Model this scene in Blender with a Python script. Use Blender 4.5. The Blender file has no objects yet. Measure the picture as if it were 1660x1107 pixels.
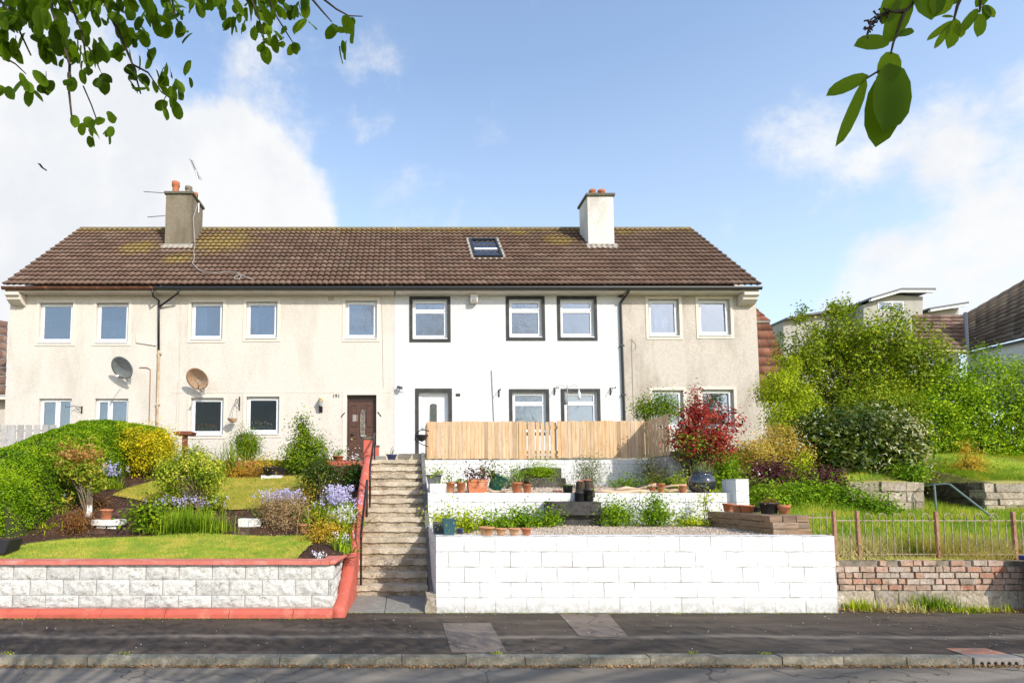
import bpy, math, random
import numpy as np
from mathutils import noise as mn, Vector
R = math.radians
rs = np.random.RandomState(7)
random.seed(7)
SC = bpy.context.scene
COL = SC.collection

# ------------------------------------------------------------------ camera model
CH = 1.73; F = 900.0; PIT = R(4.0); PX, PY = 650.0, 732.0
sp, cp = math.sin(PIT), math.cos(PIT)
def P(x, y, Y):
    """world point at distance Y (plane parallel to the house front) seen at photo pixel x, y"""
    u = (x-PX)/F; v = (PY-y)/F
    t = Y/(cp - v*sp)
    return (u*t, Y, CH + t*(sp + v*cp))
def X_(x, y, Y): return P(x, y, Y)[0]
def Z_(y, Y): return P(0, y, Y)[2]
HY = 18.0                       # front wall plane
YE = 17.62; ZE = Z_(463.5, YE)  # eaves
YR = 21.75; ZR = Z_(372, YR)    # ridge
RT = (ZR-ZE)/(YR-YE)
def roofrow(y):                 # point of the roof slope seen at photo row y
    Y = YE
    while Y < YR and Z_(y, Y) > ZE+(Y-YE)*RT: Y += .01
    return Y
def roofpt(x, y):
    Y = roofrow(y); return (X_(x,y,Y), Y, ZE+(Y-YE)*RT)
def G(x, y, z):
    u = (x-PX)/F; v = (PY-y)/F
    t = (z-CH)/(sp + v*cp)
    return (u*t, t*(cp - v*sp), z)
def pxm(Y): return Y/F*1.01      # metres per photo pixel

# ------------------------------------------------------------------ tags and objects
def tag(o, label=None, cat=None, group=None, kind=None):
    if label: o['label'] = label
    if cat: o['category'] = cat
    if group: o['group'] = group
    if kind: o['kind'] = kind
    return o
def thing(name, label, cat, loc=(0,0,0), group=None):
    o = bpy.data.objects.new(name, None); COL.objects.link(o)
    o.location = loc; o.empty_display_size = .2
    return tag(o, label, cat, group)
def wloc(o):
    v = Vector((0,0,0))
    while o is not None:
        v += o.location; o = o.parent
    return np.array(v)
def link(name, me, mat, parent):
    o = bpy.data.objects.new(name, me); COL.objects.link(o)
    if mat is not None: me.materials.append(mat)
    if parent is not None: o.parent = parent
    return o

class MB:
    def __init__(s): s.v = []; s.f = []; s.n = 0; s.c = []
    def add(s, vs, fs, col=None):
        o = s.n; s.v.extend(vs); s.n += len(vs)
        s.f.extend([tuple(i+o for i in f) for f in fs])
        if col is not None: s.c.extend([col]*len(vs))
        return s
    def box(s, x0, x1, y0, y1, z0, z1, col=None):
        vs = [(x0,y0,z0),(x1,y0,z0),(x1,y1,z0),(x0,y1,z0),(x0,y0,z1),(x1,y0,z1),(x1,y1,z1),(x0,y1,z1)]
        return s.add(vs, [(0,3,2,1),(4,5,6,7),(0,1,5,4),(1,2,6,5),(2,3,7,6),(3,0,4,7)], col)
    def obox(s, c, hx, hy, hz, rz=0, rx=0, ry=0, col=None):
        from mathutils import Euler
        m = Euler((rx, ry, rz)).to_matrix(); vs = []
        for dz in (-hz, hz):
            for dx, dy in ((-hx,-hy),(hx,-hy),(hx,hy),(-hx,hy)):
                vs.append(tuple(m @ Vector((dx,dy,dz)) + Vector(c)))
        return s.add(vs, [(0,3,2,1),(4,5,6,7),(0,1,5,4),(1,2,6,5),(2,3,7,6),(3,0,4,7)], col)
    def prism(s, poly, a0, a1, axis='x'):
        n = len(poly); vs = []
        for a in (a0, a1):
            for p, q in poly:
                vs.append((a,p,q) if axis=='x' else ((p,a,q) if axis=='y' else (p,q,a)))
        fs = [tuple(range(n-1,-1,-1)), tuple(range(n,2*n))]
        fs += [(i,(i+1)%n,(i+1)%n+n,i+n) for i in range(n)]
        return s.add(vs, fs)
    def nbox(s, x0,x1,y0,y1,z0,z1, d=.06, amp=.012, fr=6, seed=0, keepback=False):
        ax = [(x0,x1),(y0,y1),(z0,z1)]
        n = [max(1, min(60, int(round((b-a)/d)))) for a,b in ax]
        def disp(p):
            q = Vector((p[0]*fr+seed, p[1]*fr, p[2]*fr))
            w = mn.noise_vector(q)*amp + mn.noise_vector(q*3.1)*amp*.4
            return (p[0]+w.x, p[1]+w.y, p[2]+w.z)
        for k in range(3):
            i, j = [a for a in range(3) if a != k]
            for side in (0,1):
                vs = []
                for b in range(n[j]+1):
                    for a in range(n[i]+1):
                        p = [0,0,0]; p[k] = ax[k][side]
                        p[i] = ax[i][0]+(ax[i][1]-ax[i][0])*a/n[i]
                        p[j] = ax[j][0]+(ax[j][1]-ax[j][0])*b/n[j]
                        vs.append(disp(p))
                w = n[i]+1
                fs = [(b*w+a, b*w+a+1, (b+1)*w+a+1, (b+1)*w+a) for b in range(n[j]) for a in range(n[i])]
                if (side == 1) == (k == 1): fs = [f[::-1] for f in fs]
                s.add(vs, fs)
        return s
    def tube(s, pts, r, seg=6, cap=True):
        pts = [Vector(p) for p in pts]; n = len(pts)
        rr = r if isinstance(r, (list,tuple)) else [r]*n
        vs = []; prev = None
        for i, p in enumerate(pts):
            t = (pts[min(i+1,n-1)]-pts[max(i-1,0)]); t = t.normalized() if t.length > 1e-9 else Vector((0,0,1))
            if prev is None:
                a = Vector((0,0,1)) if abs(t.z) < .9 else Vector((1,0,0))
                u = t.cross(a).normalized()
            else:
                u = (prev - t*prev.dot(t)); u = u.normalized() if u.length>1e-6 else t.orthogonal().normalized()
            prev = u; w = t.cross(u)
            for k in range(seg):
                an = 2*math.pi*k/seg
                vs.append(tuple(p + (u*math.cos(an)+w*math.sin(an))*rr[i]))
        fs = [(i*seg+k, i*seg+(k+1)%seg, (i+1)*seg+(k+1)%seg, (i+1)*seg+k) for i in range(n-1) for k in range(seg)]
        if cap: fs += [tuple(range(seg-1,-1,-1)), tuple(range((n-1)*seg, n*seg))]
        return s.add(vs, fs)
    def lathe(s, prof, c=(0,0,0), seg=24, sx=1, sy=1, lean=(0,0)):
        vs = []; n = len(prof)
        for r, z in prof:
            for k in range(seg):
                an = 2*math.pi*k/seg
                vs.append((c[0]+r*math.cos(an)*sx+lean[0]*z, c[1]+r*math.sin(an)*sy+lean[1]*z, c[2]+z))
        fs = [(i*seg+k, i*seg+(k+1)%seg, (i+1)*seg+(k+1)%seg, (i+1)*seg+k) for i in range(n-1) for k in range(seg)]
        fs += [tuple(range(seg-1,-1,-1)), tuple(range((n-1)*seg, n*seg))]
        return s.add(vs, fs)
    def ring(s, x0,x1,z0,z1,w,y0,y1,wb=None,wt=None):
        wb = w if wb is None else wb; wt = w if wt is None else wt
        s.box(x0,x0+w,y0,y1,z0,z1); s.box(x1-w,x1,y0,y1,z0,z1)
        s.box(x0+w,x1-w,y0,y1,z0,z0+wb); s.box(x0+w,x1-w,y0,y1,z1-wt,z1)
        return s
    def build(s, name, mat, parent=None, smooth=False, bevel=0, seg=2, angle=40):
        me = bpy.data.meshes.new(name)
        v = np.array(s.v, dtype=float).reshape(-1,3)
        if parent is not None: v = v - wloc(parent)
        me.from_pydata(v.tolist(), [], s.f)
        if s.c:
            a = me.color_attributes.new('Col','FLOAT_COLOR','POINT')
            a.data.foreach_set('color', np.array([(c[0],c[1],c[2],1) for c in s.c],dtype=np.float32).ravel())
        if smooth: me.polygons.foreach_set('use_smooth',[True]*len(me.polygons))
        me.update()
        o = link(name, me, mat, parent)
        if bevel:
            m = o.modifiers.new('bevel','BEVEL'); m.width = bevel; m.segments = seg; m.limit_method='ANGLE'; m.angle_limit=R(angle)
        return o

def npmesh(name, V, K, mat, parent=None, smooth=False, cols=None):
    """V: (N*K,3) verts of N separate K-gons, or a tuple (verts, faces array)"""
    me = bpy.data.meshes.new(name)
    if isinstance(V, tuple): V, Fc = V; Fc = np.asarray(Fc)
    else: Fc = np.arange(len(V)).reshape(-1, K)
    V = np.asarray(V, dtype=np.float64)
    if parent is not None: V = V - wloc(parent)
    n, k = Fc.shape
    me.vertices.add(len(V)); me.vertices.foreach_set('co', V.astype(np.float32).ravel())
    me.loops.add(n*k); me.loops.foreach_set('vertex_index', Fc.astype(np.int32).ravel())
    me.polygons.add(n); me.polygons.foreach_set('loop_start', np.arange(0,n*k,k,dtype=np.int32))
    if smooth: me.polygons.foreach_set('use_smooth', np.ones(n,dtype=bool))
    if cols is not None:
        a = me.color_attributes.new('Col','FLOAT_COLOR','POINT')
        a.data.foreach_set('color', np.hstack([cols, np.ones((len(cols),1))]).astype(np.float32).ravel())
    me.update(calc_edges=True)
    return link(name, me, mat, parent)

# ------------------------------------------------------------------ materials
def newmat(name):
    m = bpy.data.materials.new(name); m.use_nodes = True
    nt = m.node_tree; nt.nodes.clear()
    out = nt.nodes.new('ShaderNodeOutputMaterial')
    return m, nt, out
class NT:
    def __init__(s, nt): s.nt = nt
    def n(s, t, ins=None, **kw):
        nd = s.nt.nodes.new(t)
        for k, v in kw.items(): setattr(nd, k, v)
        for k, v in (ins or {}).items():
            sk = nd.inputs[k]
            if isinstance(v, bpy.types.NodeSocket): s.nt.links.new(v, sk)
            else:
                if sk.type == 'RGBA' and hasattr(v,'__len__') and len(v) == 3: v = (*v, 1)
                sk.default_value = v
        return nd
    def l(s, a, b): s.nt.links.new(a, b)
    def noise(s, vec, scale, detail=4, rough=.55, dist=0):
        return s.n('ShaderNodeTexNoise', {'Vector':vec,'Scale':scale,'Detail':detail,'Roughness':rough,'Distortion':dist}).outputs['Fac']
    def ramp(s, fac, stops, interp='LINEAR'):
        r = s.n('ShaderNodeValToRGB', {'Fac':fac}); cr = r.color_ramp; cr.interpolation = interp
        while len(cr.elements) < len(stops): cr.elements.new(.5)
        for e, (p, c) in zip(cr.elements, stops):
            e.position = p; e.color = (c,c,c,1) if not hasattr(c,'__len__') else (*c,1)
        return r.outputs['Color']
    def mix(s, fac, a, b, mode='MIX'):
        m = s.n('ShaderNodeMix', data_type='RGBA', blend_type=mode, clamp_factor=True)
        for sk, v in ((m.inputs[0],fac),(m.inputs[6],a),(m.inputs[7],b)):
            if isinstance(v, bpy.types.NodeSocket): s.l(v, sk)
            else:
                if sk.type=='RGBA': v = (*v,1) if len(v)==3 else v
                sk.default_value = v
        return m.outputs[2]
    def math(s, op, a, b=0.0, clamp=False):
        m = s.n('ShaderNodeMath', operation=op, use_clamp=clamp)
        for i, v in enumerate((a,b)):
            if isinstance(v, bpy.types.NodeSocket): s.l(v, m.inputs[i])
            else: m.inputs[i].default_value = v
        return m.outputs[0]
    def maprange(s, v, a, b, c=0, d=1, smooth=False):
        m = s.n('ShaderNodeMapRange', {'Value':v,'From Min':a,'From Max':b,'To Min':c,'To Max':d})
        if smooth: m.interpolation_type = 'SMOOTHSTEP'
        return m.outputs['Result']
    def bump(s, h, strength=.5, dist=.01, normal=None):
        d = {'Height':h,'Strength':strength,'Distance':dist}
        if normal is not None: d['Normal'] = normal
        return s.n('ShaderNodeBump', d).outputs['Normal']
def pos(N): return N.n('ShaderNodeNewGeometry').outputs['Position']

def surf(name, c1, c2=None, c3=None, scale=3, rough=.85, bs=40, bump=.4, bd=.01, spec=.3, metal=0, fine=.25, island=0, colattr=False, coat=0, trans=0, detail=5):
    """mottled opaque surface: two or three colours over large noise, fine speckle, bump"""
    m, nt, out = newmat(name); N = NT(nt); p = pos(N)
    c2 = c2 or tuple(a*.8 for a in c1)
    f = N.noise(p, scale, detail, .6)
    st = [(.35, c1), (.65, c2)] if c3 is None else [(.32,c1),(.52,c2),(.7,c3)]
    col = N.ramp(f, st)
    f2 = N.noise(p, bs, 3, .6)
    if fine: col = N.mix(1, col, N.ramp(f2, [(.3, 1-fine), (.7, 1.0)]), 'MULTIPLY')
    if island:
        ri = N.n('ShaderNodeNewGeometry').outputs['Random Per Island']
        col = N.mix(1, col, N.ramp(ri, [(0, 1-island), (1, 1.0)]), 'MULTIPLY')
    if colattr:
        a = N.n('ShaderNodeVertexColor', layer_name='Col').outputs['Color']
        col = N.mix(1, col, a, 'MULTIPLY')
    d = {'Base Color':col,'Roughness':rough,'Metallic':metal,'Specular IOR Level':spec,'Coat Weight':coat}
    if bump: d['Normal'] = N.bump(f2, bump, bd)
    b = N.n('ShaderNodeBsdfPrincipled', d); N.l(b.outputs[0], out.inputs[0])
    return m

def leafmat(name, stops, rough=.65, trans=.2, spec=.12, nscale=2.5, nvar=.3):
    m, nt, out = newmat(name); N = NT(nt)
    ri = N.n('ShaderNodeNewGeometry').outputs['Random Per Island']
    n = N.noise(pos(N), nscale, 3, .6)
    f = N.math('ADD', N.math('MULTIPLY', ri, 1-nvar), N.math('MULTIPLY', N.maprange(n,.36,.64), nvar))
    k = len(stops)
    col = N.ramp(f, [(i/(k-1) if k > 1 else 0, c) for i, c in enumerate(stops)])
    b = N.n('ShaderNodeBsdfPrincipled', {'Base Color':col,'Roughness':rough,'Specular IOR Level':spec})
    t = N.n('ShaderNodeBsdfTranslucent', {'Color':N.mix(1, col, (1.5,1.35,.6), 'MULTIPLY')})
    mx = N.n('ShaderNodeMixShader', {0:trans, 1:b.outputs[0], 2:t.outputs[0]})
    N.l(mx.outputs[0], out.inputs[0])
    return m

def plain(name, c, rough=.5, metal=0, spec=.4, coat=0):
    m, nt, out = newmat(name); N = NT(nt)
    f = N.noise(pos(N), 9, 4, .6)
    col = N.mix(1, c, N.ramp(f, [(.3,.86),(.7,1.0)]), 'MULTIPLY')
    b = N.n('ShaderNodeBsdfPrincipled', {'Base Color':col,'Roughness':rough,'Metallic':metal,'Specular IOR Level':spec,'Coat Weight':coat})
    N.l(b.outputs[0], out.inputs[0]); return m

def harling(name, base, dirt, stain=.5, bump=.5):
    """roughcast render: gritty bump, soft rain streaks and blotches"""
    m, nt, out = newmat(name); N = NT(nt); p = pos(N)
    mp = N.n('ShaderNodeMapping', {'Vector':p,'Scale':(1,1,.35)}).outputs[0]
    f = N.noise(mp, 1.3, 8, .65)
    g = N.noise(p, 9, 6, .7)
    col = N.mix(N.math('MULTIPLY', N.maprange(f,.48,.72), stain), base, dirt)
    col = N.mix(N.math('MULTIPLY', N.maprange(g,.45,.75), .38*stain+.06), col, dirt)
    v = N.n('ShaderNodeTexVoronoi', {'Vector':p,'Scale':55}).outputs['Distance']
    gr = N.noise(p, 28, 4, .75)
    h = N.math('ADD', N.math('MULTIPLY', v, .5), gr)
    col = N.mix(1, col, N.ramp(gr, [(.32,.84),(.55,1.0)]), 'MULTIPLY')
    b = N.n('ShaderNodeBsdfPrincipled', {'Base Color':col,'Roughness':.95,'Specular IOR Level':.15,'Normal':N.bump(h, bump, .02)})
    N.l(b.outputs[0], out.inputs[0]); return m

def blockpaint(name, base, dirt, bw=.44, rh=.215, off=(0,0,0), vis=.6):
    m, nt, out = newmat(name); N = NT(nt); p = pos(N)
    s = N.n('ShaderNodeSeparateXYZ', {0:p})
    nx = N.math('ADD', N.math('ADD', s.outputs[0], s.outputs[1]), off[0])
    wob = N.math('MULTIPLY', N.math('SUBTRACT', N.noise(p, 5, 2), .5), .02)
    nz = N.math('ADD', N.math('ADD', s.outputs[2], off[2]), wob)
    v = N.n('ShaderNodeCombineXYZ', {0:nx,1:nz}).outputs[0]
    br = N.n('ShaderNodeTexBrick', {'Vector':v,'Color1':(1,1,1,1),'Color2':(1,1,1,1),'Mortar':(0,0,0,1),'Scale':1,'Mortar Size':.008,'Mortar Smooth':.4,'Brick Width':bw,'Row Height':rh})
    j = br.outputs['Fac']
    msk = N.maprange(N.noise(p, 2.6, 5, .8), .44, .60)
    jj = N.math('MULTIPLY', j, N.math('ADD', N.math('MULTIPLY', msk, .85), .05))
    g = N.noise(p, 6, 6, .7)
    mp = N.n('ShaderNodeMapping', {'Vector':p,'Scale':(1,1,.4)}).outputs[0]
    f = N.maprange(N.noise(mp, 2.2, 7, .7), .55, .8)
    low = N.math('MULTIPLY', N.maprange(s.outputs[2], .22, .0), N.maprange(N.noise(p, 11, 6, .75), .36, .62))
    col = N.mix(N.math('MULTIPLY', f, .45), base, dirt)
    ri_ = N.noise(N.n('ShaderNodeMapping', {'Vector':p,'Scale':(2.27,2.27,4.65)}).outputs[0], .9, 2); col = N.mix(1, col, N.ramp(ri_, [(.35,.93),(.6,1.0)]), 'MULTIPLY')
    col = N.mix(N.math('MULTIPLY', low, .85), col, tuple(a*.75 for a in dirt))
    col = N.mix(N.math('MULTIPLY', N.maprange(N.noise(p, 30, 3, .8), .64, .72), .5), col, dirt)
    col = N.mix(N.math('MULTIPLY', jj, vis), col, (.22,.2,.18))
    h = N.math('SUBTRACT', N.math('MULTIPLY', g, .35), N.math('MULTIPLY', j, .8))
    b = N.n('ShaderNodeBsdfPrincipled', {'Base Color':col,'Roughness':.75,'Specular IOR Level':.25,'Normal':N.bump(h, .55, .012)})
    N.l(b.outputs[0], out.inputs[0]); return m

def woodmat(name, c1, c2, c3, axis='z', rough=.75):
    m, nt, out = newmat(name); N = NT(nt); p = pos(N)
    sc = (14,14,1.2) if axis=='z' else (1.2,14,14)
    mp = N.n('ShaderNodeMapping', {'Vector':p,'Scale':sc}).outputs[0]
    ri = N.n('ShaderNodeNewGeometry').outputs['Random Per Island']
    f = N.noise(mp, 1.6, 6, .65, .6)
    col = N.ramp(f, [(.32,c1),(.5,c2),(.7,c3)])
    col = N.mix(1, col, N.ramp(ri, [(0,(.62,.58,.55)),(.25,(1,.95,.85)),(.6,(.95,.82,.66)),(.85,(1,1,1)),(1,(.78,.75,.72))]), 'MULTIPLY')
    k = N.n('ShaderNodeTexVoronoi', {'Vector':N.n('ShaderNodeMapping', {'Vector':p,'Scale':(9,1,3)}).outputs[0],'Scale':1}).outputs['Distance']
    col = N.mix(N.maprange(k, .1, .04), col, tuple(a*.35 for a in c2))
    b = N.n('ShaderNodeBsdfPrincipled', {'Base Color':col,'Roughness':rough,'Specular IOR Level':.2,'Normal':N.bump(f,.3,.004)})
    N.l(b.outputs[0], out.inputs[0]); return m

def glassmat(name, refl=.3, tint=(.8,.87,.9)):
    m, nt, out = newmat(name); N = NT(nt)
    wob = N.bump(N.noise(pos(N), 2.2, 2), .16, .03)
    g = N.n('ShaderNodeBsdfGlossy', {'Color':(.95,.97,1,1),'Roughness':.02,'Normal':wob})
    t = N.n('ShaderNodeBsdfTransparent', {'Color':(*tint,1)})
    fr = N.n('ShaderNodeFresnel', {'IOR':1.5}).outputs[0]
    fac = N.math('ADD', fr, refl, True)
    mx = N.n('ShaderNodeMixShader', {0:fac,1:t.outputs[0],2:g.outputs[0]})
    N.l(mx.outputs[0], out.inputs[0]); return m

M = {}
M['cream'] = harling('cream roughcast', (.67,.62,.55), (.46,.41,.35), .5, .8)
M['cream_dirty'] = harling('weathered cream roughcast', (.60,.54,.47), (.32,.27,.21), .75, .9)
M['white_rc'] = harling('white roughcast', (.68,.685,.69), (.52,.52,.50), .4, .8)
M['grey_rc'] = harling('grey harling', (.25,.21,.155), (.11,.09,.06), 1, .9)
M['white_ch'] = harling('white chimney harling', (.68,.66,.62), (.42,.37,.31), .7, .7)
M['cream_trim'] = surf('cream painted trim', (.68,.62,.545), (.62,.56,.48), scale=2, bump=.1, fine=.08)
M['upvc'] = plain('white upvc', (.76,.77,.78), .3, spec=.5)
M['black_trim'] = surf('black painted render', (.035,.034,.033), (.06,.058,.055), bs=60, bump=.3, fine=.3, rough=.7)
M['glass_sky'] = glassmat('window glass', .15, (.7,.78,.85))
M['glass_dark'] = glassmat('dark window glass', -.02, (.86,.9,.9))
M['interior'] = plain('dim interior', (.05,.048,.045), .9)
M['net'] = surf('net curtain', (.36,.38,.40), (.26,.29,.31), bump=0, fine=.05)
M['bluecur'] = surf('blue curtain', (.35,.42,.62), (.5,.45,.6), scale=6, bump=0)
M['pinkblind'] = plain('pink blind', (.72,.48,.36), .8)
M['lilac'] = plain('lilac curtain', (.62,.55,.70), .8)
M['gutter'] = plain('black gutter', (.018,.018,.02), .35, spec=.5)
M['rust_gutter'] = surf('rusty gutter', (.17,.07,.03), (.07,.03,.018), (.25,.1,.05), scale=8, bs=60)
M['pipe_cream'] = surf('cream downpipe with rust', (.62,.54,.43), (.5,.36,.22), (.3,.13,.06), scale=3)
M['terracotta_pot'] = surf('chimney terracotta', (.52,.19,.09), (.38,.12,.06), scale=9, bs=60, bump=.2)
M['smoked'] = surf('grey chimney pot', (.16,.14,.12), (.3,.25,.2), scale=9)
M['darkcap'] = surf('chimney cope', (.10,.10,.075), (.16,.15,.1), scale=8)
M['lead'] = surf('lead flashing', (.30,.28,.25), (.44,.39,.32), scale=5)
M['brown_door'] = surf('brown wooden door', (.065,.026,.013), (.10,.038,.018), scale=5, rough=.4, bump=.1, spec=.5)
M['brown_dark'] = plain('dark brown frame', (.05,.022,.013), .4)
M['brass'] = plain('brass', (.7,.5,.2), .3, .9)
M['black_metal'] = plain('black painted metal', (.015,.015,.017), .4, .2)
M['steel'] = plain('galvanised steel', (.5,.5,.5), .4, .8)
M['red_paint'] = surf('red painted masonry', (.62,.13,.085), (.52,.12,.085), (.68,.22,.15), scale=4, bs=50, bump=.25, fine=.15, rough=.6)
M['red_cope'] = surf('faded red cope', (.66,.22,.17), (.58,.16,.12), (.7,.32,.26), scale=3, bs=50, bump=.25, fine=.12, rough=.6)
M['ridge'] = surf('lichened ridge', (.30,.23,.09),(.17,.14,.10),(.25,.22,.17),scale=5,bs=30)
M['white_block'] = blockpaint('white painted blockwork', (.685,.685,.675), (.36,.33,.27), off=(.12,0,0), vis=1.0)
M['stone_step'] = surf('worn concrete step', (.66,.57,.44), (.54,.46,.34), (.30,.25,.18), scale=3.2, bs=26, bump=.8, bd=.015, fine=.35)
M['slab'] = surf('grey paving slab', (.34,.33,.29), (.26,.25,.22), (.4,.38,.33), scale=4, bs=90, bump=.4, fine=.3)
M['soil'] = surf('brown soil', (.13,.062,.036), (.075,.036,.022), (.22,.13,.085), scale=2.2, bs=24, bump=1, bd=.05, fine=.6)
M['grassbase'] = surf('grass base', (.26,.28,.045), (.34,.31,.07), (.20,.24,.04), scale=1.7, bs=30, bump=.8, bd=.02, fine=.4)
M['graveltop'] = surf('gravel', (.50,.42,.34), (.56,.48,.39), (.38,.32,.26), scale=25, bs=60, bump=1, bd=.02, fine=.5)
M['pallet'] = woodmat('fresh pallet wood', (.46,.31,.18), (.60,.44,.29), (.69,.56,.41))
M['sleeper'] = woodmat('weathered timber sleeper', (.17,.12,.085), (.26,.19,.14), (.4,.31,.23), 'x')
M['drift'] = woodmat('bleached driftwood', (.30,.22,.16), (.52,.42,.34), (.68,.60,.52), 'x')
M['bark'] = surf('bark', (.10,.075,.05), (.06,.045,.03), scale=12, bs=60, bump=.8, fine=.4)
M['barkpale'] = surf('pale bark', (.30,.24,.17), (.18,.14,.1), scale=12, bs=60, bump=.8, fine=.4)
M['terracotta'] = surf('terracotta', (.60,.22,.10), (.50,.17,.08), (.66,.34,.2), scale=6, bs=50, bump=.15, fine=.15, rough=.8)
M['terracotta_pale'] = surf('pale terracotta', (.62,.34,.17), (.55,.26,.12), (.7,.45,.27), scale=6, bs=50, bump=.15, fine=.15)
M['blackplastic'] = plain('black plastic', (.022,.022,.026), .45)
M['glazed'] = surf('glazed black pot', (.01,.012,.016), (.02,.022,.03), bump=.05, rough=.08, spec=.8, coat=1, fine=0)
M['greenplastic'] = plain('green plastic', (.02,.13,.09), .35, spec=.5)
M['tealplastic'] = plain('blue green plastic', (.035,.10,.12), .4)
M['greytrough'] = plain('grey plastic trough', (.10,.105,.115), .5)
M['blueglaze'] = plain('blue glazed bowl', (.05,.07,.19), .25)
M['blackblock'] = surf('black painted blocks', (.045,.043,.04), (.075,.07,.066), (.03,.03,.03), scale=6, bs=30, bump=.8, fine=.4)
M['greyblock'] = surf('mossy dark grey stone', (.085,.08,.07), (.14,.125,.11), scale=5, bs=30, bump=.8, fine=.4)
M['whitestone'] = surf('white painted stone', (.84,.83,.8), (.7,.68,.62), scale=7, bs=30, bump=.5, fine=.1)
M['rust'] = surf('rusty iron', (.30,.12,.06), (.42,.24,.15), (.18,.07,.04), scale=14, bs=60, bump=.5)
M['oldiron'] = surf('weathered iron rail', (.20,.14,.09), (.42,.36,.24), (.12,.07,.045), scale=10, bs=50)
M['greyblue'] = plain('grey green painted rail', (.16,.22,.21), .5)
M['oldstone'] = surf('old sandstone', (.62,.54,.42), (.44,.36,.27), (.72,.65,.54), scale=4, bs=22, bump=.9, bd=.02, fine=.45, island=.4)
M['shadestone'] = surf('shade-coloured stone', (.16,.13,.09), (.09,.075,.055), (.3,.25,.19), scale=4, bs=22, bump=.9, bd=.02, fine=.45, island=.3)  # sandstone recoloured dark, the shade of the recess put into its colour
M['drygrey'] = surf('silvered timber', (.42,.40,.38), (.52,.5,.48), scale=6, island=.25)
M['redbrown'] = plain('red brown paint', (.20,.055,.03), .5)
M['flowerred'] = leafmat('red petals', [(.6,.02,.02),(.8,.1,.08)], trans=.2)
M['flowerpink'] = leafmat('pink and white petals', [(.8,.35,.35),(.85,.75,.7),(.75,.2,.2)], trans=.2)
M['lavender'] = leafmat('lavender petals', [(.40,.38,.72),(.55,.52,.85),(.66,.64,.88)], trans=.25)
M['whitepetal'] = leafmat('white petals', [(.8,.78,.85),(.72,.7,.86),(.85,.85,.82)], trans=.25)

def rockmat():
    m, nt, out = newmat('rock faced concrete'); N = NT(nt); p = pos(N)
    f = N.noise(p, 13, 8, .7, .5); g = N.noise(p, 1.1, 4, .6)
    f2_ = N.noise(p, 30, 5, .7, 2.2)
    col = N.ramp(N.math('ADD', N.math('MULTIPLY', f, .5), N.math('MULTIPLY', f2_, .5)), [(.39,(.24,.23,.21)),(.45,(.52,.505,.465)),(.54,(.68,.665,.625))])
    col = N.mix(N.math('MULTIPLY', N.maprange(g,.60,.76), .55), col, (.16,.155,.14))
    ri = N.n('ShaderNodeNewGeometry').outputs['Random Per Island']
    col = N.mix(1, col, N.ramp(ri, [(0,.82),(1,1.0)]), 'MULTIPLY')
    b = N.n('ShaderNodeBsdfPrincipled', {'Base Color':col,'Roughness':.9,'Specular IOR Level':.2,'Normal':N.bump(f,.7,.02)})
    N.l(b.outputs[0], out.inputs[0]); return m
M['rockface'] = rockmat()

def tilemat(name, lich=1.0, tint=(1,1,1)):
    m, nt, out = newmat(name); N = NT(nt); p = pos(N)
    a = N.n('ShaderNodeVertexColor', layer_name='Col').outputs['Color']
    g = N.noise(p, 22, 4, .7)
    col = N.mix(1, a, N.ramp(g, [(.3,.62),(.65,1.1)]), 'MULTIPLY')
    big = N.noise(p, .9, 6, .65)
    col = N.mix(N.math('MULTIPLY', N.maprange(big,.5,.75), .25), col, (.20,.18,.14))
    # lichen round the chimneys and along the ridge
    sx = N.n('ShaderNodeSeparateXYZ', {0:p})
    ms = []
    for c, r in ((roofpt(225,404),1.3),(roofpt(360,395),2.2),(roofpt(290,422),1.0),(roofpt(905,392),1.1),(roofpt(1010,378),.8),(roofpt(395,372),1.1),(roofpt(840,378),.8)):
        d = N.n('ShaderNodeVectorMath', {0:p,1:c}, operation='DISTANCE').outputs['Value']
        ms.append(N.maprange(d, r, r*.2))
    rid = N.math('MULTIPLY', N.maprange(sx.outputs[2], ZR-.75, ZR-.05), .85)
    mx = rid
    for q in ms: mx = N.math('MAXIMUM', mx, q)
    ln = N.noise(p, 7.5, 6, .82)
    lf = N.maprange(N.math('ADD', ln, N.math('MULTIPLY', mx, .34)), .66, .78)
    lc = N.ramp(N.noise(p, 7, 3), [(.4,(.26,.15,.025)),(.52,(.33,.25,.09)),(.64,(.16,.14,.05))])
    col = N.mix(N.math('MULTIPLY', lf, .85*lich), col, lc)
    sp_ = N.maprange(N.noise(p, 12, 3, .8), .66, .72)
    col = N.mix(N.math('MULTIPLY', sp_, .5*lich), col, (.42,.38,.3))
    col = N.mix(1, col, tint, 'MULTIPLY')
    col = N.mix(1, col, (.86,.86,.88), 'MULTIPLY')
    b = N.n('ShaderNodeBsdfPrincipled', {'Base Color':col,'Roughness':.85,'Specular IOR Level':.25,'Normal':N.bump(g,.5,.01)})
    N.l(b.outputs[0], out.inputs[0]); return m
M['tile'] = tilemat('concrete roof tiles')
M['tile_plain'] = tilemat('neighbour roof tiles', .3)

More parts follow.
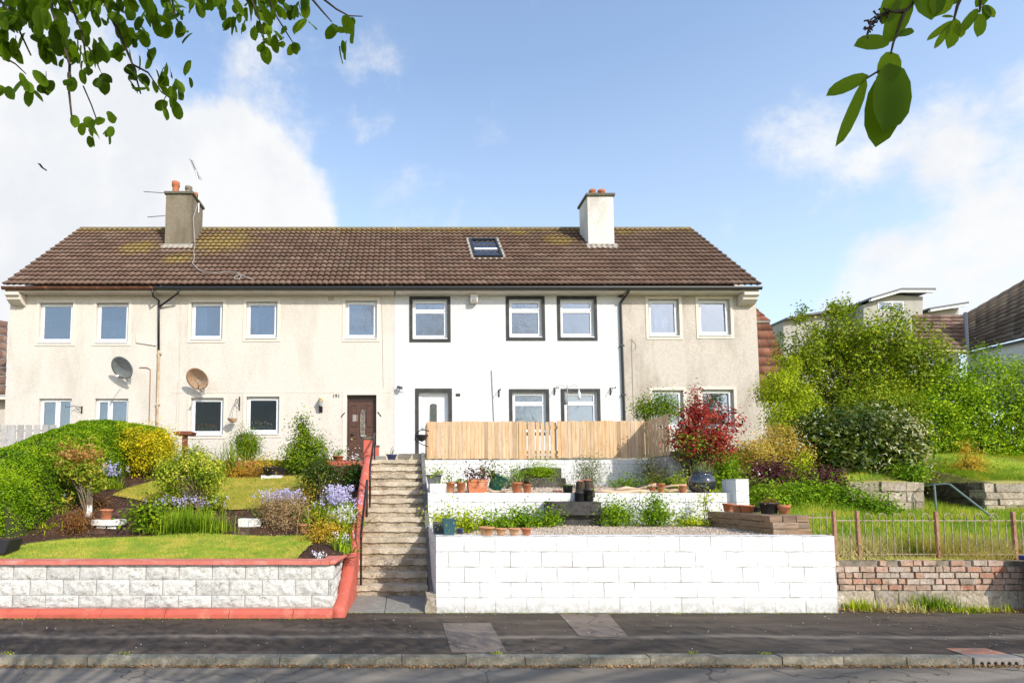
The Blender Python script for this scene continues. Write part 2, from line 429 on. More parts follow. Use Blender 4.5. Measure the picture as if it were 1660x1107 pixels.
def asphalt(name, c1, c2, c3, strip=None):
    m, nt, out = newmat(name); N = NT(nt); p = pos(N)
    mp = N.n('ShaderNodeMapping', {'Vector':p,'Scale':(.35,1.6,1)}).outputs[0]
    f = N.noise(mp, 1.4, 6, .65)
    col = N.ramp(f, [(.35,c1),(.52,c2),(.7,c3)])
    g = N.noise(p, 130, 2, .7)
    col = N.mix(1, col, N.ramp(g, [(.35,.55),(.62,1.15)]), 'MULTIPLY')
    v = N.n('ShaderNodeTexVoronoi', {'Vector':p,'Scale':22,'Randomness':1})
    spk = N.math('MULTIPLY', N.maprange(v.outputs['Distance'], .09, .05), N.maprange(N.n('ShaderNodeSeparateColor', {0:v.outputs['Color']}).outputs[0], .93, .95))
    col = N.mix(spk, col, (.5,.47,.42))
    cr = N.n('ShaderNodeTexVoronoi', {'Vector':N.n('ShaderNodeVectorMath', {0:p,1:N.n('ShaderNodeTexNoise',{'Vector':p,'Scale':2.5}).outputs['Color']}, operation='ADD').outputs[0],'Scale':.6}, feature='DISTANCE_TO_EDGE').outputs['Distance']
    col = N.mix(N.math('MULTIPLY', N.maprange(cr, .012, .003), .6), col, (.02,.02,.02))
    if strip:
        sy = N.n('ShaderNodeSeparateXYZ', {0:p}).outputs[1]
        wob = N.math('ADD', sy, N.math('MULTIPLY', N.math('SUBTRACT', N.noise(p, .8, 4), .5), .35))
        b1 = N.math('MULTIPLY', N.maprange(wob, strip-.13, strip-.02), N.maprange(wob, strip+.1, strip))
        col = N.mix(N.math('MULTIPLY', b1, .55), col, (.27,.225,.18))
    b = N.n('ShaderNodeBsdfPrincipled', {'Base Color':col,'Roughness':.9,'Specular IOR Level':.2,'Normal':N.bump(g,.6,.006)})
    N.l(b.outputs[0], out.inputs[0]); return m
M['pave'] = asphalt('footpath asphalt', (.062,.047,.036), (.088,.068,.052), (.15,.118,.09), 6.75)
M['road'] = asphalt('road asphalt', (.17,.145,.115), (.24,.205,.165), (.33,.285,.235))
M['kerb'] = surf('whin kerb', (.40,.36,.28), (.30,.27,.20), (.46,.42,.34), scale=5, bs=40, bump=.7, fine=.4, island=.35)

# leaf materials
LM = dict(
 privet=[(.035,.12,.008),(.07,.20,.012),(.12,.27,.02),(.16,.32,.035)],
 golden=[(.12,.16,.012),(.30,.28,.012),(.42,.38,.02),(.58,.50,.04),(.55,.36,.03)],
 pieris=[(.12,.18,.02),(.2,.28,.04),(.34,.34,.08),(.46,.3,.1)],
 pieristop=[(.42,.17,.06),(.5,.3,.09),(.45,.36,.12)],
 varieg=[(.09,.15,.02),(.18,.26,.05),(.34,.36,.12),(.5,.48,.25)],
 green=[(.04,.13,.012),(.08,.2,.02),(.14,.28,.03)],
 bright=[(.07,.2,.015),(.14,.32,.03),(.22,.42,.05)],
 dark=[(.02,.06,.008),(.04,.1,.012),(.07,.15,.02)],
 olive=[(.07,.13,.012),(.12,.20,.02),(.20,.28,.035),(.34,.36,.06)],
 hedge=[(.035,.12,.01),(.07,.20,.015),(.12,.28,.02),(.18,.34,.04)],
 lime=[(.10,.18,.015),(.2,.3,.03),(.32,.4,.06)],
 laurel=[(.015,.055,.007),(.035,.09,.012),(.07,.14,.02),(.14,.2,.05)],
 laurelflower=[(.62,.58,.36),(.5,.5,.26),(.7,.66,.48)],
 orange=[(.16,.19,.03),(.42,.32,.05),(.50,.28,.07),(.44,.38,.12),(.22,.28,.04)],
 photinia=[(.10,.014,.016),(.22,.025,.028),(.16,.02,.022),(.40,.06,.05),(.12,.10,.03),(.14,.18,.04)],
 photgreen=[(.08,.14,.03),(.14,.22,.04),(.25,.3,.08)],
 purple=[(.06,.018,.03),(.10,.03,.045),(.14,.05,.06),(.10,.09,.03)],
 heath=[(.20,.12,.05),(.34,.24,.13),(.42,.3,.2),(.24,.18,.08)],
 brownheath=[(.22,.10,.03),(.34,.16,.05),(.2,.12,.04)],
 yellowlow=[(.5,.33,.03),(.6,.42,.05),(.38,.3,.04)],
 orangelow=[(.5,.26,.03),(.58,.36,.05),(.4,.3,.05)],
 moss=[(.08,.2,.01),(.13,.28,.02),(.18,.35,.03)],
 rosemary=[(.10,.13,.05),(.18,.21,.1),(.26,.28,.15)],
 strap=[(.05,.16,.015),(.10,.26,.03),(.18,.36,.06)],
 drygrass=[(.42,.36,.15),(.5,.44,.2),(.3,.34,.08)],
 lawn=[(.15,.27,.03),(.22,.31,.035),(.34,.37,.05),(.46,.38,.09)],
 lawnyel=[(.22,.27,.03),(.34,.33,.05),(.48,.38,.09)],
 longgrass=[(.05,.14,.012),(.13,.27,.03),(.24,.36,.05),(.44,.42,.13)],
 overhang=[(.03,.085,.012),(.05,.13,.016),(.08,.17,.02)],
)
_up = dict(privet=(2.1,1.4,1.0),golden=(1.15,1.15,1),lawn=(1.35,1.3,1.4),lawnyel=(1.3,1.25,1.3),longgrass=(1.6,1.3,.9),hedge=(2.6,1.65,1.0),green=(2.1,1.3,1.0),bright=(1.35,1.02,.75),
 olive=(1.35,1.25,1.0),lime=(1.9,1.6,1.1),strap=(2.0,1.25,1.0),varieg=(1.35,1.35,.9),heath=(1.25,1.25,1.2),photinia=(1.45,1.3,1.1),laurel=(1.5,1.05,.7),overhang=(2.1,1.55,.8),orange=(1.15,1.2,1),moss=(1.7,1.3,1.0),rosemary=(1.3,1.3,1.3),photgreen=(1.4,1.35,1.2),drygrass=(1.25,1.25,1.3),lavender=(1,1,1))
for k_, m_ in _up.items():
    if k_ in LM: LM[k_] = [tuple(min(.9,a*b_) for a,b_ in zip(c_,m_)) for c_ in LM[k_]]
for k_ in LM:
    if k_ not in ('lawn','lawnyel','longgrass','lavender','laurelflower'): LM[k_] = [tuple(a*.42 for a in LM[k_][0])]+LM[k_]
for k_ in ('privet','golden','varieg','green','bright','olive','hedge','lime','laurel','moss','strap','photgreen','dark','overhang','pieris'):
    LM[k_] = [(min(.8,c[0]*1.14),min(.8,c[1]*1.08),c[2]*.55) for c in LM[k_]]
for k, v in LM.items():
    M['l_'+k] = leafmat('leaf '+k, v, trans=.22 if k not in ('laurel','overhang') else (.2 if k=='laurel' else .5), rough=.4 if k in ('laurel','privet') else .65, spec=.35 if k=='laurel' else .12, nscale=3.2 if k.startswith('lawn') else 2.5, nvar=.62 if k.startswith('lawn') or k=='longgrass' else .45)

# ------------------------------------------------------------------ foliage tools
def unit(n, r=rs):
    v = r.normal(size=(n,3)); return v/np.linalg.norm(v,axis=1,keepdims=True)
def pn(v, seed, fr=2.0, k=7):
    """cheap smooth pseudo noise of unit directions"""
    q = np.random.RandomState(seed); s = np.zeros(len(v))
    for i in range(k):
        w = q.normal(size=3)*fr*(1+.35*i); s += np.sin(v@w + q.uniform(0,6.28))/(1+.25*i)
    return s/k**.5
def leaves(c, d, n, L, W, fold=.25):
    """quads: centre c, long axis d, normal n"""
    d = d/np.linalg.norm(d,axis=1,keepdims=True)
    s = np.cross(d, n); s /= (np.linalg.norm(s,axis=1,keepdims=True)+1e-9)
    nn = np.cross(s, d)
    L = np.asarray(L).reshape(-1,1); W = np.asarray(W).reshape(-1,1)
    a = c - d*L*.5; b = c + s*W*.5 + nn*W*fold - d*L*.05; t = c + d*L*.5; e = c - s*W*.5 + nn*W*fold - d*L*.05
    return np.stack([a,b,t,e],1).reshape(-1,3)
def blob(x0, x1, y0, y1, Y, ry=None, w=1.0):
    """ellipsoid filling a patch of the photo at distance Y"""
    cx, _, cz = P((x0+x1)/2, (y0+y1)/2, Y)
    rx = (x1-x0)/2*pxm(Y); rz = (y1-y0)/2*pxm(Y)
    return (cx, Y, cz, rx, ry if ry else (rx+rz)/2, rz, w)
def cloud(blobs, n, size, seed=1, depth=.28, rough=.22, clump=.6, csz=.13, aspect=.5, up=.25, flat=.0, fr=2.2, zmin=None):
    r = np.random.RandomState(seed)
    B = np.array(blobs, dtype=float)
    area = (B[:,3]*B[:,5]+B[:,3]*B[:,4]+B[:,4]*B[:,5])*B[:,6]
    pr = area/area.sum()
    nc = max(6, int(n/26)); out_c = []; out_o = []
    def samp(m):
        k = r.choice(len(B), m, p=pr); u = unit(m, r)
        rr = 1 - np.abs(r.normal(size=m))*depth
        rr = np.clip(rr, .15, 1.15)
        nz = np.zeros(m)
        for j in range(len(B)):
            q = k==j
            if q.any(): nz[q] = pn(u[q], seed*31+j, fr)
        rr = rr*(1+rough*nz)
        return B[k,:3] + u*B[k,3:6]*rr[:,None], u
    m1 = int(n*clump); cc, cu = samp(nc)
    k = r.randint(0, nc, m1)
    c1 = cc[k] + r.normal(size=(m1,3))*csz; u1 = cu[k] + r.normal(size=(m1,3))*.35
    c2, u2 = samp(n-m1)
    c = np.vstack([c1,c2]); u = np.vstack([u1,u2])
    nrm = u*.7 + r.normal(size=(n,3))*.55 + np.array([0,0,.5]); nrm /= np.linalg.norm(nrm,axis=1,keepdims=True)
    d = r.normal(size=(n,3)) + u*.5 + np.array([0,0,up]); d -= nrm*np.sum(d*nrm,1,keepdims=True)
    if zmin is not None:
        q = c[:,2] > zmin; c, d, nrm = c[q], d[q], nrm[q]
    L = size*r.uniform(.65,1.25,len(c))
    return leaves(c, d, nrm, L, L*aspect), cc
def stems(base, tops, r0=.02, r1=.004, mb=None, spread=.05, seg=4, seed=3, mid=.35):
    mb = mb or MB(); q = random.Random(seed)
    for t in tops:
        b = (base[0]+q.uniform(-spread,spread), base[1]+q.uniform(-spread,spread), base[2])
        m = [b[i]*(1-mid)+t[i]*mid for i in range(3)]; m[2] = b[2]+(t[2]-b[2])*.5
        m[0] += q.uniform(-.04,.04); m[1] += q.uniform(-.04,.04)
        mb.tube([b, m, tuple(t)], [r0, (r0+r1)*.5, r1], seg)
    return mb
def shrub(name, label, cat, base, blobs, n, size, mat, stem=12, stemmat='bark', sr=.015, group=None, seed=1, extra=None, **kw):
    t = thing(name, label, cat, base, group)
    v, cc = cloud(blobs, n, size, seed, **kw)
    npmesh('foliage', v, 4, M[mat], t)
    if stem:
        ix = np.random.RandomState(seed).choice(len(cc), min(stem,len(cc)), replace=False)
        stems(base, [tuple(cc[i]) for i in ix], sr, .004, seed=seed).build('stems', M[stemmat], t)
    if extra:
        nm, bl, nn, sz, mt, kk = extra
        v, _ = cloud(bl, nn, sz, seed+50, **kk); npmesh(nm, v, 4, M[mt], t)
    return t
def strap(base, spread, n, L, W, droop=.6, seed=1, lean=.45, seg=3):
    """arching strap leaves from a patch"""
    r = np.random.RandomState(seed)
    b = np.array(base)+np.column_stack([r.normal(size=n)*spread[0], r.normal(size=n)*spread[1], np.zeros(n)])
    az = r.uniform(0,2*np.pi,n); le = L*r.uniform(.6,1.15,n); tl = np.abs(r.normal(size=n))*lean
    h = np.column_stack([np.cos(az),np.sin(az),np.zeros(n)]); s = np.column_stack([-np.sin(az),np.cos(az),np.zeros(n)])
    rows = []
    for i in range(seg+1):
        f = i/seg
        out = (np.sin(tl)*f + droop*tl*f*f)[:,None]; upv = (np.cos(tl)*f - droop*tl*f*f*.6)[:,None]
        c = b + h*out*le[:,None] + np.array([0,0,1])*upv*le[:,None]
        w = W*(1-f**2*.92)*.5
        rows.append((c-s*w, c+s*w))
    V = []
    for i in range(seg):
        a, b2 = rows[i]; c, d = rows[i+1]
        V.append(np.stack([a,b2,d,c],1))
    # keep every blade one island
    n_ = n; verts = np.stack([p for rw in rows for p in rw],1)     # n, 2*(seg+1), 3
    k = 2*(seg+1)
    idx = np.arange(n_)[:,None]*k
    fs = np.concatenate([np.concatenate([idx+2*i, idx+2*i+1, idx+2*i+3, idx+2*i+2],1) for i in range(seg)],0)
    return verts.reshape(-1,3), fs
def flowers(base, spread, n, h0, h1, sz, seed=1, per=9, fl=.12):
    """upright flower spikes made of small petals"""
    r = np.random.RandomState(seed)
    b = np.array(base)+np.column_stack([r.normal(size=n)*spread[0], r.normal(size=n)*spread[1], r.uniform(h0,h1,n)])
    k = np.repeat(np.arange(n), per); m = n*per
    c = b[k] + np.column_stack([r.normal(size=m)*sz*.7, r.normal(size=m)*sz*.7, -r.uniform(0,fl,m)])
    return leaves(c, unit(m,r)+np.array([0,0,-.4]), unit(m,r), np.full(m,sz), np.full(m,sz*.8))
def blades(pts, L, W, seed=1, lean=.5):
    r = np.random.RandomState(seed); n = len(pts)
    az = r.uniform(0,2*np.pi,n); s = np.column_stack([np.cos(az),np.sin(az),np.zeros(n)])
    l = L*r.uniform(.5,1.3,n)
    tip = pts + np.column_stack([r.normal(size=n)*lean*l, r.normal(size=n)*lean*l, l])
    return np.stack([pts-s*W*.5, pts+s*W*.5, tip],1).reshape(-1,3)
def inpoly(px, py, poly):
    c = np.zeros(len(px), bool); n = len(poly)
    for i in range(n):
        x0,y0 = poly[i]; x1,y1 = poly[(i+1)%n]
        q = ((y0>py)!=(y1>py)) & (px < (x1-x0)*(py-y0)/((y1-y0) if y1!=y0 else 1e-9)+x0)
        c ^= q
    return c

# ------------------------------------------------------------------ terrain
LZ = ([7.6,8.2,9.8,10.8,13.0,14.3,15.0,18.2], [.66,.74,.95,1.36,2.02,2.42,2.55,2.68])
def zl(Y): return np.interp(Y, *LZ)
def nz2(X, Y, s=1.0): return .03*s*np.sin(X*2.1+1.3*np.sin(Y*1.7))*np.cos(Y*2.6+X*.7)
def zr(X, Y):
    X = np.asarray(X,float); Y = np.asarray(Y,float)
    step = np.where((X>11.35)&(X<12.98), 14.0, 12.3)
    lowp = np.interp(Y, [8.36,8.5,12.2,14.2], [.60,.73,1.22,1.5])
    hi = np.interp(Y, [12.2,17,20], [1.88,2.85,2.9])
    bank = np.interp(Y, [8.36,8.5,10.7,13.5,15.5,20], [.60,.76,1.2,2.1,2.6,2.85])
    z = np.where(Y<step, lowp, hi)
    w = np.clip((9.6-X)/.8,0,1)
    return z*(1-w)+bank*w
def sheet(name, x0,x1,y0,y1,d,zf,mat,noise=1.0,poly=None,lift=0):
    nx = int((x1-x0)/d)+1; ny = int((y1-y0)/d)+1
    X, Y = np.meshgrid(np.linspace(x0,x1,nx), np.linspace(y0,y1,ny))
    Z = zf(X,Y)+nz2(X,Y,noise)+lift
    V = np.column_stack([X.ravel(),Y.ravel(),Z.ravel()])
    i = np.arange(nx-1)[None,:]+nx*np.arange(ny-1)[:,None]; i = i.ravel()
    Fc = np.column_stack([i,i+1,i+nx+1,i+nx])
    if poly is not None:
        c = V[Fc].mean(1); q = inpoly(c[:,0],c[:,1],poly); Fc = Fc[q]
        u, inv = np.unique(Fc, return_inverse=True); V = V[u]; Fc = inv.reshape(-1,4)
    o = npmesh(name, (V,Fc), 4, mat, None, True)
    return tag(o, kind='structure')
KY = G(830,1061,0)[1]     # back of kerb
b = MB(); b.add([(-300,-300,-.32),(300,-300,-.32),(300,600,-.32),(-300,600,-.32)], [(0,1,2,3)])
tag(b.build('ground', M['grassbase']), kind='structure')
b = MB(); b.box(-60,60,-5.5,KY-.1,-.34,-.085); tag(b.build('road', M['road']), kind='structure')
b = MB(); b.box(-60,60,KY,8.45,-.3,0); tag(b.build('footpath', M['pave']), kind='structure')
b = MB(); x = -14.0; q = random.Random(4)
while x < 16:
    L = q.uniform(.60,.72); g0 = G(1573,1065,0)[0]-.015; g1 = G(1652,1065,0)[0]+.015
    if x < g0 < x+L: L = g0-x
    if g0 <= x < g1: x = g1; continue
    if True:
        b.nbox(x+.004, x+L-.004, KY-.12+q.uniform(-.006,.006), KY-.002, -.25, .012+q.uniform(-.006,.004), .05, .006, 7, seed=x)
    x += L
tag(b.build('kerb', M['kerb'], smooth=True), kind='structure')
# gutter channel of leaf litter along the kerb
m1 = 5200; r = np.random.RandomState(3)
c = np.column_stack([r.uniform(-7,10,m1), KY-.125-np.abs(r.normal(size=m1))*.03, np.full(m1,-.08)+r.uniform(0,.02,m1)])
M['litter'] = leafmat('dry leaf litter', [(.20,.09,.03),(.38,.2,.07),(.5,.36,.18),(.3,.12,.05),(.6,.5,.35)], trans=.1)
o = npmesh('leaf_litter', leaves(c, unit(m1,r)*[1,1,.3], unit(m1,r)*.4+[0,0,1], r.uniform(.012,.035,m1), r.uniform(.01,.02,m1)), 4, M['litter'])
tag(o, 'dry brown leaf litter lying in the gutter along the kerb', 'leaf litter', kind='stuff')
m1 = 260
c = np.column_stack([r.uniform(-7,9,m1), r.uniform(5.9,8.2,m1), np.full(m1,.008)])
o = npmesh('fallen_petals', leaves(c, unit(m1,r)*[1,1,.1], unit(m1,r)*.2+[0,0,1], r.uniform(.012,.026,m1), r.uniform(.01,.018,m1)), 4, M['whitestone'])
tag(o, 'pale fallen petals scattered over the dark footpath', 'petals', kind='stuff')
# repaired patches in the footpath
M['patch'] = asphalt('older grey asphalt', (.17,.135,.108), (.20,.16,.13), (.24,.195,.16))
def patch(pts):
    b = MB(); v = [G(x,y,.005) for x,y in pts]; b.add(v, [tuple(range(len(v)))[::-1]])
    # upward facing
    tag(b.build('asphalt_patch', M['patch']), kind='structure')
patch([(905,993),(985,993),(1020,1033),(940,1031)]); patch([(717,1009),(795,1009),(822,1057),(732,1057)])
M['redpave'] = blockpaint('red blister paving', (.50,.22,.13), (.36,.15,.09), bw=.05, rh=.05, vis=.9)
b = MB(); v = [G(x,y,.006) for x,y in ((1532,1050),(1598,1050),(1640,1061),(1565,1061))]; b.add(v,[(3,2,1,0)])
tag(b.build('red_paving', M['redpave']), kind='structure')
# gully grating set in the kerb
t = thing('gully_grating', 'grey iron kerb drain with six arched slots', 'drain', (6.15,KY-.1,-.13))
x0g = G(1573,1065,0)[0]; x1g = G(1652,1065,0)[0]; gy = KY-.13
b = MB(); n = 6; w = (x1g-x0g-.08)/n
b.box(x0g,x1g,gy,KY-.003,-.022,.008); b.box(x0g,x0g+.04,gy,KY-.01,-.13,-.022); b.box(x1g-.04,x1g,gy,KY-.01,-.13,-.022)
for i in range(n):
    a = x0g+.04+i*w; b.box(a,a+w*.2,gy+.002,KY-.02,-.11,-.022); b.box(a+w*.8,a+w,gy+.002,KY-.02,-.11,-.022)
    b.prism([(a+w*.2,-.022),(a+w*.2,-.05),(a+w*.35,-.034),(a+w*.5,-.03),(a+w*.65,-.034),(a+w*.8,-.05),(a+w*.8,-.022)], gy+.003, KY-.03, 'y')
b.build('grille', plain('worn iron', (.25,.23,.21), .6, .1), t)
b = MB(); b.box(x0g+.04,x1g-.04,KY-.03,KY-.012,-.13,-.022); b.build('chamber', M['blackplastic'], t)

# left garden ground
sheet('garden_soil', -16,-.86,7.86,18.6,.1, lambda X,Y: zl(Y), M['soil'])
sheet('hillside', -90,90,18.4,140,2.5, lambda X,Y: 2.72+0*X+np.maximum(0,Y-30)*.02, M['grassbase'])
sheet('grass_bank', 6.25,30,8.36,18.6,.12, zr, M['grassbase'], 1.2)
lawn1 = [G(x,y,.8)[:2] for x,y in ((10,908),(60,872),(82,868),(300,866),(512,868),(500,890),(478,908))]
lawn1 = [(-6.1,7.95),(-5.9,8.9),(-5.55,9.35),(-4.9,9.6),(-3.5,9.65),(-1.55,9.6),(-1.42,8.9),(-1.55,7.95)]
sheet('front_lawn', -7,-1,7.9,9.8,.05, lambda X,Y: zl(Y), M['grassbase'], poly=lawn1, lift=.025)
def lxy(x,y):   # point on the sloping left garden seen at a pixel
    Y = 8.0
    for _ in range(400):
        if Z_(y,Y) <= zl(Y): break
        Y += .02
    return (X_(x,y,Y), Y)
lawn2 = [lxy(x,y) for x,y in ((182,806),(205,792),(245,781),(310,776),(400,774),(505,775),(500,800),(470,822),(400,827),(330,824),(240,818))]
sheet('upper_lawn', -8,-1,9.5,14.5,.05, lambda X,Y: zl(Y), M['grassbase'], poly=lawn2, lift=.025)
def grow(poly, n, zf, L, W, mat, name, label, cat, seed, lift=.02, lean=.5):
    r = np.random.RandomState(seed); pl = np.array(poly)
    X = r.uniform(pl[:,0].min(),pl[:,0].max(),n*2); Y = r.uniform(pl[:,1].min(),pl[:,1].max(),n*2)
    q = inpoly(X,Y,poly); X = X[q][:n]; Y = Y[q][:n]
    p = np.column_stack([X,Y,zf(X,Y)+nz2(X,Y)+lift])
    o = npmesh(name, blades(p, L, W, seed, lean), 3, M[mat]); return tag(o, label, cat, kind='stuff')
grow(lawn1, 60000, lambda X,Y: zl(Y), .035, .007, 'l_lawn', 'lawn_grass', 'short mown grass of the lower lawn behind the red coping', 'grass', 5)
grow(lawn2, 50000, lambda X,Y: zl(Y), .035, .009, 'l_lawnyel', 'lawn_grass', 'yellowish mown grass of the upper sloping lawn', 'grass', 6)
gp = [(6.4,8.5),(20,8.5),(20,12.2),(12.7,12.2),(12.7,13.9),(11.4,13.9),(11.4,12.2),(6.4,12.2)]
grow(gp, 75000, lambda X,Y: zr(X,Y), .16, .011, 'l_longgrass', 'long_grass', 'long rough grass behind the iron railings', 'grass', 7, lean=.35)
gp2 = [(9.6,12.45),(22,12.45),(22,17.6),(9.6,17.6)]
grow(gp2, 70000, lambda X,Y: zr(X,Y), .10, .016, 'l_longgrass', 'bank_grass', 'sunlit grass slope above the old stone walls', 'grass', 8, lean=.5)
gp3 = [(8.3,8.46),(20,8.46),(20,8.75),(8.3,8.75)]
grow([(6.5,8.42),(16,8.42),(16,8.8),(6.5,8.8)], 9000, lambda X,Y: zr(X,Y), .24, .01, 'l_drygrass', 'dry_grass', 'straw coloured dry grass hanging over the brick wall top', 'grass', 9, lean=.7)

# ------------------------------------------------------------------ houses
XL = X_(5,465,YE); XR = X_(1233,461,YE)
WX = [X_(12,585,HY), X_(255,585,HY), X_(639,585,HY), X_(1010.5,600,HY), X_(1230.5,600,HY)]
WTOP = Z_(470, HY)
def wall_mesh(b, x0, x1, z0, z1, holes, y0, th):
    xs = sorted({x0,x1,*[h[0] for h in holes],*[h[1] for h in holes]}); zs = sorted({z0,z1,*[h[2] for h in holes],*[h[3] for h in holes]})
    for i in range(len(xs)-1):
        for j in range(len(zs)-1):
            cx, cz = (xs[i]+xs[i+1])/2, (zs[j]+zs[j+1])/2
            if any(h[0]<cx<h[1] and h[2]<cz<h[3] for h in holes): continue
            for y, fl in ((y0,0),(y0+th,1)):
                f = [(xs[i],y,zs[j]),(xs[i+1],y,zs[j]),(xs[i+1],y,zs[j+1]),(xs[i],y,zs[j+1])]
                b.add(f if not fl else f[::-1], [(0,1,2,3)])
    for h in holes:
        a0,a1,c0,c1 = h; y1 = y0+th
        b.add([(a0,y0,c0),(a0,y1,c0),(a0,y1,c1),(a0,y0,c1)],[(0,1,2,3)])
        b.add([(a1,y0,c0),(a1,y1,c0),(a1,y1,c1),(a1,y0,c1)],[(3,2,1,0)])
        b.add([(a0,y0,c0),(a1,y0,c0),(a1,y1,c0),(a0,y1,c0)],[(0,1,2,3)])
        b.add([(a0,y0,c1),(a1,y0,c1),(a1,y1,c1),(a0,y1,c1)],[(3,2,1,0)])
    b.add([(x0,y0,z0),(x0,y0+th,z0),(x0,y0+th,z1),(x0,y0,z1)],[(3,2,1,0)])
    b.add([(x1,y0,z0),(x1,y0+th,z0),(x1,y0+th,z1),(x1,y0,z1)],[(0,1,2,3)])
    b.add([(x0,y0,z1),(x1,y0,z1),(x1,y0+th,z1),(x0,y0+th,z1)],[(0,1,2,3)])
PAL = np.array([(.175,.105,.075),(.20,.12,.085),(.23,.145,.105),(.18,.115,.085),(.25,.165,.12),(.16,.095,.07)])
def tiles(name, xa, xb, Ye, ze, Yr, zr_, mat, parent, period=.2, tile=.4, rows=16, seed=3, amp=.062, skip=None, pal=PAL):
    """pitched roof of interlocking tiles: stepped courses with rolls; seen from both sides"""
    r = np.random.RandomState(seed)
    L = math.hypot(Yr-Ye, zr_-ze); ty, tz = (Yr-Ye)/L, (zr_-ze)/L; ny, nz_ = -tz, ty
    nx = int((xb-xa)/(period/7))+1; X = np.linspace(xa, xb, nx)
    ph = (X/period) % 1.0
    prof = amp*np.sqrt(np.clip(np.sin(np.pi*ph),0,1))
    ti = np.floor(X/tile).astype(int); ti -= ti.min()
    V=[];Fc=[];C=[]; o=0; g = L/rows
    for k in range(rows):
        jit = r.normal(size=ti.max()+1)*.004; jit2 = r.normal(size=ti.max()+1)*.006
        cc = (pal[r.randint(0,len(pal),ti.max()+1)]*.45+pal.mean(0)*.5)*r.uniform(.86,1.12,(ti.max()+1,1))
        s0 = k*g - .02 + jit2[ti]; s1 = (k+1)*g
        for s, h in ((s0+.07, -.015+prof*.6),(s0, .050+prof+jit[ti]),(np.full(nx,s1), .002+prof)):
            V.append(np.column_stack([X, Ye+ty*s+ny*h, ze+tz*s+nz_*h])); C.append(cc[ti])
        i = o+np.arange(nx-1)
        Fc.append(np.column_stack([i,i+1,i+1+nx,i+nx])); Fc.append(np.column_stack([i+nx,i+1+nx,i+1+2*nx,i+2*nx])); o += 3*nx
    return npmesh(name, (np.vstack(V),np.vstack(Fc)), 4, mat, parent, False, np.vstack(C))

def opening(x0,x1,y0,y1): 
    xm0 = X_(x0,(y0+y1)/2,HY); xm1 = X_(x1,(y0+y1)/2,HY)
    return (xm0, xm1, Z_(y1,HY), Z_(y0,HY))
def make_window(h, op, kind='single', glass='glass_sky', cur=None, surround=None, sill=True, rev=.1):
    x0,x1,z0,z1 = op; y = HY+rev
    b = MB(); fb = .085
    b.ring(x0+.002,x1-.002,z0+.002,z1-.002,.055,y,y+.07,.10,.055)
    ix0,ix1,iz0,iz1 = x0+.057,x1-.057,z0+.102,z1-.057
    if kind == 'single':
        b.ring(ix0,ix1,iz0,iz1,.055,y-.018,y+.04); panes = [(ix0+.055,ix1-.055,iz0+.055,iz1-.055)]
    elif kind == 'transom':
        zt = iz1-(iz1-iz0)*.27
        b.box(ix0,ix1,y-.005,y+.05,zt-.03,zt+.03)
        b.ring(ix0,ix1,iz0,zt-.03,.04,y-.018,y+.04); b.ring(ix0,ix1,zt+.03,iz1,.04,y-.018,y+.04)
        panes = [(ix0+.04,ix1-.04,iz0+.04,zt-.07),(ix0+.04,ix1-.04,zt+.07,iz1-.04)]
    else:   # double: a mullion, one side wider
        xm = ix0+(ix1-ix0)*(.55 if kind=='double' else .42)
        b.box(xm-.035,xm+.035,y-.005,y+.05,iz0,iz1)
        b.ring(ix0,xm-.035,iz0,iz1,.05,y-.018,y+.04); b.ring(xm+.035,ix1,iz0,iz1,.03,y-.012,y+.04)
        panes = [(ix0+.05,xm-.085,iz0+.05,iz1-.05),(xm+.065,ix1-.03,iz0+.03,iz1-.03)]
    b.box(x0+.18,x1-.18,y-.03,y-.018,z1-.085,z1-.06)      # trickle vent
    w = b.build('window', M['upvc'], h, bevel=.006)
    for p in panes:
        q_ = [random.uniform(-.012,.012) for _ in range(3)]; g = MB().box(p[0]-.012,p[1]+.012,y+.018,y+.024,p[2]-.012,p[3]+.012); g.v = [(a[0], a[1]+q_[0]*(a[0]>(p[0]+p[1])/2)+q_[1]*(a[2]>(p[2]+p[3])/2), a[2]) for a in g.v]; g.build('pane', M[glass], w)
    if sill:
        s = MB().box(x0-.0,x1+.0,HY-.045,y-.002,z0-.012,z0+.018)
        s.build('sill', M['upvc'] if sill!='cream' else M['cream_trim'], w, bevel=.005)
    if surround:
        mt, wd = surround
        MB().ring(x0-wd,x1+wd,z0-wd,z1+wd,wd-.001,HY-.018,HY+.03).build('surround', M[mt], w, bevel=.004)
    if cur:
        cm, fx0, fx1, fz0, fz1 = cur
        a0, a1 = x0+(x1-x0)*fx0, x0+(x1-x0)*fx1; c0, c1 = z0+(z1-z0)*fz0, z0+(z1-z0)*fz1
        n = 40; xs = np.linspace(a0,a1,n); yy = y+.16+.02*np.sin(np.arange(n)*1.1)+.008*np.sin(np.arange(n)*2.7)
        g = MB(); g.add([(xs[i],yy[i],c0) for i in range(n)]+[(xs[i],yy[i],c1) for i in range(n)], [(i,i+1,n+i+1,n+i) for i in range(n-1)])
        so = g.build('curtain', M[cm], w, smooth=True); so.modifiers.new('solid','SOLIDIFY').thickness = .004
    return w
GZ = 2.45
